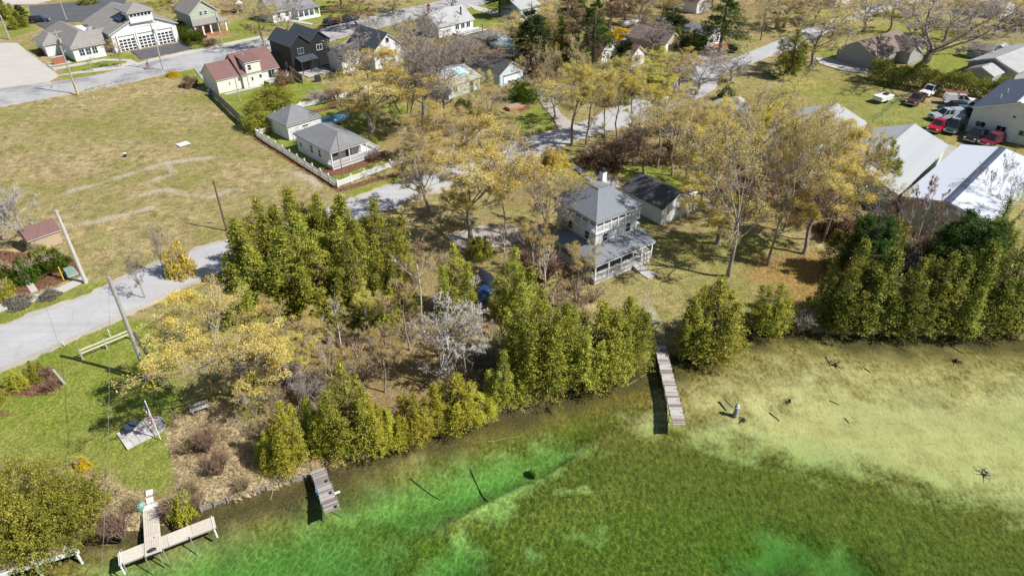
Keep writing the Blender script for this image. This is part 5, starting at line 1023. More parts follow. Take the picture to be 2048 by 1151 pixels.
o = empty('lawn_post', G(129, 766), .2, 'short leaning wooden post by the red barberry', 'post'); MB().tube((0, 0, -.1), (-.5, .15, 1.7), .13, .12, 8).build('shaft', M_POLE, o)
o = empty('flagpole', G(321, 878), 0, 'white flagpole with a limp striped flag beside the stone patio', 'flagpole'); hp = HT(321, 878, 803)
MB().lathe([(.05, 0), (.04, hp), (.08, hp+.02), (.05, hp+.12)], 8).build('pole', M_TRIM, o)
F_R, F_W, F_B = surf('flag_red', (.38, .03, .05), .8), surf('flag_white', (.72, .70, .70), .8), surf('flag_blue', (.03, .05, .20), .8)
m = MB(); nz, nx = 13, 7
for i in range(nz):
    for j in range(nx):
        def P_(i, j): u = j/nx; return (-.03-u*.32*(.7+.3*math.sin(i*.8)), .10*math.sin(j*2.1+i*.25), hp-.1-i*.125-u*.75)
        m.mi = 2 if (i < 7 and j < 3) else (0 if i % 2 == 0 else 1); m.add([P_(i, j), P_(i+1, j), P_(i+1, j+1), P_(i, j+1)], [(0, 1, 2, 3)])
m.build('flag', [F_R, F_W, F_B], o)
# stone patio of separate pavers with a gravel half round
A_, B_, C_, D_ = G(233, 867), G(286, 841), G(305, 872), G(252, 900); ex, ey = B_-A_, D_-A_; o = empty('stone_patio', A_, math.atan2(ex.y, ex.x), 'pale stone patio of square pavers on the lawn', 'patio'); Lx, Ly = ex.length, ey.length; P_STONE = mat_plank('pale_pavers', (.46, .44, .42), (.54, .52, .50), (.60, .58, .56))
m = MB(); m.box(.012, Lx/4-.012, .012, Ly/3-.012, -.05, .06); me = m.mesh('paver', P_STONE)
for i in range(4):
    for j in range(3): link('paver', me, o, (i*Lx/4, -(j+1)*Ly/3, RND.uniform(-.006, .006)))
m = MB(); r_ = Ly/2; pts = [(Lx+.05+r_*.95*math.cos(t), -Ly/2+r_*math.sin(t)) for t in np.linspace(-math.pi/2, math.pi/2, 16)]; m.prism(pts, -.05, .04); m.build('gravel_bed', M_GRAV, o)
for k in range(14): t = -math.pi/2+math.pi*(k+.5)/14; m = MB(); m.obox((Lx+.05+r_*math.cos(t), -Ly/2+r_*1.03*math.sin(t), .05), (.12, .28, .14), t); m.build('edging_stone', M_STEPS, o)
def wire_chair(loc, rz, label, tip=0.0):
    o = empty('wire_chair', loc, rz, label, 'chair', 'wire patio chairs'); o.rotation_euler = (tip, 0, rz)
    s = MB(); ring = [(.24*math.cos(t), .24*math.sin(t), .43) for t in np.linspace(0, 6.283, 15)]; s.path(ring, .014, 4); [s.tube((x, -.22, .43), (x, .22, .43), .009, None, 3) for x in (-.15, -.05, .05, .15)]; s.build('seat', M_DKMETAL, o)
    b = MB(); arc = [(-.26*math.cos(t), .22, .43+.5*math.sin(t)) for t in np.linspace(0, math.pi, 10)]; b.path(arc, .014, 4); [b.tube((x, .22, .43), (x, .24, .88), .009, None, 3) for x in (-.12, 0, .12)]; b.build('backrest', M_DKMETAL, o)
    for x, y in ((-.2, -.2), (.2, -.2), (-.2, .2), (.2, .2)): MB().tube((x*.9, y*.9, .43), (x*1.15, y*1.15, 0), .012, None, 4).build('leg', M_DKMETAL, o)
tb = G(266, 862, .06); o = empty('glass_table', tb, .3, 'round glass garden table with black rim on the stone patio', 'table'); MB().lathe([(.02, .70), (.52, .70), (.52, .72), (.02, .72)], 20).build('tabletop', surf('blue_glass', (.05, .075, .11), .12, .6, .05), o); m = MB(); m.path([(.54*math.cos(t), .54*math.sin(t), .71) for t in np.linspace(0, 6.283, 25)], .035, 5); m.build('rim', M_DKMETAL, o)
for k in range(4): a = k*1.571+.5; MB().tube((.4*math.cos(a), .4*math.sin(a), .7), (.46*math.cos(a), .46*math.sin(a), 0), .018, None, 5).build('leg', M_DKMETAL, o)
for k, l in enumerate(('black wire chair on the lawn side of the glass table', 'black wire chair on the water side of the glass table', 'black wire chair nearest the flagpole', 'black wire chair at the far corner of the stone patio')): a = (2.9, 4.4, -.4, 1.3)[k]; wire_chair(tb+Vector((.85*math.cos(a), .7*math.sin(a), 0)), a-math.pi/2, l)
o = empty('stepping_stones', G(300, 1000), YAW((299, 988), (301, 1014)), 'three white square stepping stones leading to the gangway', 'stepping stones')
for i in range(3): MB().obox(((i-1)*.85, 0, .0), (.5, .5, .12), .05*i).build('stone', M_TRIM, o)
o = empty('dock_bin', G(283, 1018, 0), .4, 'green plastic bin beside the gangway', 'bin'); MB().lathe([(.26, 0), (.33, .55)], 14).build('body', surf('bin_green', (.16, .36, .28), .5), o); MB().lathe([(.35, .55), (.35, .62), (.1, .70)], 14).build('lid', surf('bin_lid_green', (.22, .44, .35), .5), o)
o = empty('park_bench', G(402, 822), .5, 'old slatted wooden bench under the spreading maple', 'bench')
for i in range(4): MB().box(-.8, .8, -.22+i*.12, -.13+i*.12, .42, .46).build('seat_slat', M_STEPS, o)
for x in (-.65, .65): MB().box(x-.05, x+.05, -.2, .22, 0, .42).build('leg', M_WOOD, o)
for i in range(2): MB().box(-.8, .8, .26, .30, .58+i*.16, .70+i*.16).build('back_slat', M_STEPS, o)
o = empty('brick_sign', G(119, 128), .75, 'brick sign with pale cap at the corner of the station lawn', 'sign'); MB().box(-1.1, 1.1, -.3, .3, 0, 1.5).build('body', M_BRICK, o); MB().box(-1.2, 1.2, -.38, .38, 1.5, 1.62).build('cap', M_STEPS, o); MB().box(-2.2, 2.2, -1.0, 1.0, -.03, .07).build('base', M_STEPS, o)
o = empty('garden_arbor', G(481, 24), .3, 'small white garden arbor at the top edge', 'arbor')
for x in (-.7, .7): MB().box(x-.08, x+.08, -.5, .5, 0, 2.2).build('side', M_TRIM, o)
MB().extr_y([(-1.0, 2.2), (1.0, 2.2), (0, 2.9)], -.6, .6).build('roof', M_TRIM, o)
o = empty('raised_bed', G(1028, 216), .6, 'orange wooden raised bed beside the round evergreen', 'planter'); M_ORW = surf('cedar_boards', (.42, .22, .10), .8)
for y in (-.8, .8): MB().box(-1.5, 1.5, y-.05, y+.05, 0, .5).build('board', M_ORW, o)
for x in (-1.5, 1.5): MB().box(x-.05, x+.05, -.75, .75, 0, .5).build('board', M_ORW, o)
MB().box(-1.44, 1.44, -.74, .74, 0, .40).build('soil', M_WOOD, o)
o = empty('pallet', G(367, 289), .8, 'white wooden pallet lying in the dry field', 'pallet')
for i in range(6): MB().box(-.9, .9, -.75+i*.28, -.58+i*.28, .1, .13).build('slat', M_TRIM, o)
for x in (-.8, 0, .8): MB().box(x-.05, x+.05, -.75, .82, 0, .1).build('runner', M_TRIM, o)
o = empty('bucket', G(251, 313), 0, 'small black bucket with white rim in the dry field', 'bucket'); MB().lathe([(.2, 0), (.28, .55)], 12).build('body', M_DKMETAL, o); MB().lathe([(.29, .52), (.29, .57), (.2, .57)], 12).build('rim', M_TRIM, o)
o = empty('clothes_pole', G(1382, 572), 0, 'thin bent metal pole standing in the lawn before the house', 'pole'); MB().path([(0, 0, 0), (.1, .1, 3.1), (.5, .3, 3.2)], .035, 5).build('shaft', M_POLE, o)
# dustbins by the cream house
for px, c, l in (((421, 190), (.10, .16, .25), 'blue wheeled bin at the corner of the cream house'), ((428, 193), (.22, .24, .25), 'grey wheeled bin beside the blue one')):
    o = empty('wheeled_bin', G(*px), .4, l, 'bin'); MB().prism([(-.3, -.35), (.3, -.35), (.3, .35), (-.3, .35)], .05, 1.0).build('body', surf('bin_plastic', c, .5), o); MB().box(-.33, .33, -.38, .40, 1.0, 1.07).build('lid', surf('bin_lid', tuple(x*.8 for x in c), .5), o)
# grill and chairs on the black house terrace
o = empty('grill', G(636, 162), .5, 'black covered grill on the terrace behind the black house', 'grill'); MB().box(-.6, .6, -.3, .3, 0, .9).build('cabinet', M_DKMETAL, o); MB().extr_x([(-.3, .9), (.3, .9), (.25, 1.2), (0, 1.3), (-.25, 1.2)], -.5, .5).build('hood', M_DKMETAL, o)
# ------------------------------------------------------------------ things in the lake
o = empty('lighthouse_ornament', G(1471, 830, WATER_Z-.4), 0, 'small white model lighthouse standing in the shallow water', 'ornament'); M_LHG = surf('grey_bands', (.30, .32, .33), .6)
M_LHW = surf('dull_white', (.46, .46, .44), .8, .2, .15, 4); MB().lathe([(.30, 0), (.30, .25), (.26, .3)], 14).build('base', M_LHW, o); MB().lathe([(.29, .3), (.20, 1.15)], 14).build('tower', M_LHG, o); MB().lathe([(.28, 1.15), (.28, 1.22), (.16, 1.22), (.16, 1.45)], 14).build('gallery', M_LHW, o); MB().lathe([(.22, 1.45), (.02, 1.7)], 14).build('roof', M_LHW, o); o.scale = (.85, .85, .85)
def roots(px, n, r, label, seed, mat=None, up=.35, z=None):
    q = random.Random(seed); c = G(*px, WATER_Z-.3); c.z = BEDZ(c)+.12; o = empty('driftwood', c, 0, label, 'driftwood'); c_ = MB(); c_.lathe([(.05, -.2), (.28*r, -.1), (.22*r, .15), (.1*r, .28)], 9); c_.build('stump', mat or M_WOOD, o)
    for i in range(n):
        a = q.uniform(0, 6.28); p = Vector((0, 0, .05)); m = MB(); rr = .10*r; d = Vector((math.cos(a), math.sin(a), q.uniform(-.05, up)))
        for k in range(4): s = p+d*q.uniform(.25, .5)*r; m.tube(p, s, rr, rr*.7, 5); p = s; rr *= .7; d = (d+Vector((q.uniform(-.8, .8), q.uniform(-.8, .8), q.uniform(-.3, .2)))).normalized()
        m.build('root', mat or M_WOOD, o)
roots((1976, 943), 9, .62, 'pale tangle of driftwood roots breaking the shallow water', 3, surf('bleached_root', (.34, .29, .24), .9)); roots((1912, 722), 8, .6, 'dark root stump with radiating branches in the shallows', 4, surf('wet_root', (.05, .04, .03), .8), .1); roots((1488, 838), 7, .5, 'dark twisted roots in the shallows behind the model lighthouse', 5, surf('wet_root2', (.09, .06, .035), .8), .1); roots((1672, 729), 5, .7, 'brown stump in the shallow water near the far cedars', 6, surf('brown_root', (.16, .11, .06), .8), .1); roots((1580, 800), 5, .5, 'small dark twig clump on the pale sand', 7, surf('wet_root3', (.07, .05, .03), .8), .05)
def log(a, b, z, r, label, mat, r1=None):
    A, B = G(*a, z), G(*b, z); pts = [A.lerp(B, k/5) for k in range(6)]
    if z < -.6:
        for p in pts: p.z = BEDZ(p)+r*.5
    o = empty('sunken_log', pts[0], 0, label, 'log'); m = MB()
    for k in range(5): m.tube(pts[k]-pts[0], pts[k+1]-pts[0], r*(1-k*.09), r*(1-(k+1)*.09), 6)
    m.build('stem', mat, o); d = B-A; p = pts[3]-pts[0]; MB().tube(p, p+Vector((-d.y, d.x, 0)).normalized()*min(.8, d.length*.16)+Vector((0, 0, .05)), r*.5, r*.3, 5).build('branch_stub', mat, o)
LG, LD = surf('pale_log', (.26, .21, .11), .9), surf('dark_log', (.06, .045, .025), .9)
for a, b, z, r, l, mt in (((1450, 797), (1466, 815), -.55, .13, 'pale log leaning towards the model lighthouse', LG), ((940, 935), (985, 1012), -2.2, .06, 'long dark sunken log lying in the green water', LD), ((975, 888), (1048, 874), -1.6, .07, 'pale straight sunken pole near the shore cedars', LG), ((1255, 770), (1300, 742), -.95, .06, 'thin pale stick in the shadow beside the long dock', LG), ((820, 960), (880, 985), -2.0, .045, 'dark sunken branch over the yellow green weeds', LD), ((1190, 1000), (1240, 994), -3.0, .05, 'straight pale stick lying on the deep weeds', LG),
   ((1652, 712), (1662, 732), -.95, .07, 'short pale stick beside the brown stump', LG), ((1730, 736), (1742, 744), -.95, .06, 'short dark stick on the pale sand', LD), ((1540, 822), (1560, 838), -.95, .06, 'dark bent branch on the sand beyond the lighthouse', LD), ((1660, 798), (1680, 806), -.95, .05, 'thin dark branch on the open pale sand', LD), ((540, 1000), (552, 975), -1.0, .05, 'thin stick in the water below the timber edging', LG), ((1690, 832), (1700, 842), -.95, .05, 'tiny dark stick on the sand', LD), ((1900, 690), (1925, 706), -.95, .06, 'thin dark stick above the root stump', LD), ((1790, 690), (1812, 702), -.95, .05, 'slim stick in the shallows below the far cedars', LD)): log(a, b, z, r, l, mt)
bp_ = G(1069, 944, -2.3); bp_.z = BEDZ(bp_)+.28
o = empty('sunken_barrel', bp_, .6, 'rusty barrel lying on its side under the green water', 'barrel'); b_ = MB().lathe([(.25, -.45), (.30, -.42), (.30, .42), (.25, .45)], 14).build('drum', surf('rusty_barrel', (.24, .17, .05), .9), o); b_.rotation_euler = (math.pi/2, 0, 0)
# ------------------------------------------------------------------ the cyclist
def skin_person(o, J, E, mat):
    me = bpy.data.meshes.new('body'); me.from_pydata([j[0] for j in J], E, []); ob = link('body', me, o); me.materials.append(mat)
    sk = ob.modifiers.new('skin', 'SKIN'); ob.modifiers.new('sub', 'SUBSURF').levels = 1; ob.modifiers['sub'].render_levels = 1
    for v, j in zip(me.skin_vertices[0].data, J): v.radius = (j[1], j[1])
    me.skin_vertices[0].data[0].use_root = True
cy = G(298, 139); yw = YAW((290, 141), (310, 136))
o = empty('bicycle', cy, yw, 'pink bicycle ridden along the station road', 'bicycle'); M_PINK = surf('pink_paint', (.50, .10, .16), .4); M_SKIN = surf('skin', (.45, .27, .19), .6)
for x in (-.52, .52):
    m = MB(); m.path([(x+.33*math.cos(t), 0, .34+.33*math.sin(t)) for t in np.linspace(0, 6.283, 19)], .025, 5); w_ = m.build('wheel', M_TYRE, o); s = MB(); [s.tube((x, 0, .34), (x+.32*math.cos(t), 0, .34+.32*math.sin(t)), .006, None, 3) for t in np.linspace(0, 5.8, 10)]; s.build('spokes', M_GALV, w_)
m = MB(); m.path([(-.52, 0, .34), (-.12, 0, .33), (.38, 0, .78), (-.22, 0, .80), (-.52, 0, .34)], .028, 5); m.tube((-.12, 0, .33), (-.25, 0, .92), .025); m.tube((.35, 0, .95), (.52, 0, .34), .026); m.build('frame', M_PINK, o); m = MB(); m.path([(.28, -.28, 1.02), (.38, -.1, 1.0), (.38, .1, 1.0), (.28, .28, 1.02)], .02, 5); m.build('handlebar', M_DKMETAL, o); m = MB(); m.box(-.38, -.13, -.07, .07, .90, .97); m.build('saddle', M_DKMETAL, o)
o = empty('person', cy, yw, 'cyclist in dark top and pink shorts riding on the station road', 'person')
J = [((-.25, 0, 1.0), .15), ((-.12, 0, 1.25), .15), ((.03, 0, 1.47), .14), ((.08, 0, 1.58), .06), ((.12, 0, 1.68), .09), ((.14, 0, 1.78), .10), ((.02, .19, 1.46), .065), ((.12, .26, 1.22), .05), ((.30, .27, 1.06), .04), ((.02, -.19, 1.46), .065), ((.12, -.26, 1.22), .05), ((.30, -.27, 1.06), .04), ((-.2, .11, .95), .10), ((.12, .13, .72), .075), ((-.06, .13, .38), .05), ((.06, .13, .30), .04), ((-.2, -.11, .95), .10), ((.16, -.13, .86), .075), ((0, -.13, .55), .05), ((.12, -.13, .48), .04)]
E_ = [(0, 1), (1, 2), (2, 3), (3, 4), (4, 5), (2, 6), (6, 7), (7, 8), (2, 9), (9, 10), (10, 11), (0, 12), (12, 13), (13, 14), (14, 15), (0, 16), (16, 17), (17, 18), (18, 19)]
skin_person(o, J, E_, M_SKIN)
MB().lathe([(.17, 0), (.19, .3), (.20, .55), (.10, .62)], 10).build('shirt', surf('dark_shirt', (.03, .035, .06), .9), o, loc=(-.17, 0, 1.0)); o.children[-1].rotation_euler = (0, .42, 0)
m = MB(); m.tube((-.22, .11, .98), (.05, .13, .80), .125, .11, 8); m.tube((-.22, -.11, .98), (.05, -.13, .90), .125, .11, 8); m.build('shorts', M_PINK, o); MB().lathe([(.115, -.03), (.12, .04), (.08, .11), (.02, .13)], 10).build('helmet', M_DKMETAL, o, loc=(.14, 0, 1.80))
# ------------------------------------------------------------------ vegetation
def mat_leaf(name, stops, trans=0.35, hue=0.04):
    t = NT(name); k = t.attr('tint'); oi = t.n('ObjectInfo')
    c = t.ramp(k, stops)
    hs = t.n('HueSaturation'); t.l(t.rng(oi.outputs['Random'], 0, 1, 0.5-hue, 0.5+hue), hs.inputs['Hue']); t.l(t.rng(oi.outputs['Random'], 0, 1, 0.82, 1.15), hs.inputs['Value']); t.l(c, hs.inputs['Color'])
    d = t.n('BsdfDiffuse'); tr = t.n('BsdfTranslucent'); t.l(hs.outputs[0], d.inputs[0]); t.l(hs.outputs[0], tr.inputs[0])
    mx = t.n('MixShader'); mx.inputs[0].default_value = trans; t.l(d.outputs[0], mx.inputs[1]); t.l(tr.outputs[0], mx.inputs[2]); t.l(mx.outputs[0], t.out.inputs[0]); return t.m
L_CEDAR = mat_leaf('cedar_sprays', [(0.0, (0.11, 0.125, 0.026)), (0.35, (0.25, 0.265, 0.042)), (0.7, (0.43, 0.415, 0.065)), (1.0, (0.60, 0.53, 0.13))], 0.3, 0.012)
L_CEDARY = mat_leaf('yellow_cedar_sprays', [(0.0, (0.13, 0.13, 0.022)), (0.35, (0.31, 0.295, 0.035)), (0.7, (0.52, 0.48, 0.06)), (1.0, (0.66, 0.58, 0.13))], 0.3, 0.012)
L_CEDARD = mat_leaf('dark_cedar_sprays', [(0.0, (0.085, 0.105, 0.026)), (0.4, (0.20, 0.22, 0.042)), (0.75, (0.34, 0.345, 0.065)), (1.0, (0.50, 0.45, 0.12))], 0.25, 0.012)
L_SPRUCE = mat_leaf('spruce_needles', [(0.0, (0.018, 0.032, 0.012)), (0.5, (0.040, 0.068, 0.022)), (1.0, (0.085, 0.12, 0.035))], 0.2, 0.015)
L_PINE = mat_leaf('pine_needles', [(0.0, (0.030, 0.058, 0.016)), (0.5, (0.070, 0.125, 0.030)), (1.0, (0.15, 0.20, 0.05))], 0.25, 0.015)
L_ORANGE = mat_leaf('orange_buds', [(0.0, (0.44, 0.31, 0.06)), (0.4, (0.68, 0.515, 0.115)), (0.75, (0.80, 0.655, 0.21)), (1.0, (0.86, 0.77, 0.37))], 0.5, 0.010)
L_YELLOW = mat_leaf('yellow_buds', [(0.0, (0.44, 0.35, 0.05)), (0.4, (0.70, 0.58, 0.09)), (0.75, (0.82, 0.71, 0.17)), (1.0, (0.86, 0.80, 0.32))], 0.5, 0.010)
L_LIME = mat_leaf('lime_buds', [(0.0, (0.25, 0.23, 0.03)), (0.4, (0.45, 0.41, 0.045)), (0.75, (0.60, 0.56, 0.08)), (1.0, (0.68, 0.64, 0.16))], 0.4, 0.01)
L_TAN = mat_leaf('tan_buds', [(0.0, (0.18, 0.11, 0.06)), (0.5, (0.34, 0.22, 0.12)), (1.0, (0.50, 0.38, 0.22))], 0.4, 0.012)
L_RUST = mat_leaf('rust_buds', [(0.0, (0.18, 0.10, 0.055)), (0.5, (0.34, 0.20, 0.10)), (1.0, (0.48, 0.32, 0.17))], 0.4, 0.012)
L_GREEN = mat_leaf('green_shrub_leaves', [(0.0, (0.035, 0.06, 0.008)), (0.5, (0.085, 0.13, 0.016)), (1.0, (0.17, 0.21, 0.03))], 0.3, 0.02)
L_GOLD = mat_leaf('forsythia_flowers', [(0.0, (0.55, 0.36, 0.01)), (0.5, (0.80, 0.58, 0.02)), (1.0, (0.85, 0.70, 0.08))], 0.4, 0.005)
L_RED = mat_leaf('red_twigs', [(0.0, (0.13, 0.05, 0.035)), (0.5, (0.28, 0.12, 0.085)), (1.0, (0.42, 0.24, 0.17))], 0.3, 0.01)
L_STRAW = mat_leaf('dry_straw', [(0.0, (0.22, 0.15, 0.08)), (0.5, (0.46, 0.36, 0.20)), (1.0, (0.66, 0.56, 0.36))], 0.3, 0.01)
L_LAV = mat_leaf('grey_lavender', [(0.0, (0.10, 0.09, 0.075)), (0.5, (0.22, 0.20, 0.17)), (1.0, (0.34, 0.32, 0.27))], 0.3, 0.01)
def mat_bark(name, a, b, sc=6.0):
    t = NT(name); p = t.co(); n_ = t.noise(p, sc, 4, 0.7, (1, 1, 0.25)); c = t.ramp(n_, [(0.3, a), (0.7, b)]); t.bsdf(c, 0.95, 0.1, 0, t.bump(n_, 0.6, 0.05)); return t.m
B_GREY = mat_bark('grey_bark', (0.15, 0.125, 0.105), (0.42, 0.37, 0.32)); B_BROWN = mat_bark('brown_bark', (0.075, 0.055, 0.042), (0.24, 0.185, 0.145)); B_PALE = mat_bark('pale_bark', (0.30, 0.265, 0.235), (0.58, 0.53, 0.48))
B_BIRCH = mat_bark('birch_bark', (0.38, 0.34, 0.30), (0.78, 0.74, 0.69), 3.0); T_GREY = mat_bark('grey_twigs', (0.20, 0.165, 0.14), (0.44, 0.38, 0.33), 1.5); T_TAN = mat_bark('tan_twigs', (0.32, 0.255, 0.18), (0.58, 0.48, 0.35), 1.5); T_RED = mat_bark('reddish_twigs', (0.17, 0.10, 0.075), (0.36, 0.245, 0.18), 1.5); T_PALE = mat_bark('pale_twigs', (0.36, 0.32, 0.285), (0.60, 0.55, 0.50), 1.5)

def nrm(a): return a / (np.linalg.norm(a, axis=-1, keepdims=True) + 1e-9)
def tubes(PL, R, n):                   # PL (N,K,3) polylines, R (N,K) radii -> V, F
    N, K, _ = PL.shape
    T = nrm(np.gradient(PL, axis=1)); ref = np.where(np.abs(T[..., 2:3]) > 0.9, np.array([1., 0, 0]), np.array([0, 0, 1.]))
    U = nrm(np.cross(T, ref)); W = np.cross(T, U); a = np.arange(n)*2*np.pi/n
    V = PL[:, :, None, :] + R[:, :, None, None]*(U[:, :, None, :]*np.cos(a)[None, None, :, None] + W[:, :, None, :]*np.sin(a)[None, None, :, None])
    base = (np.arange(N)[:, None, None]*K + np.arange(K-1)[None, :, None])*n + np.arange(n)[None, None, :]
    nx = (np.arange(N)[:, None, None]*K + np.arange(K-1)[None, :, None])*n + ((np.arange(n)+1) % n)[None, None, :]
    F = np.stack([base, nx, nx+n, base+n], -1).reshape(-1, 4)
    return V.reshape(-1, 3), F
def spawn(rs, PL, R, m, t0, t1, ang, lr, K, up=0.15, wander=0.12, rr=0.55, lfall=0.5, rmin=0.010, along=None):
    N, KP, _ = PL.shape; L = np.linalg.norm(np.diff(PL, axis=1), axis=2).sum(1)
    t = (rs.uniform(0, 1, (N, m))*0.6 + (np.arange(m)[None, :] + 0.5)/m*0.4) * (t1-t0) + t0
    f = t*(KP-1); i = np.minimum(f.astype(int), KP-2); w = f - i
    n_ = np.arange(N)[:, None]; A = PL[n_, i]; B = PL[n_, i+1]; S = A + (B-A)*w[..., None]; D = nrm(B-A)
    az = rs.uniform(0, 2*np.pi, (N, m)) if along is None else (np.arange(m)[None, :]*2.4 + rs.uniform(0, 6.28, (N, 1)) + rs.uniform(-.4, .4, (N, m)))
    ref = np.where(np.abs(D[..., 2:3]) > 0.9, np.array([1., 0, 0]), np.array([0, 0, 1.])); U = nrm(np.cross(D, ref)); W = np.cross(D, U)
    a = np.radians(rs.uniform(*ang, (N, m)))[..., None]
    d = nrm(D*np.cos(a) + (U*np.cos(az)[..., None] + W*np.sin(az)[..., None])*np.sin(a))
    ln = L[:, None]*lr*(1-lfall*(t-t0)/(t1-t0+1e-6))*rs.uniform(0.7, 1.25, (N, m))
    r0 = np.maximum(R[n_, i]*rr*rs.uniform(.75, 1.1, (N, m)), rmin)
    pts = [S]; cur = d
    for k in range(1, K):
        cur = nrm(cur + rs.normal(0, wander, cur.shape) + np.array([0, 0, up])); pts.append(pts[-1] + cur*(ln/(K-1))[..., None])
    P = np.stack(pts, 2).reshape(N*m, K, 3); RR = r0.reshape(-1, 1)*np.linspace(1, 0.35, K)[None, :]
    return P, np.maximum(RR, rmin*0.6)
def quads(rs, C, size, asp=0.6, out=None, bias=0.0):
    n = len(C); N_ = rs.normal(0, 1, (n, 3))
    if out is not None: N_ = nrm(N_) + nrm(out)*bias
    N_ = nrm(N_); U = nrm(np.cross(N_, rs.normal(0, 1, (n, 3)))); W = np.cross(N_, U)
    s = (size*rs.uniform(0.6, 1.35, n))[:, None] if np.isscalar(size) else size[:, None]
    a, b = U*s*0.5, W*s*0.5*asp
    V = np.stack([C-a-b*0.5, C+a*0.2-b, C+a+b*0.4, C-a*0.3+b], 1).reshape(-1, 3)
    return V, np.arange(4*n).reshape(n, 4)
def merge(parts):                      # [(V,F,mat_index,tint per face)] -> arrays
    Vs, Fs, Ms, Ts, o = [], [], [], [], 0
    for V, F, mi, tt in parts:
        Vs.append(V); Fs.append(F+o); o += len(V); Ms.append(np.full(len(F), mi)); Ts.append(tt if tt is not None else np.full(len(F), .5))
    return np.vstack(Vs), np.vstack(Fs), np.concatenate(Ms), np.concatenate(Ts)
def veg_mesh(name, parts, mats):
    V, F, M, T = merge(parts); me = npmesh(name, V, F, mats, {'tint': T}); me.polygons.foreach_set('material_index', M.astype(np.int32)); return me

def deciduous(seed, h=12.0, spread=1.0, leaders=5, fork=0.27, leaves=24000, leaf=0.060, stems=1, upright=0.10, twig=0.009, conc=0.6, m1=8, m2=6, m3=5, m4=3, rtrunk=0.115, low=4):
    """trunk that forks into rising leaders, limbs, branches, twigs and bud clusters on the outer twigs; returns two lists of mesh pieces"""
    rs = np.random.RandomState(seed); K = 6; z = np.linspace(0, 1, K); tr = []
    for s in range(stems):
        lean = rs.normal(0, 0.025, 2) if stems == 1 else np.array([math.cos(s*6.28/stems+1), math.sin(s*6.28/stems+1)])*rs.uniform(.10, .22)
        tr.append(np.column_stack([(lean*z[:, None] + np.cumsum(rs.normal(0, 0.006, (K, 2)), 0))*h, z*h*fork]))
    TP = np.stack(tr); R0 = rtrunk*h/12; TR = np.tile(R0*(1-0.28*z), (stems, 1)); TR[:, 0] *= 1.35
    if stems > 1: TR *= 0.66
    LD, RD = spawn(rs, TP, TR, leaders, 0.80, 1.0, (8, 34), (0.80-fork)/fork*1.02, 9, upright*.5, 0.07, 0.62, 0.1, 0.03, along=1)
    RD = RD*np.linspace(1, .45, 9)[None, :]
    LO, RO = spawn(rs, TP, TR, low, 0.55, 0.95, (50, 75), 0.75, 9, upright*.7, 0.10, 0.36, 0.2, 0.03, along=1)
    LD = np.vstack([LD, LO]); RD = np.vstack([RD, RO])
    L1, R1 = spawn(rs, LD, RD, m1, 0.14, 0.98, (28, 58), 0.46*spread, 6, upright, 0.10, 0.58, 0.50, 0.022, along=1)
    L2, R2 = spawn(rs, L1, R1, m2, 0.22, 1.0, (25, 58), 0.48, 4, 0.10, 0.13, 0.60, 0.45, twig*1.6)
    L3, R3 = spawn(rs, L2, R2, m3, 0.15, 1.0, (22, 58), 0.50, 3, 0.10, 0.13, 0.62, 0.4, twig)
    L4, R4 = spawn(rs, L3, R3, m4, 0.2, 1.0, (20, 55), 0.60, 2, 0.08, 0.12, 0.75, 0.4, twig*0.8)
    trunk = [(*tubes(TP, TR, 8), 0, None), (*tubes(LD, RD, 6), 0, None), (*tubes(L1, R1, 4), 0, None)]
    crown = [(*tubes(L2, R2, 3), 0, None), (*tubes(L3, R3, 3), 0, None), (*tubes(L4, R4, 3), 0, None)]
    if leaves:
        src = np.vstack([L4.reshape(-1, 3), L3[:, 1:].reshape(-1, 3)])
        hh = np.clip(src[:, 2]/h, 0, 1)
        # buds sit in clusters: whole branches are fuller than others
        ph = np.sin(src[:, 0]*1.1+seed)+np.sin(src[:, 1]*1.3+seed*2)+np.sin(src[:, 2]*1.7)
        wgt = (0.12+hh)**1.7*np.clip(0.9+0.6*ph*conc, 0.05, 3); pick = rs.choice(len(src), leaves, p=wgt/wgt.sum())
        C = src[pick] + rs.normal(0, 0.085, (leaves, 3)); V, F = quads(rs, C, leaf, .8)
        crown.append((V, F, 1, np.clip(rs.normal(0.5, 0.2, leaves) + 0.12*ph[pick], 0, 1)))
    return trunk, crown
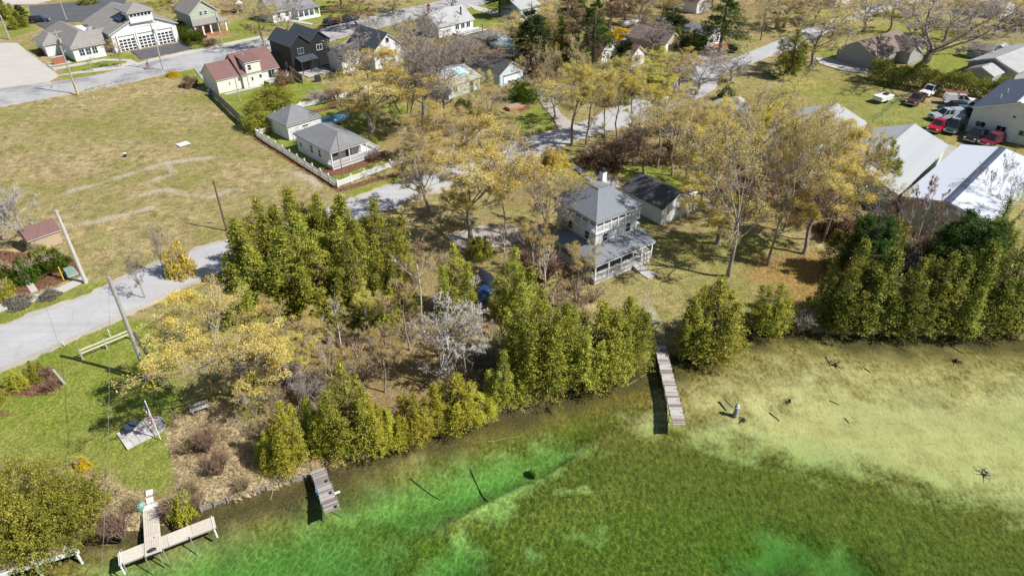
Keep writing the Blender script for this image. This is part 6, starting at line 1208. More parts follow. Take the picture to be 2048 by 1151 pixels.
def cedar(seed, h=9.0, w=4.2, lobes=9, n=2500, k=14, size=0.115, round_=0.0):
    """dense evergreen with several leaders: small flat sprays in upswept fans over lumpy overlapping spires, trunk inside"""
    rs = np.random.RandomState(seed); cl, nr, tn = [], [], []
    for i in range(lobes):
        a = i*2.4 + rs.uniform(0, .6); off = 0 if i == 0 else w*rs.uniform(0.17, 0.38); hl = h*(1.0 if i == 0 else rs.uniform(0.38, 0.90)); rl = w*(0.25 if i == 0 else rs.uniform(.13, .22)) if not round_ else w*rs.uniform(.2, .3)
        m = int(n*(hl*rl)/(h*w*0.25)/lobes*1.5)
        z = rs.uniform(0.0, 1, m)**0.9; th = rs.uniform(0, 2*np.pi, m)
        if round_: prof = np.sqrt(np.clip(1-(2*z-0.85)**2/1.35, 0, 1))*1.1
        else: prof = np.clip((1-z)**0.95, 0, 1)*np.clip(0.62+z*2.6, 0, 1)*1.08
        lump = 1+0.20*np.sin(th*3+i+z*11)+0.16*np.sin(th*6-z*23+i*2)+0.10*np.sin(z*41+th*2)
        r = rl*prof*lump*rs.uniform(0.72, 1.16, m)
        r = np.where(rs.uniform(0, 1, m) < 0.12, r*rs.uniform(.3, .9, m), r)
        cx, cy = off*math.cos(a), off*math.sin(a)
        cl.append(np.column_stack([cx+r*np.cos(th), cy+r*np.sin(th), 0.10+z*hl*0.97])); nr.append(np.column_stack([np.cos(th), np.sin(th), 0.6+0*z])); tn.append(rs.normal(0.42, .17, m)+0.12*np.sin(th*2+i)+rs.normal(0, .07))
    C = np.vstack(cl); O = nrm(np.vstack(nr)); T = np.concatenate(tn); N = len(C)
    q = np.tile(np.linspace(-.5, 1, k), N)[:, None]          # each fan runs outward and up
    C2 = np.repeat(C, k, 0) + np.repeat(O, k, 0)*q*.26 + rs.normal(0, 0.085, (N*k, 3)); O2 = np.repeat(O, k, 0)
    V, F = quads(rs, C2, size, 0.6, O2, 0.6)
    TP = np.array([[[0, 0, 0], [0.05, 0, h*.35], [0, .05, h*.7], [0, 0, h*.93]]]); TR = np.array([[.17, .12, .07, .02]])*h/9
    trunk = [(*tubes(TP, TR, 6), 0, None)]
    L1, R1 = spawn(rs, TP, TR, 22, 0.06, 0.9, (55, 85), 0.19, 4, 0.05, .1, .4, .6, .015); trunk.append((*tubes(L1, R1, 3), 0, None))
    return trunk, [(V, F, 0, np.clip(np.repeat(T, k) + rs.normal(0, .15, N*k) + np.tile(np.linspace(-.08, .12, k), N), 0, 1))]
def spruce(seed, h=10.0, w=4.0, pine=False):
    rs = np.random.RandomState(seed); TP = np.array([[[0, 0, 0], [0, 0.04, h*.4], [.04, 0, h*.75], [0, 0, h]]]); TR = np.array([[.2, .14, .08, .015]])*h/10
    if pine:
        L1, R1 = spawn(rs, TP, TR, 60, 0.12, 0.98, (62, 95), 0.30*w/5, 5, 0.04, .09, .40, .72, .02, along=1)
        L2, R2 = spawn(rs, L1, R1, 7, 0.3, 1.0, (30, 60), 0.42, 3, 0.08, .1, .5, .3, .012)
        src = np.vstack([L2[:, 1:].reshape(-1, 3), L1[:, 3:].reshape(-1, 3)]); nq = 20
    else:
        L1, R1 = spawn(rs, TP, TR, 90, 0.06, 0.99, (85, 108), 0.22*w/4, 4, -0.02, .05, .3, .93, .012, along=1)
        L2, R2 = spawn(rs, L1, R1, 5, 0.2, 1.0, (30, 55), 0.4, 3, -0.02, .06, .5, .3, .01); src = np.vstack([L2[:, 1:].reshape(-1, 3), L1[:, 1:].reshape(-1, 3)]); nq = 9
    T = np.repeat(np.clip(rs.normal(.45, .2, len(src)), 0, 1), nq)
    C = np.repeat(src, nq, 0) + rs.normal(0, 0.17 if pine else .10, (len(src)*nq, 3)); V, F = quads(rs, C, 0.23 if pine else .17, .45)
    return [(*tubes(TP, TR, 7), 0, None), (*tubes(L1, R1, 3), 0, None)], [(V, F, 0, np.clip(T+rs.normal(0, .12, len(T)), 0, 1))]
def bush(seed, r=1.0, h=1.2, n=700, k=8, size=0.10, stems=14, leafy=True):
    rs = np.random.RandomState(seed); a = rs.uniform(0, 6.28, stems); q = rs.uniform(.2, .9, stems)
    P0 = np.column_stack([np.cos(a)*.12, np.sin(a)*.12, np.zeros(stems)]); P2_ = np.column_stack([np.cos(a)*r*q, np.sin(a)*r*q, h*rs.uniform(.7, 1.0, stems)]); P1 = (P0+P2_)/2 + np.array([0, 0, h*.12])
    TP = np.stack([P0, P1, P2_], 1); TR = np.tile(np.array([[.03, .02, .008]]), (stems, 1))
    L2, R2 = spawn(rs, TP, TR, 7, .2, 1, (20, 55), .42, 3, .1, .1, .6, .3, .006); L3, R3 = spawn(rs, L2, R2, 4, .2, 1, (20, 55), .5, 2, .1, .1, .7, .3, .005)
    stem = [(*tubes(TP, TR, 4), 0, None), (*tubes(L2, R2, 3), 0, None), (*tubes(L3, R3, 3), 0, None)]; cr = []
    if leafy:
        d = nrm(rs.normal(0, 1, (n, 3))); d[:, 2] = np.abs(d[:, 2])*1.0-.08; lump = 1+.16*np.sin(d[:, 0]*6+seed)+.14*np.sin(d[:, 1]*7)
        C = d*np.array([r, r, h])*(lump*rs.uniform(.72, 1.04, n))[:, None]; C2 = np.repeat(C, k, 0)+rs.normal(0, size*.5, (n*k, 3)); V, F = quads(rs, C2, size, .6, np.repeat(d, k, 0), .5)
        cr = [(V, F, 0, np.clip(np.repeat(rs.normal(.45, .15, n), k)+rs.normal(0, .14, n*k), 0, 1))]
    return stem, cr
# one prototype set per kind; copies share its meshes
PROTO = {}
def proto(kind, items):                # items: list of (trunk_pieces, crown_pieces, trunk_mats, crown_mats, nominal height, nominal width)
    L = []
    for i, (tr, cr, tm, cm, h, w) in enumerate(items):
        L.append((veg_mesh(kind+'_trunk', tr, tm), veg_mesh(kind+'_crown', cr, cm) if cr else None, h, w))
    PROTO[kind] = L
def measure(pieces):
    V = np.vstack([p[0] for p in pieces]); return float(V[:, 2].max()), float(np.percentile(np.abs(V[:, 0]), 98)+np.percentile(np.abs(V[:, 1]), 98))
def mk(tr, cr, tm, cm): h, w = measure(tr+cr); return (tr, cr, tm, cm, h, w)
_c = [cedar(11), cedar(12, lobes=7, w=3.8), cedar(13, lobes=12, w=4.6), cedar(14, lobes=8, w=4.0)]
proto('cedar', [mk(*c, [B_BROWN], [L_CEDAR]) for c in _c[:3]])
proto('ycedar', [mk(*c, [B_BROWN], [L_CEDARY]) for c in (_c[2], _c[3])])
proto('dcedar', [mk(*c, [B_BROWN], [L_CEDARD]) for c in (_c[1], _c[2])])
proto('rcedar', [mk(*cedar(21, 5, 4.4, 7, 1900, 12, .12, 1.0), [B_BROWN], [L_CEDAR])])
proto('bigcedar', [mk(*cedar(23, 5.5, 8.0, 13, 4600, 15, .115, 1.0), [B_BROWN], [L_CEDAR])])
proto('grcedar', [mk(*cedar(22, 5, 4.4, 7, 1900, 12, .12, 1.0), [B_BROWN], [L_GREEN])])
proto('spruce', [mk(*spruce(31), [B_BROWN], [L_SPRUCE]), mk(*spruce(32, 10, 5), [B_BROWN], [L_SPRUCE])])
proto('pine', [mk(*spruce(33, 12, 6, True), [B_BROWN], [L_PINE]), mk(*spruce(34, 12, 6, True), [B_BROWN], [L_PINE])])
proto('gspruce', [mk(*spruce(36, 10, 6), [B_BROWN], [L_PINE])])
proto('dpine', [mk(*spruce(35, 12, 6, True), [B_BROWN], [L_SPRUCE])])
_d = [deciduous(41, leaves=15000, leaf=.055), deciduous(42, leaves=26000,  conc=.9, leaders=4, fork=.3), deciduous(44, leaves=18000, stems=3, leaders=2, low=1, m1=9, fork=.24)]
_ds = [deciduous(45, leaves=9000, leaf=.056, fork=.32, leaders=5), deciduous(46, leaves=9000, leaf=.056, fork=.36, spread=.8, upright=.16)]
_sl = deciduous(48, leaves=9000, leaf=.058, fork=.46, leaders=3, low=3, m1=8, spread=.75, rtrunk=.085, upright=.13)
proto('slim', [mk(*_sl, [B_GREY], [T_TAN, L_YELLOW])])
proto('slimo', [mk(*_sl, [B_GREY], [T_GREY, L_ORANGE])])
proto('orange', [mk(*c, [B_GREY], [T_TAN, L_ORANGE]) for c in _d])
proto('yellow', [mk(*c, [B_GREY], [T_TAN, L_YELLOW]) for c in (_d[0], _d[2])])
proto('lime', [mk(*c, [B_GREY], [T_TAN, L_LIME]) for c in (_d[1],)])
proto('sparse', [mk(*c, [B_GREY], [T_GREY, L_ORANGE]) for c in _ds])
proto('sparsey', [mk(*c, [B_GREY], [T_GREY, L_YELLOW]) for c in _ds[:1]])
proto('rust', [mk(*c, [B_BROWN], [T_RED, L_RUST]) for c in (_ds[1],)])
proto('tan', [mk(*c, [B_GREY], [T_GREY, L_TAN]) for c in (_ds[0],)])
_b = [deciduous(51, leaves=0, m4=4, upright=.16, twig=.010, fork=.3, rtrunk=.16), deciduous(52, leaves=0, stems=3, leaders=3, low=1, m4=4, upright=.14, twig=.010, fork=.25, rtrunk=.2)]
proto('bare', [mk(*c, [B_GREY], [T_GREY]) for c in _b])
_pb = deciduous(54, leaves=0, fork=.2, leaders=7, low=5, m1=7, m4=3, upright=.20, spread=.78, rtrunk=.12, twig=.017)
proto('palebare', [mk(*_pb, [B_PALE], [T_PALE])])
_bi = [deciduous(61, leaves=2400, leaf=.07, leaders=2, fork=.5, low=6, m1=12, spread=.55, upright=.10, rtrunk=.10, twig=.009), deciduous(62, leaves=1500, leaf=.07, leaders=3, fork=.4, low=3, m1=7, m2=5, m3=4, spread=.6, rtrunk=.10, twig=.010)]
proto('birch', [mk(*c, [B_BIRCH], [T_RED, L_RUST]) for c in _bi[:1]])
proto('wbirch', [mk(*c, [B_BIRCH], [T_PALE, L_YELLOW]) for c in _bi[1:]])
_bu = [bush(71), bush(72)]
for nm, lm in (('gbush', L_GREEN), ('obush', L_CEDAR), ('goldbush', L_GOLD), ('tanbush', L_TAN), ('limebush', L_CEDARY), ('dbush', L_CEDARD), ('lavbush', L_LAV), ('orbush', L_ORANGE)):
    proto(nm, [mk(*c, [T_TAN], [lm]) for c in _bu])
_bs = [bush(75, n=190, k=7, size=.08, stems=30), bush(76, n=170, k=7, size=.08, stems=30)]
proto('rubush', [mk(*c, [T_RED], [L_RUST]) for c in _bs])
_br = [bush(73, stems=34, leafy=False), bush(74, stems=34, leafy=False)]
proto('redtwig', [mk(*c, [T_RED], []) for c in _br]); proto('greytwig', [mk(*c, [T_GREY], []) for c in _br]); proto('strawtuft', [mk(*c, [L_STRAW], []) for c in _br])
KINDNAME = dict(bigcedar='cedar_tree', gspruce='pine_tree', slim='maple_tree', slimo='maple_tree', cedar='cedar_tree', ycedar='cedar_tree', dcedar='cedar_tree', rcedar='cedar_tree', grcedar='cedar_tree', spruce='spruce_tree', pine='pine_tree', dpine='pine_tree', orange='maple_tree', yellow='maple_tree', lime='poplar_tree', sparse='maple_tree', sparsey='maple_tree', rust='cherry_tree', tan='ash_tree', bare='bare_tree', palebare='bare_tree', birch='birch_tree', wbirch='birch_tree')
_vr = random.Random(99)
def plant(kind, bx, by, ty, wpx, label, group, z=0.0, lean=None):
    vi = None
    if ':' in kind: kind, vi = kind.split(':'); vi = int(vi)
    P = PROTO[kind]; tm, cm, h0, w0 = P[_vr.randrange(len(P)) if vi is None else vi]
    if kind in ('cedar', 'ycedar', 'dcedar', 'bigcedar', 'rcedar', 'grcedar'): by -= 0.20*wpx      # the listed row is the foot of the foliage, the trunk stands behind it
    h = max(0.3, HT(bx, by, ty)); w = wpx/PXM(bx, by)*(1.14 if kind in ('orange', 'yellow', 'lime', 'sparse', 'sparsey', 'slim', 'slimo', 'tan', 'rust', 'bare') else 0.94 if kind in ('cedar', 'ycedar', 'dcedar') else 1.0); loc = G(bx, by, z); loc.z -= 0.12
    nm = KINDNAME.get(kind, 'shrub'); cat = 'tree' if nm.endswith('tree') else 'shrub'
    r = empty(nm, loc, _vr.uniform(0, 6.28), label, cat, group); r.scale = (w/w0, w/w0, h/h0)
    if lean: r.rotation_euler = (lean[0], lean[1], r.rotation_euler.z)
    link('trunk' if cat == 'tree' else 'stem', tm, r)
    if cm: link('crown' if cat == 'tree' else 'foliage', cm, r)
    return r
# ------------------------------------------------------------------ where each plant stands: kind, base x, base y, top y, crown width (photo pixels), label
g1 = 'cedars of the stand between road and shore'
for k, x, y, t, w, l in (
 ('cedar',498,588,432,104,'yellow green cedar at the road end of the big cedar stand, next to orange maple'),
 ('cedar',545,562,388,108,'tall cedar second along the road side of the big stand'),
 ('cedar',605,545,370,112,'tallest cedar in the middle of the road side of the big stand'),
 ('cedar',655,545,382,100,'cedar fourth along the road side of the stand, opposite picket fence corner'),
 ('cedar',702,560,386,106,'cedar fifth along the road side of the stand'),
 ('cedar',766,580,390,122,'pointed cedar closing the road side of the stand, beside pale road'),
 ('cedar',528,655,482,118,'broad cedar on the lake side of the stand behind the orange maple'),
 ('cedar',592,645,452,122,'cedar second along the lake side of the big stand'),
 ('cedar',652,650,472,116,'cedar third along the lake side of the stand, behind white birch trunk'),
 ('dcedar',716,645,470,116,'darker cedar fourth along the lake side of the stand'),
 ('dcedar',790,640,500,84,'dark cedar at the shaded inner end of the stand')): plant(k, x, y, t, w, l, g1)
g2 = 'cedars along the wooded shore'
for k, x, y, t, w, l in (
 ('cedar',915,645,478,92,'slim pointed cedar standing just beside the blue tarpaulin boat'),
 ('cedar',1030,650,488,92,'slim cedar on the house side of the covered boats'),
 ('cedar',1045,745,560,110,'cedar behind the tallest shore cedar, below the covered boats'),
 ('cedar',1080,800,572,128,'tallest cedar leaning over the water in the middle of the shore'),
 ('cedar',1140,775,612,96,'narrow shore cedar with pale bare stems in front'),
 ('cedar',1198,768,596,138,'broad shore cedar in front of the two storey house porch'),
 ('cedar',1248,742,588,108,'shore cedar whose foliage overhangs the start of the long dock'),
 ('cedar',1420,718,548,136,'large round cedar on the shore beyond the long dock'),
 ('cedar',1544,668,562,88,'small rounded cedar standing alone at the shore by the orange leaves'),
 ('ycedar',586,940,800,88,'yellow cedar on the bank right beside the short grey dock'),
 ('ycedar',668,912,790,72,'small yellow cedar between the short dock and a taller cedar'),
 ('cedar',712,912,715,108,'tall cedar at the water edge behind the short grey dock'),
 ('ycedar',748,905,782,86,'low yellow cedar leaning over green water past the short dock'),
 ('ycedar',835,884,782,88,'low shore cedar below the big pale bare tree'),
 ('ycedar',918,850,746,112,'wide low yellow cedar at the water below bare grey branches'),
 ('ycedar',962,836,784,72,'smallest low cedar hanging over the water beside the wide one'),
 ('cedar',1010,815,696,80,'narrow cedar with bare stems just before the tallest shore cedar'),
 ('cedar',960,522,470,52,'small bright cedar at the foot of the large maple'),
 ('bigcedar',112,1100,918,196,'broad rounded olive yellow cedar over the wooden boardwalk at the bottom corner'),
 ('cedar:1',4,1128,1010,110,'cedar at the lowest corner beside the wooden boardwalk')): plant(k, x, y, t, w, l, g2)
g3 = 'dark cedars of the far shore stand'
for k, x, y, t, w, l in (
 ('dcedar',1645,655,548,82,'first dark cedar of the far stand, beside the orange leaf litter'),
 ('dcedar',1682,664,470,112,'second dark cedar of the far stand, tall and pointed'),
 ('dcedar',1745,670,490,112,'third dark cedar of the far stand along the shallow water'),
 ('dcedar',1800,668,508,92,'fourth cedar of the far stand, narrower than its neighbours'),
 ('dcedar',1856,672,498,112,'fifth cedar of the far stand, below the white birch stems'),
 ('dcedar',1922,670,478,118,'sixth cedar of the far stand, below the white metal roof'),
 ('dcedar',1988,668,470,116,'seventh cedar of the far stand, near the picture edge'),
 ('dcedar',2046,664,510,86,'last cedar of the far stand, cut by the picture edge'),
 ('cedar',1765,560,430,80,'olive cedar behind the far stand, below the green roofed shed'),
 ('dcedar',1700,560,445,90,'dark cedar behind the far stand next to the orange trees'),
 ('pine',1905,575,425,130,'blue green pine with soft needles behind the far cedar stand'),
 ('pine',1722,560,428,90,'soft green young pine behind the far cedars by the birches'),
 ('dcedar',1885,560,470,90,'dark cedar standing under the eave of the white storage roof'),
 ('dcedar',1960,560,390,80,'dark tall conifer in front of the white storage roof'),
 ('cedar',1755,402,275,62,'olive conifer standing in front of the grey green storage roof')): plant(k, x, y, t, w, l, g3)
g4 = 'garden conifers'
for k, x, y, t, w, l in (
 ('ycedar',38,783,738,42,'small conical yellow green arborvitae in the mulch bed on the lawn'),
 ('cedar',74,762,722,44,'dark green young conifer between arborvitae and red barberry'),
 ('limebush',0,795,775,30,'yellow green shrub at the near end of the lawn mulch bed'),
 ('rcedar',548,228,165,78,'round olive cedar beside the wooden fence, nearer the cream house'),
 ('rcedar',519,270,200,64,'round olive cedar at the corner of fences beside the pyramid roofed garage'),
 ('grcedar',1045,212,150,64,'round bright green evergreen beside the curved driveway'),
 ('dcedar:1',1578,168,52,74,'dark columnar cedar beside the far roadside bare tree'),
 ('spruce',1250,128,72,50,'green spruce in front of the maroon roofed houses'),
 ('gspruce',1437,112,-20,96,'tall bright green pine in front of the white house'),
 ('spruce',1340,85,8,84,'dark dense spruce above the low white house roof'),
 ('dcedar',1385,114,56,66,'dark cedar screening the wall of the low white house'),
 ('dcedar',1350,112,52,56,'dark cedar beside the brown roofed garage'),
 ('dcedar',1318,72,38,50,'lighter clipped cedar behind the brown roofed garage'),
 ('spruce',1062,150,0,80,'dark tall spruce above the pale blue roof'),
 ('gspruce',1185,150,-10,90,'green pine among tangled trees in the middle of the top'),
 ('dcedar',1122,150,25,70,'dark cedar between two tan budding trees at top middle'),
 ('spruce',1000,34,-30,60,'dark spruce shading the lawn by the concrete drive'),
 ('spruce',978,104,70,20,'small dark spruce beside the low grey roof'),
 ('spruce',992,104,66,22,'second small dark spruce beside the low grey roof'),
 ('dcedar',2034,72,18,70,'dark cedar at the far top corner'),
 ('spruce',47,45,5,26,'small spruce on the island of the station parking lot'),
 ('cedar',40,62,20,44,'rounded evergreen beside the leaning pole at the top corner'),
 ('cedar',14,45,-5,40,'evergreen at the very top corner by the street')): plant(k, x, y, t, w, l, g4)
g5 = 'budding maples'
for k, x, y, t, w, l in (
 ('orange:1',748,264,86,200,'largest bright orange maple between the cottage and the black house'),
 ('orange',790,262,140,150,'orange maple behind the white cottage'),
 ('orange:1',905,335,205,150,'orange maple rising over the road behind the picket fence'),
 ('yellow',985,262,140,130,'pale yellow maple in front of the dark roofed garage'),
 ('orange:1',945,482,212,190,'large orange maple with dark trunk beside the gravel parking'),
 ('sparse',862,432,272,115,'thinly budded maple beside the lakeside road, near the white cottage'),
 ('sparse',1088,502,300,120,'nearly bare maple with upright limbs at the wall of the two storey house'),
 ('orange',1012,330,225,110,'orange budding tree beside the driveway entrance'),
 ('slim',1147,288,118,130,'yellow tan maple at the driveway mouth, trunk by the roadside'),
 ('yellow',1192,290,112,115,'yellow maple with two dark stems at the roadside'),
 ('slimo',1235,278,150,80,'slim bare stemmed tree in the roadside row'),
 ('slim',1312,334,150,120,'bare spreading tree in the lawn beyond the driveway'),
 ('tan',1290,345,235,100,'grey tree with low bare boughs over the lawn beyond the driveway'),
 ('lime',1258,180,118,95,'lime yellow tree in front of the maroon roofed houses'),
 ('lime',1330,160,98,90,'lime yellow tree by the gravel road near the brown garage'),
 ('yellow',1215,175,105,75,'small yellow tree next to the lime tree across the road'),
 ('orange:0',1372,380,190,140,'orange maple on the lawn right behind the white garage'),
 ('orange:1',1432,484,205,165,'orange maple with thick trunk nearest the white garage gable'),
 ('sparse:0',1458,550,195,170,'tall maple with pale leaning trunk nearest the water on the lawn'),
 ('orange:0',1537,530,205,170,'orange maple with forked trunk in the lawn row'),
 ('orange:1',1612,508,232,155,'last orange maple of the lawn row beside the orange leaves'),
 ('yellow',1485,275,158,125,'yellow maple at the start of the row before the pale shed roof'),
 ('yellow',1545,262,150,130,'yellow maple in front of the pale shed roof'),
 ('yellow',1612,292,185,140,'bright yellow maple hiding the middle of the pale shed roof'),
 ('yellow',1672,318,208,125,'yellow maple at the gable of the grey green storage shed'),
 ('orange',1655,432,240,150,'orange yellow maple in front of the grey green storage shed'),
 ('orange',1570,420,230,130,'orange maple in the tangle behind the lawn row'),
 ('yellow',1420,250,185,100,'yellow tan tree by the gravel yard in front of far sheds'),
 ('orange:1',486,806,545,215,'big spreading orange maple on the bank beside the lawn'),
 ('orange:1',565,730,585,140,'orange maple between the big spreading maple and the cedars'),
 ('yellow:0',425,690,560,120,'lower yellow maple next to the road and the leaning poles'),
 ('orange',545,858,770,110,'low orange tree at the foot of the bank above the short dock'),
 ('sparse',525,98,-15,95,'orange bare tree beside the maroon roofed house'),
 ('lime',366,48,-20,86,'pale yellow green tree between the fire station and the green house'),
 ('sparsey',243,132,72,38,'small young street tree in front of the fire station'),
 ('sparsey',187,142,112,16,'thin sapling on the grass strip by the station'),
 ('yellow',1478,70,-25,60,'yellow roadside tree behind the tall pine'),
 ('yellow',1512,66,-28,60,'second yellow roadside tree behind the utility pole'),
 ('orange',1325,40,-40,70,'orange tree above the dark spruce at the top'),
 ('rust',1215,60,-30,80,'rust brown tree at top middle above the yellow shrub'),
 ('tan',1275,50,-30,80,'grey tan tree at the top above the white junk pile'),
 ('sparsey',1614,140,-10,150,'spreading budding tree beside the far concrete drive'),
 ('yellow',1985,72,-25,110,'bright yellow tree near the far top corner'),
 ('sparsey',1775,62,-25,90,'twin trunked budding tree in the far lawn'),
 ('orange',1090,120,15,110,'tan orange tree at the top between dark conifers'),
 ('yellow',1140,190,60,120,'tan yellow tree above the driveway curve'),
 ('rust',1160,130,-10,90,'rust coloured tree beside the green pine'),
 ('rust',1570,55,-30,80,'brown budding tree at the edge of the far wood'),
 ('sparse',1660,75,-20,90,'brown tree in the far lawn behind the birch')): plant(k, x, y, t, w, l, g5)
g6 = 'bare trees'
for k, x, y, t, w, l in (
 ('palebare',74,480,308,150,'large pale bare tree at the edge of the dry field'),
 ('bare',850,268,28,120,'tallest bare grey tree rising over the blue roofed house'),
 ('bare',872,262,60,95,'bare tree with twisted limbs next to the blue roof'),
 ('bare',815,250,50,120,'bare grey tree leaning over the orange maple'),
 ('bare',890,240,95,80,'smaller bare tree close to the blue roofed house'),
 ('palebare',862,775,552,195,'large pale bare tree spreading in front of dark cedars by the shore'),
 ('bare',1302,112,22,80,'bare grey tree in front of the brown roofed garage'),
 ('bare',1840,155,-25,250,'huge bare tree standing behind the long hedge'),
 ('bare',1996,470,300,160,'bare dark tree in front of the white storage roof'),
 ('bare',575,60,-20,100,'bare tree on the grass in front of the white bungalow at the top'),
 ('rust',716,60,0,90,'reddish bare tree beside the parked dark car'),
 ('bare',905,26,-30,44,'bare trunk at the road beside the grey roofed house'),
 ('bare',640,828,735,60,'small grey bare tree on the bank over the brown leaves'),
 ('bare',985,748,632,62,'small bare tree in dark gap beside the covered boats'),
 ('palebare',1132,748,600,76,'pale bare stems between two shore cedars'),
 ('bare',1280,300,200,70,'leaning bare tree beside the gravel road'),
 ('palebare',2042,640,505,80,'pale crooked bare tree at the shore by the picture edge'),
 ('bare',1395,190,115,110,'bare grey bush like tree by the gravel road bend'),
 ('bare',1460,160,95,90,'bare grey tree over the gravel road'),
 ('bare',715,150,70,90,'bare tree in front of the white gabled house'),
 ('bare',770,110,10,110,'bare whitish tree beside the road at the top'),
 ('bare',930,130,60,110,'tangled bare tree between grey roofs')): plant(k, x, y, t, w, l, g6)
g7 = 'birches'
for k, x, y, t, w, l in (
 ('birch',847,645,462,95,'birch with rust coloured twigs behind the big pale bare tree'),
 ('wbirch',686,708,572,66,'white birch trunk in front of the cedar stand'),
 ('wbirch',672,778,655,56,'forked white birch on the brown leaf bank'),
 ('wbirch',1086,610,465,80,'white birch with crooked limbs beside the porch of the two storey house'),
 ('birch',1752,490,378,50,'first reddish birch of the clump beside the white storage roof'),
 ('birch',1778,486,372,50,'second reddish birch of the clump beside the white storage roof'),
 ('birch',1828,495,348,62,'leaning white stemmed birch in front of the white storage roof'),
 ('wbirch',1687,96,5,76,'white birch standing in the far lawn'),
 ('birch',1010,560,440,50,'thin birch beside the gravel parking'),
 ('wbirch',1180,560,462,46,'thin pale stem right at the corner of the two storey house')): plant(k, x, y, t, w, l, g7)
g8 = 'shrubs'
for k, x, y, t, w, l in (
 ('goldbush',167,932,908,30,'bright yellow forsythia behind the broad olive cedar'),
 ('goldbush',346,152,138,24,'yellow forsythia at the foot of the pole by the station road'),
 ('goldbush',1240,75,52,62,'large yellow forsythia in front of the junk pile'),
 ('tanbush',380,172,146,36,'tan rounded shrub in the bed beside the driveway'),
 ('gbush',55,556,508,62,'dark green clipped shrub beside the curved garden path'),
 ('gbush',110,532,492,56,'clipped green shrub nearest the green transformer box'),
 ('obush',82,520,478,40,'olive shrub between two clipped green shrubs'),
 ('limebush',10,590,552,40,'low yellow green hedge piece by the sidewalk'),
 ('gbush',4,560,508,44,'clipped green shrub cut by the picture edge'),
 ('lavbush',100,592,574,40,'grey lavender patch along the sidewalk'),
 ('lavbush',40,606,588,50,'longer grey lavender patch by the sidewalk near the path'),
 ('rubush',98,752,728,34,'dark red barberry in front of the short wooden post'),
 ('rubush',106,780,752,30,'rounded red barberry at the end of the mulch bed'),
 ('redtwig',245,1072,1020,60,'red twig shrub at the water beside the white gangway'),
 ('redtwig',215,1062,1030,40,'smaller red twig shrub beside the broad olive cedar'),
 ('redtwig',345,1030,990,44,'red twig shrub between the gangway and the yellow green bush'),
 ('redtwig',395,1010,980,40,'red twig shrub at the waterline past the yellow green bush'),
 ('limebush',368,1028,980,52,'bright yellow green bush beside the white gangway'),
 ('redtwig',415,900,850,60,'purple brown bramble patch on the straw slope'),
 ('redtwig',440,945,895,50,'bramble patch lower on the straw slope'),
 ('strawtuft',375,905,880,36,'straw tuft on the slope above the red brambles'),
 ('strawtuft',385,985,960,40,'straw tuft low on the slope by the lawn edge'),
 ('strawtuft',490,975,952,40,'straw tuft on the bank over the low shore boards'),
 ('strawtuft',270,1020,990,44,'straw tuft behind the green bin at the gangway'),
 ('orbush',365,548,470,58,'orange budding shrub at the roadside by the dry field'),
 ('bare',330,548,440,30,'thin bare sapling beside the orange roadside shrub'),
 ('bare',290,595,500,34,'thin bare sapling near the tall pole and the road'),
 ('gbush',392,78,52,34,'green shrub at the corner of the fire station'),
 ('gbush',374,66,42,30,'taller green shrub beside the fire station wall'),
 ('rubush',425,92,72,34,'brown shrub along the walk in front of the green house'),
 ('tanbush',565,165,138,44,'tan shrub beside the deck of the cream house'),
 ('greytwig',640,205,178,60,'bare brush beside the wooden fence behind the black house'),
 ('rubush',672,200,170,50,'brown brush below the largest orange maple'),
 ('gbush',925,225,190,44,'dark green shrub under the bare trees by the blue roof'),
 ('greytwig',915,130,85,90,'tangle of bare brush in front of the grey roofed house'),
 ('tanbush',985,135,90,70,'brown olive thicket beside the small spruces'),
 ('tanbush',1075,150,118,60,'brown thicket under the dark spruce'),
 ('gbush',960,500,478,40,'green shrub beside the gravel parking'),
 ('greytwig',580,770,720,80,'grey bare brush below the orange maple on the bank'),
 ('greytwig',620,800,750,70,'grey bare brush beside the forked birch'),
 ('greytwig',960,740,680,60,'grey brush in the dark gap by the shore'),
 ('rubush',1090,560,500,80,'dark red brown thicket below the side roof of the house'),
 ('rubush',1052,540,490,60,'brown thicket beside the gravel parking'),
 ('tanbush',1200,330,290,90,'brown thicket beside the gravel drive'),
 ('rubush',1260,300,262,80,'dark thicket behind the lawn beyond the drive'),
 ('tanbush',1380,300,250,90,'tan thicket in front of the far sheds'),
 ('rubush',1500,400,340,120,'reddish thicket behind the orange maples'),
 ('rubush',1620,420,360,110,'brown thicket behind the last orange maple'),
 ('tanbush',1690,470,400,100,'tan thicket beside the soft green pine'),
 ('orbush',1105,330,290,60,'orange shrub at the drive entrance'),
 ('orbush',1060,350,305,70,'orange brown shrub beside the road opposite the cottage'),
 ('limebush',1425,605,565,46,'small lime shrub behind the large round cedar'),
 ('greytwig',1600,655,615,50,'bare brush at the waterline by the small rounded cedar'),
 ('rubush',2030,560,480,80,'brown thicket at the picture edge behind the far cedars'),
 ('tanbush',2035,610,560,60,'brown brush at the far shore by the picture edge'),
 ('greytwig',1820,560,500,80,'grey brush among the white birch stems'),
 ('gbush',1990,130,98,40,'dark round shrub between the two far sheds'),
 ('tanbush',2030,130,105,40,'grey shrub beside the far shed'),
 ('gbush',1452,200,165,40,'dark shrub by the gravel yard'),
 ('limebush',1300,190,150,60,'lime thicket across the gravel road'),
 ('dbush',1225,205,165,60,'dark shrub under the yellow roadside trees'),
 ('obush',735,285,262,40,'olive shrub in the bed beside the cottage porch'),
 ('rubush',748,320,300,28,'brown shrub in the mulch bed at the cottage corner'),
 ('dbush',175,8,-10,40,'dark shrubs on the island by the parking lot'),
 ('rubush',470,25,0,50,'brown shrub beside the small arbor at the top'),
 ('tanbush',100,105,85,40,'bare purple shrub at the station corner')): plant(k, x, y, t, w, l, g8)
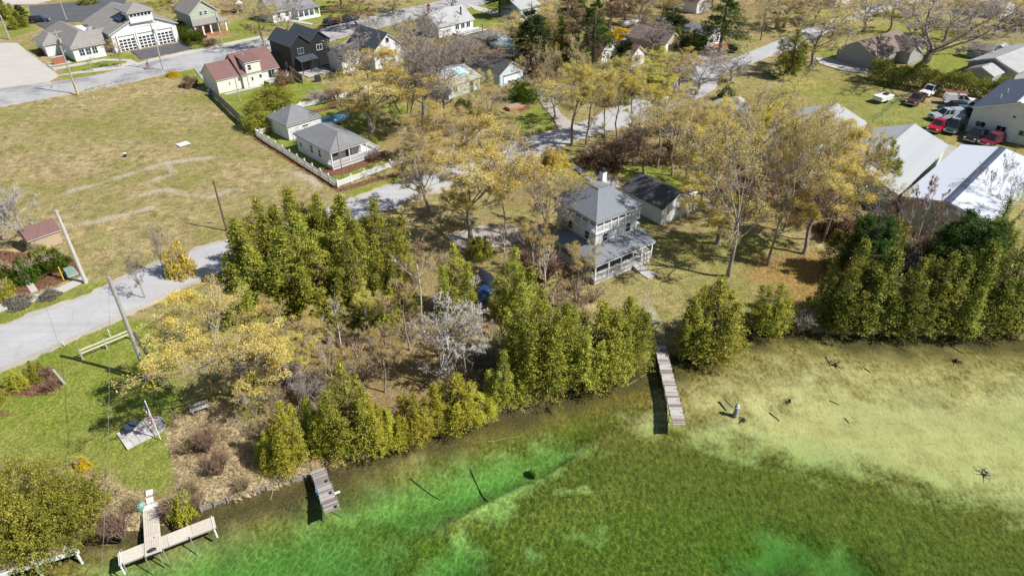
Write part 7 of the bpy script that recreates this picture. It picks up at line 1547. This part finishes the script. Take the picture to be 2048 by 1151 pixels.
for k, x, y, t, w, l in (
 ('greytwig',1790,520,460,80,'grey brush at the shed gable beside the birches'),
 ('rubush',1850,530,460,90,'brown brush below the white storage roof'),
 ('tanbush',1910,540,470,90,'tan brush below the white storage roof, nearer the pine'),
 ('greytwig',1760,480,410,80,'grey brush between the olive conifer and the birches'),
 ('rubush',1960,520,440,90,'brown brush under the dark conifer by the white roof')): plant(k, x, y, t, w, l, g8)
g9 = 'trees of the background groves'
for k, x, y, t, w, l in (
  ('slim',1172,292,125,90,'slim yellow tree between two stems in the roadside row'),
 ('slimo',1208,286,130,80,'slim tan tree at the middle of the roadside row'),
 ('slim',1255,275,140,80,'slim yellow tree closing the roadside row by the gravel road'),
 ('slimo',1345,352,195,100,'slim orange tree on the lawn just behind the white garage'),
 ('slimo',1400,420,215,110,'slim orange tree between the garage gable and the thick maple'),
 ('slim',1490,440,205,110,'slim yellow tree behind the pale leaning trunk'),
 ('slimo',1565,460,215,110,'slim tan tree between the forked maple and the last maple'),
 ('slim',1650,480,240,110,'slim yellow tree at the edge of the far cedar stand'),
 ('slim',1520,400,190,110,'slim yellow tree in the middle of the maple grove'),
 ('slimo',1460,380,190,110,'slim orange tree in the maple grove nearer the garage'),
 ('slimo',700,800,690,80,'slim tan tree between the forked birch and the shore cedars'),
 ('slim',610,780,660,90,'slim yellow tree on the brown bank beside the spreading maple'),
 ('slimo',770,780,650,90,'slim tan tree behind the low shore cedars'),
 ('slimo',925,760,640,90,'slim tan tree in front of the covered boats'),
 ('slim',740,700,575,80,'slim yellow tree at the foot of the cedar stand'),
 ('slimo',820,700,560,90,'slim tan tree behind the pale bare tree'),
 ('slimo',1010,470,330,100,'slim orange tree beside the gravel parking, near the house'),
 ('slim',1120,470,320,90,'slim yellow tree touching the roof of the two storey house'),
 ('slimo',1060,560,440,90,'slim tan tree screening the shaded porch side'),
 ('slimo',1150,600,480,70,'slim tan tree at the porch corner of the two storey house'),
 ('cedar',765,660,545,90,'dark gap filling cedar at the inner corner of the big stand'),
 ('cedar',620,600,420,110,'cedar in the heart of the big stand, behind the lake side row'),
 ('cedar',700,610,430,110,'cedar in the heart of the big stand nearer the pale road'),
 ('cedar',560,610,425,110,'cedar in the heart of the big stand nearer the orange maple'),
 ('cedar',1110,760,610,90,'cedar joining the tallest shore cedar and the narrow one'),
 ('cedar',1228,755,610,90,'cedar joining the two broad shore cedars before the house'),
 ('cedar',1384,716,610,70,'shorter cedar nestled against the large round cedar by the dock'),
 ('dcedar',1715,668,520,90,'short dark cedar between the second and third of the far stand'),
 ('dcedar',1890,668,520,90,'short dark cedar between the fifth and sixth of the far stand'),
 ('cedar',632,905,790,70,'green cedar behind the short dock between two yellow ones'),
 ('ycedar',785,898,815,60,'small low cedar between the tall shore cedar and the next low ones'),
 ('ycedar',878,862,795,64,'small low cedar filling the gap below the pale bare tree'),
 ('ycedar',545,938,858,62,'small yellow cedar at the bank just before the short dock'),
 ('orange',1505,345,205,120,'orange maple in the second row behind the lawn maples'),
 ('yellow',1565,350,215,120,'yellow maple in the second row behind the lawn maples'),
 ('orange',1635,372,235,120,'orange maple in the second row near the grey green shed'),
 ('yellow',1440,335,195,110,'yellow tan maple in the second row nearest the gravel drive'),
 ('tan',1402,310,190,100,'grey tan tree at the back of the lawn beyond the garage'),
 ('birch',1800,505,390,52,'third reddish birch of the clump, closest to the shed gable'),
 ('birch',1852,505,395,50,'fourth reddish birch below the white storage roof'),
 ('bare',1930,520,410,90,'bare tree below the white storage roof near the pine'),
 ('tan',1110,105,0,100,'grey tan tree among the pines at the top'),
 ('yellow',1172,205,108,90,'yellow tree behind the curved driveway mouth'),
 ('sparse',1030,125,30,90,'orange bare tree in front of the pale blue roof'),
 ('orange',1078,192,80,110,'tan orange tree between the evergreen and the dark spruce'),
 ('tan',958,155,80,90,'grey tan tree between the two grey roofs'),
 ('bare',900,165,62,110,'bare tree rising in front of the grey roofed house'),
 ('lime',1292,185,122,84,'lime yellow tree in front of the brown roofed garage'),
 ('sparsey',1105,240,150,90,'thin yellow tree beside the curved driveway'),
 ('bare',838,125,15,110,'bare tree beside the road above the orange maple'),
 ('rust',685,18,-35,80,'rust coloured tree at the top edge above the parked cars'),
 ('sparse',1245,48,-35,80,'brown budding tree at the top above the yellow shrub'),
 ('yellow',1545,45,-35,70,'yellow tree at the far wood edge by the road'),
 ('orange',1602,62,-25,84,'orange brown tree behind the columnar cedar'),
 ('rust',1632,42,-30,80,'rust brown tree at the top edge beyond the bend'),
 ('bare',1725,62,-30,100,'bare tree in the far lawn beside the road'),
 ('sparse',1885,85,-30,120,'orange bare tree behind the huge bare tree'),
 ('yellow',1935,52,-40,100,'second yellow tree near the far top corner'),
 ('spruce',1142,62,-30,70,'dark spruce at the top edge above the rust tree'),
 ('pine',1258,28,-50,74,'green pine at the top edge above the boat'),
 ('tan',620,8,-40,80,'pale bare tree behind the white bungalow'),
 ('sparse',790,28,-30,90,'brown tree beside the upper road'),
 ('orange',450,12,-35,70,'tan tree behind the green house'),
 ('lime',320,8,-30,60,'pale green tree behind the fire station'),
 ('tan',1420,20,-40,80,'tan tree at the top edge beside the purple brown roof'),
 ('sparsey',1820,30,-40,90,'yellow tan tree at the top edge beyond the lawn'),
 ('orange',1360,175,95,80,'yellow orange tree at the gravel road bend')): plant(k, x, y, t, w, l, g9)
# the long hedge: uncountable foliage, one continuous mass
def hedge(name, a, b, width, ty, mat, label):
    A, B = G(*a), G(*b); L = (B-A).length; h = HT(*a, ty); rs = np.random.RandomState(5); n = int(L*width*h*16)
    s = rs.uniform(0, 1, n); lat = rs.uniform(-1, 1, n); top = h*(0.82+0.13*np.sin(s*L*.9)+0.08*np.sin(s*L*2.3+1)); z = np.where(rs.uniform(0, 1, n) < .45, top*rs.uniform(.9, 1.05, n), top*rs.uniform(.05, 1, n))
    lat = np.where(z > top*.88, lat, np.sign(lat)*rs.uniform(.8, 1.08, n)); d = (B-A).normalized(); pn = np.array([-d.y, d.x, 0])
    C = np.array(A)[None]+np.outer(s, np.array(B-A))+np.outer(lat*width/2, pn)+np.column_stack([0*z, 0*z, z]); C2 = np.repeat(C, 7, 0)+rs.normal(0, .2, (n*7, 3))
    V, F = quads(rs, C2, .19, .6); me = veg_mesh(name, [(V, F, 0, np.clip(np.repeat(rs.normal(.45, .2, n), 7)+rs.normal(0, .14, n*7), 0, 1))], [mat]); return tag(link(name, me), label, 'hedge')
hedge('hedge', (1736,160), (2014,208), 3.8, 118, L_CEDARD, 'long dense olive hedge behind the parked trucks')
hedge('hedge', (352,62), (395,92), 3.0, 42, L_GREEN, 'short green hedge between the fire station and the green house')

# ------------------------------------------------------------------ undergrowth: tangled stems and dead leaves nobody could count
def undergrowth(name, zones, mats, seed, dens=.35, hgt=(.8, 2.2), label=None):
    rs = np.random.RandomState(seed); Vs, Fs, Ms, Ts, o = [], [], [], [], 0; base = []
    for b in range(4):
        st, _ = bush(80+b, 1.0, 1.0, leafy=False, stems=9); V, F, M, T = merge(st[:2]); rl = np.random.RandomState(b); C = V[rl.choice(len(V), 110)]+rl.normal(0, .06, (110, 3)); QV, QF = quads(rl, C, .10, .7)
        base.append((np.vstack([V, QV]), np.vstack([F, QF+len(V)]), np.concatenate([np.zeros(len(F)), np.ones(110)])))
    for zn in zones:
        poly = wpts(zn); lo, hi = poly.min(0), poly.max(0); n = int((hi-lo).prod()*dens); P = rs.uniform(lo, hi, (n, 2)); P = P[inside(P, poly)]
        for p in P:
            V, F, M = base[rs.randint(4)]; a = rs.uniform(0, 6.28); h_ = rs.uniform(*hgt); r_ = h_*rs.uniform(.5, .9); c, s_ = math.cos(a), math.sin(a)
            Vs.append(np.column_stack([(V[:, 0]*c-V[:, 1]*s_)*r_+p[0], (V[:, 0]*s_+V[:, 1]*c)*r_+p[1], V[:, 2]*h_-.05])); Fs.append(F+o); o += len(V); Ms.append(M); Ts.append(np.clip(rs.normal(.5, .2, len(F)), 0, 1))
    me = npmesh(name, np.vstack(Vs), np.vstack(Fs), mats, {'tint': np.concatenate(Ts)}); me.polygons.foreach_set('material_index', np.concatenate(Ms).astype(np.int32)); return tag(link(name, me), label, 'undergrowth', kind='stuff')
undergrowth('undergrowth', [[(560,700),(640,660),(720,690),(760,760),(700,860),(560,900),(500,860)], [(700,860),(760,820),(900,800),(1000,790),(1010,810),(840,862),(720,905)], [(740,640),(880,640),(880,720),(760,740)], [(880,660),(1000,640),(1020,760),(960,820),(880,800)], [(1090,590),(1180,560),(1190,620),(1120,680)]], [T_TAN, L_TAN], 1, .62, (.7, 2.0), 'grey brown brush among the shore trees')
undergrowth('undergrowth', [[(1180,300),(1290,270),(1420,280),(1440,330),(1330,330),(1230,330)], [(1440,330),(1560,340),(1690,400),(1720,470),(1640,470),(1540,440),(1470,400)], [(1690,480),(1830,470),(1960,520),(2048,530),(2048,640),(1980,600),(1800,590),(1700,560)]], [T_RED, L_RUST], 2, .22, (.9, 2.6), 'reddish brown thicket between the lawn and the storage sheds')
undergrowth('undergrowth', [[(860,100),(960,90),(1060,120),(1160,120),(1230,150),(1200,200),(1110,180),(1040,150),(960,130),(880,130)], [(1000,40),(1200,10),(1230,60),(1150,90),(1040,80)], [(1270,30),(1320,20),(1330,60),(1290,60)], [(1540,20),(1620,10),(1600,50),(1550,60)], [(820,260),(900,230),(1000,240),(1010,290),(900,310),(830,300)]], [T_TAN, L_YELLOW], 3, .13, (1.0, 3.0), 'tan and yellow brush between the houses of the middle')

# reed straw standing on the bank: thousands of dry blades, one mass
def reeds(name, zones, n_m2, hgt, mat, seed, label):
    rs = np.random.RandomState(seed); Cs = []
    for zn in zones:
        poly = wpts(zn); lo, hi = poly.min(0), poly.max(0); P = rs.uniform(lo, hi, (int((hi-lo).prod()*n_m2), 2)); Cs.append(P[inside(P, poly)])
    P = np.vstack(Cs); n = len(P); h_ = rs.uniform(*hgt, n); a = rs.uniform(0, 6.28, n); ln = rs.normal(0, .45, (n, 2))*h_[:, None]; w = np.column_stack([np.cos(a), np.sin(a), 0*a])*.018
    B = np.column_stack([P, np.full(n, -.1)]); T = B+np.column_stack([ln, h_]); V = np.stack([B-w, B+w, T+w*.3, T-w*.3], 1).reshape(-1, 3)
    me = npmesh(name, V, np.arange(4*n).reshape(n, 4), mat, {'tint': np.clip(rs.normal(.55, .22, n), 0, 1)}); return tag(link(name, me), label, 'reeds', kind='stuff')
reeds('reeds', [[(335,830),(430,810),(520,850),(560,900),(640,935),(560,970),(470,998),(395,1012),(350,985),(345,900)], [(200,965),(260,985),(290,985),(285,1045),(215,1062),(150,1080),(140,1000)], [(310,985),(340,985),(395,1012),(330,1046),(312,1046)]], 32, (.25, .8), L_STRAW, 8, 'dry straw reeds covering the bank beside the lawn')
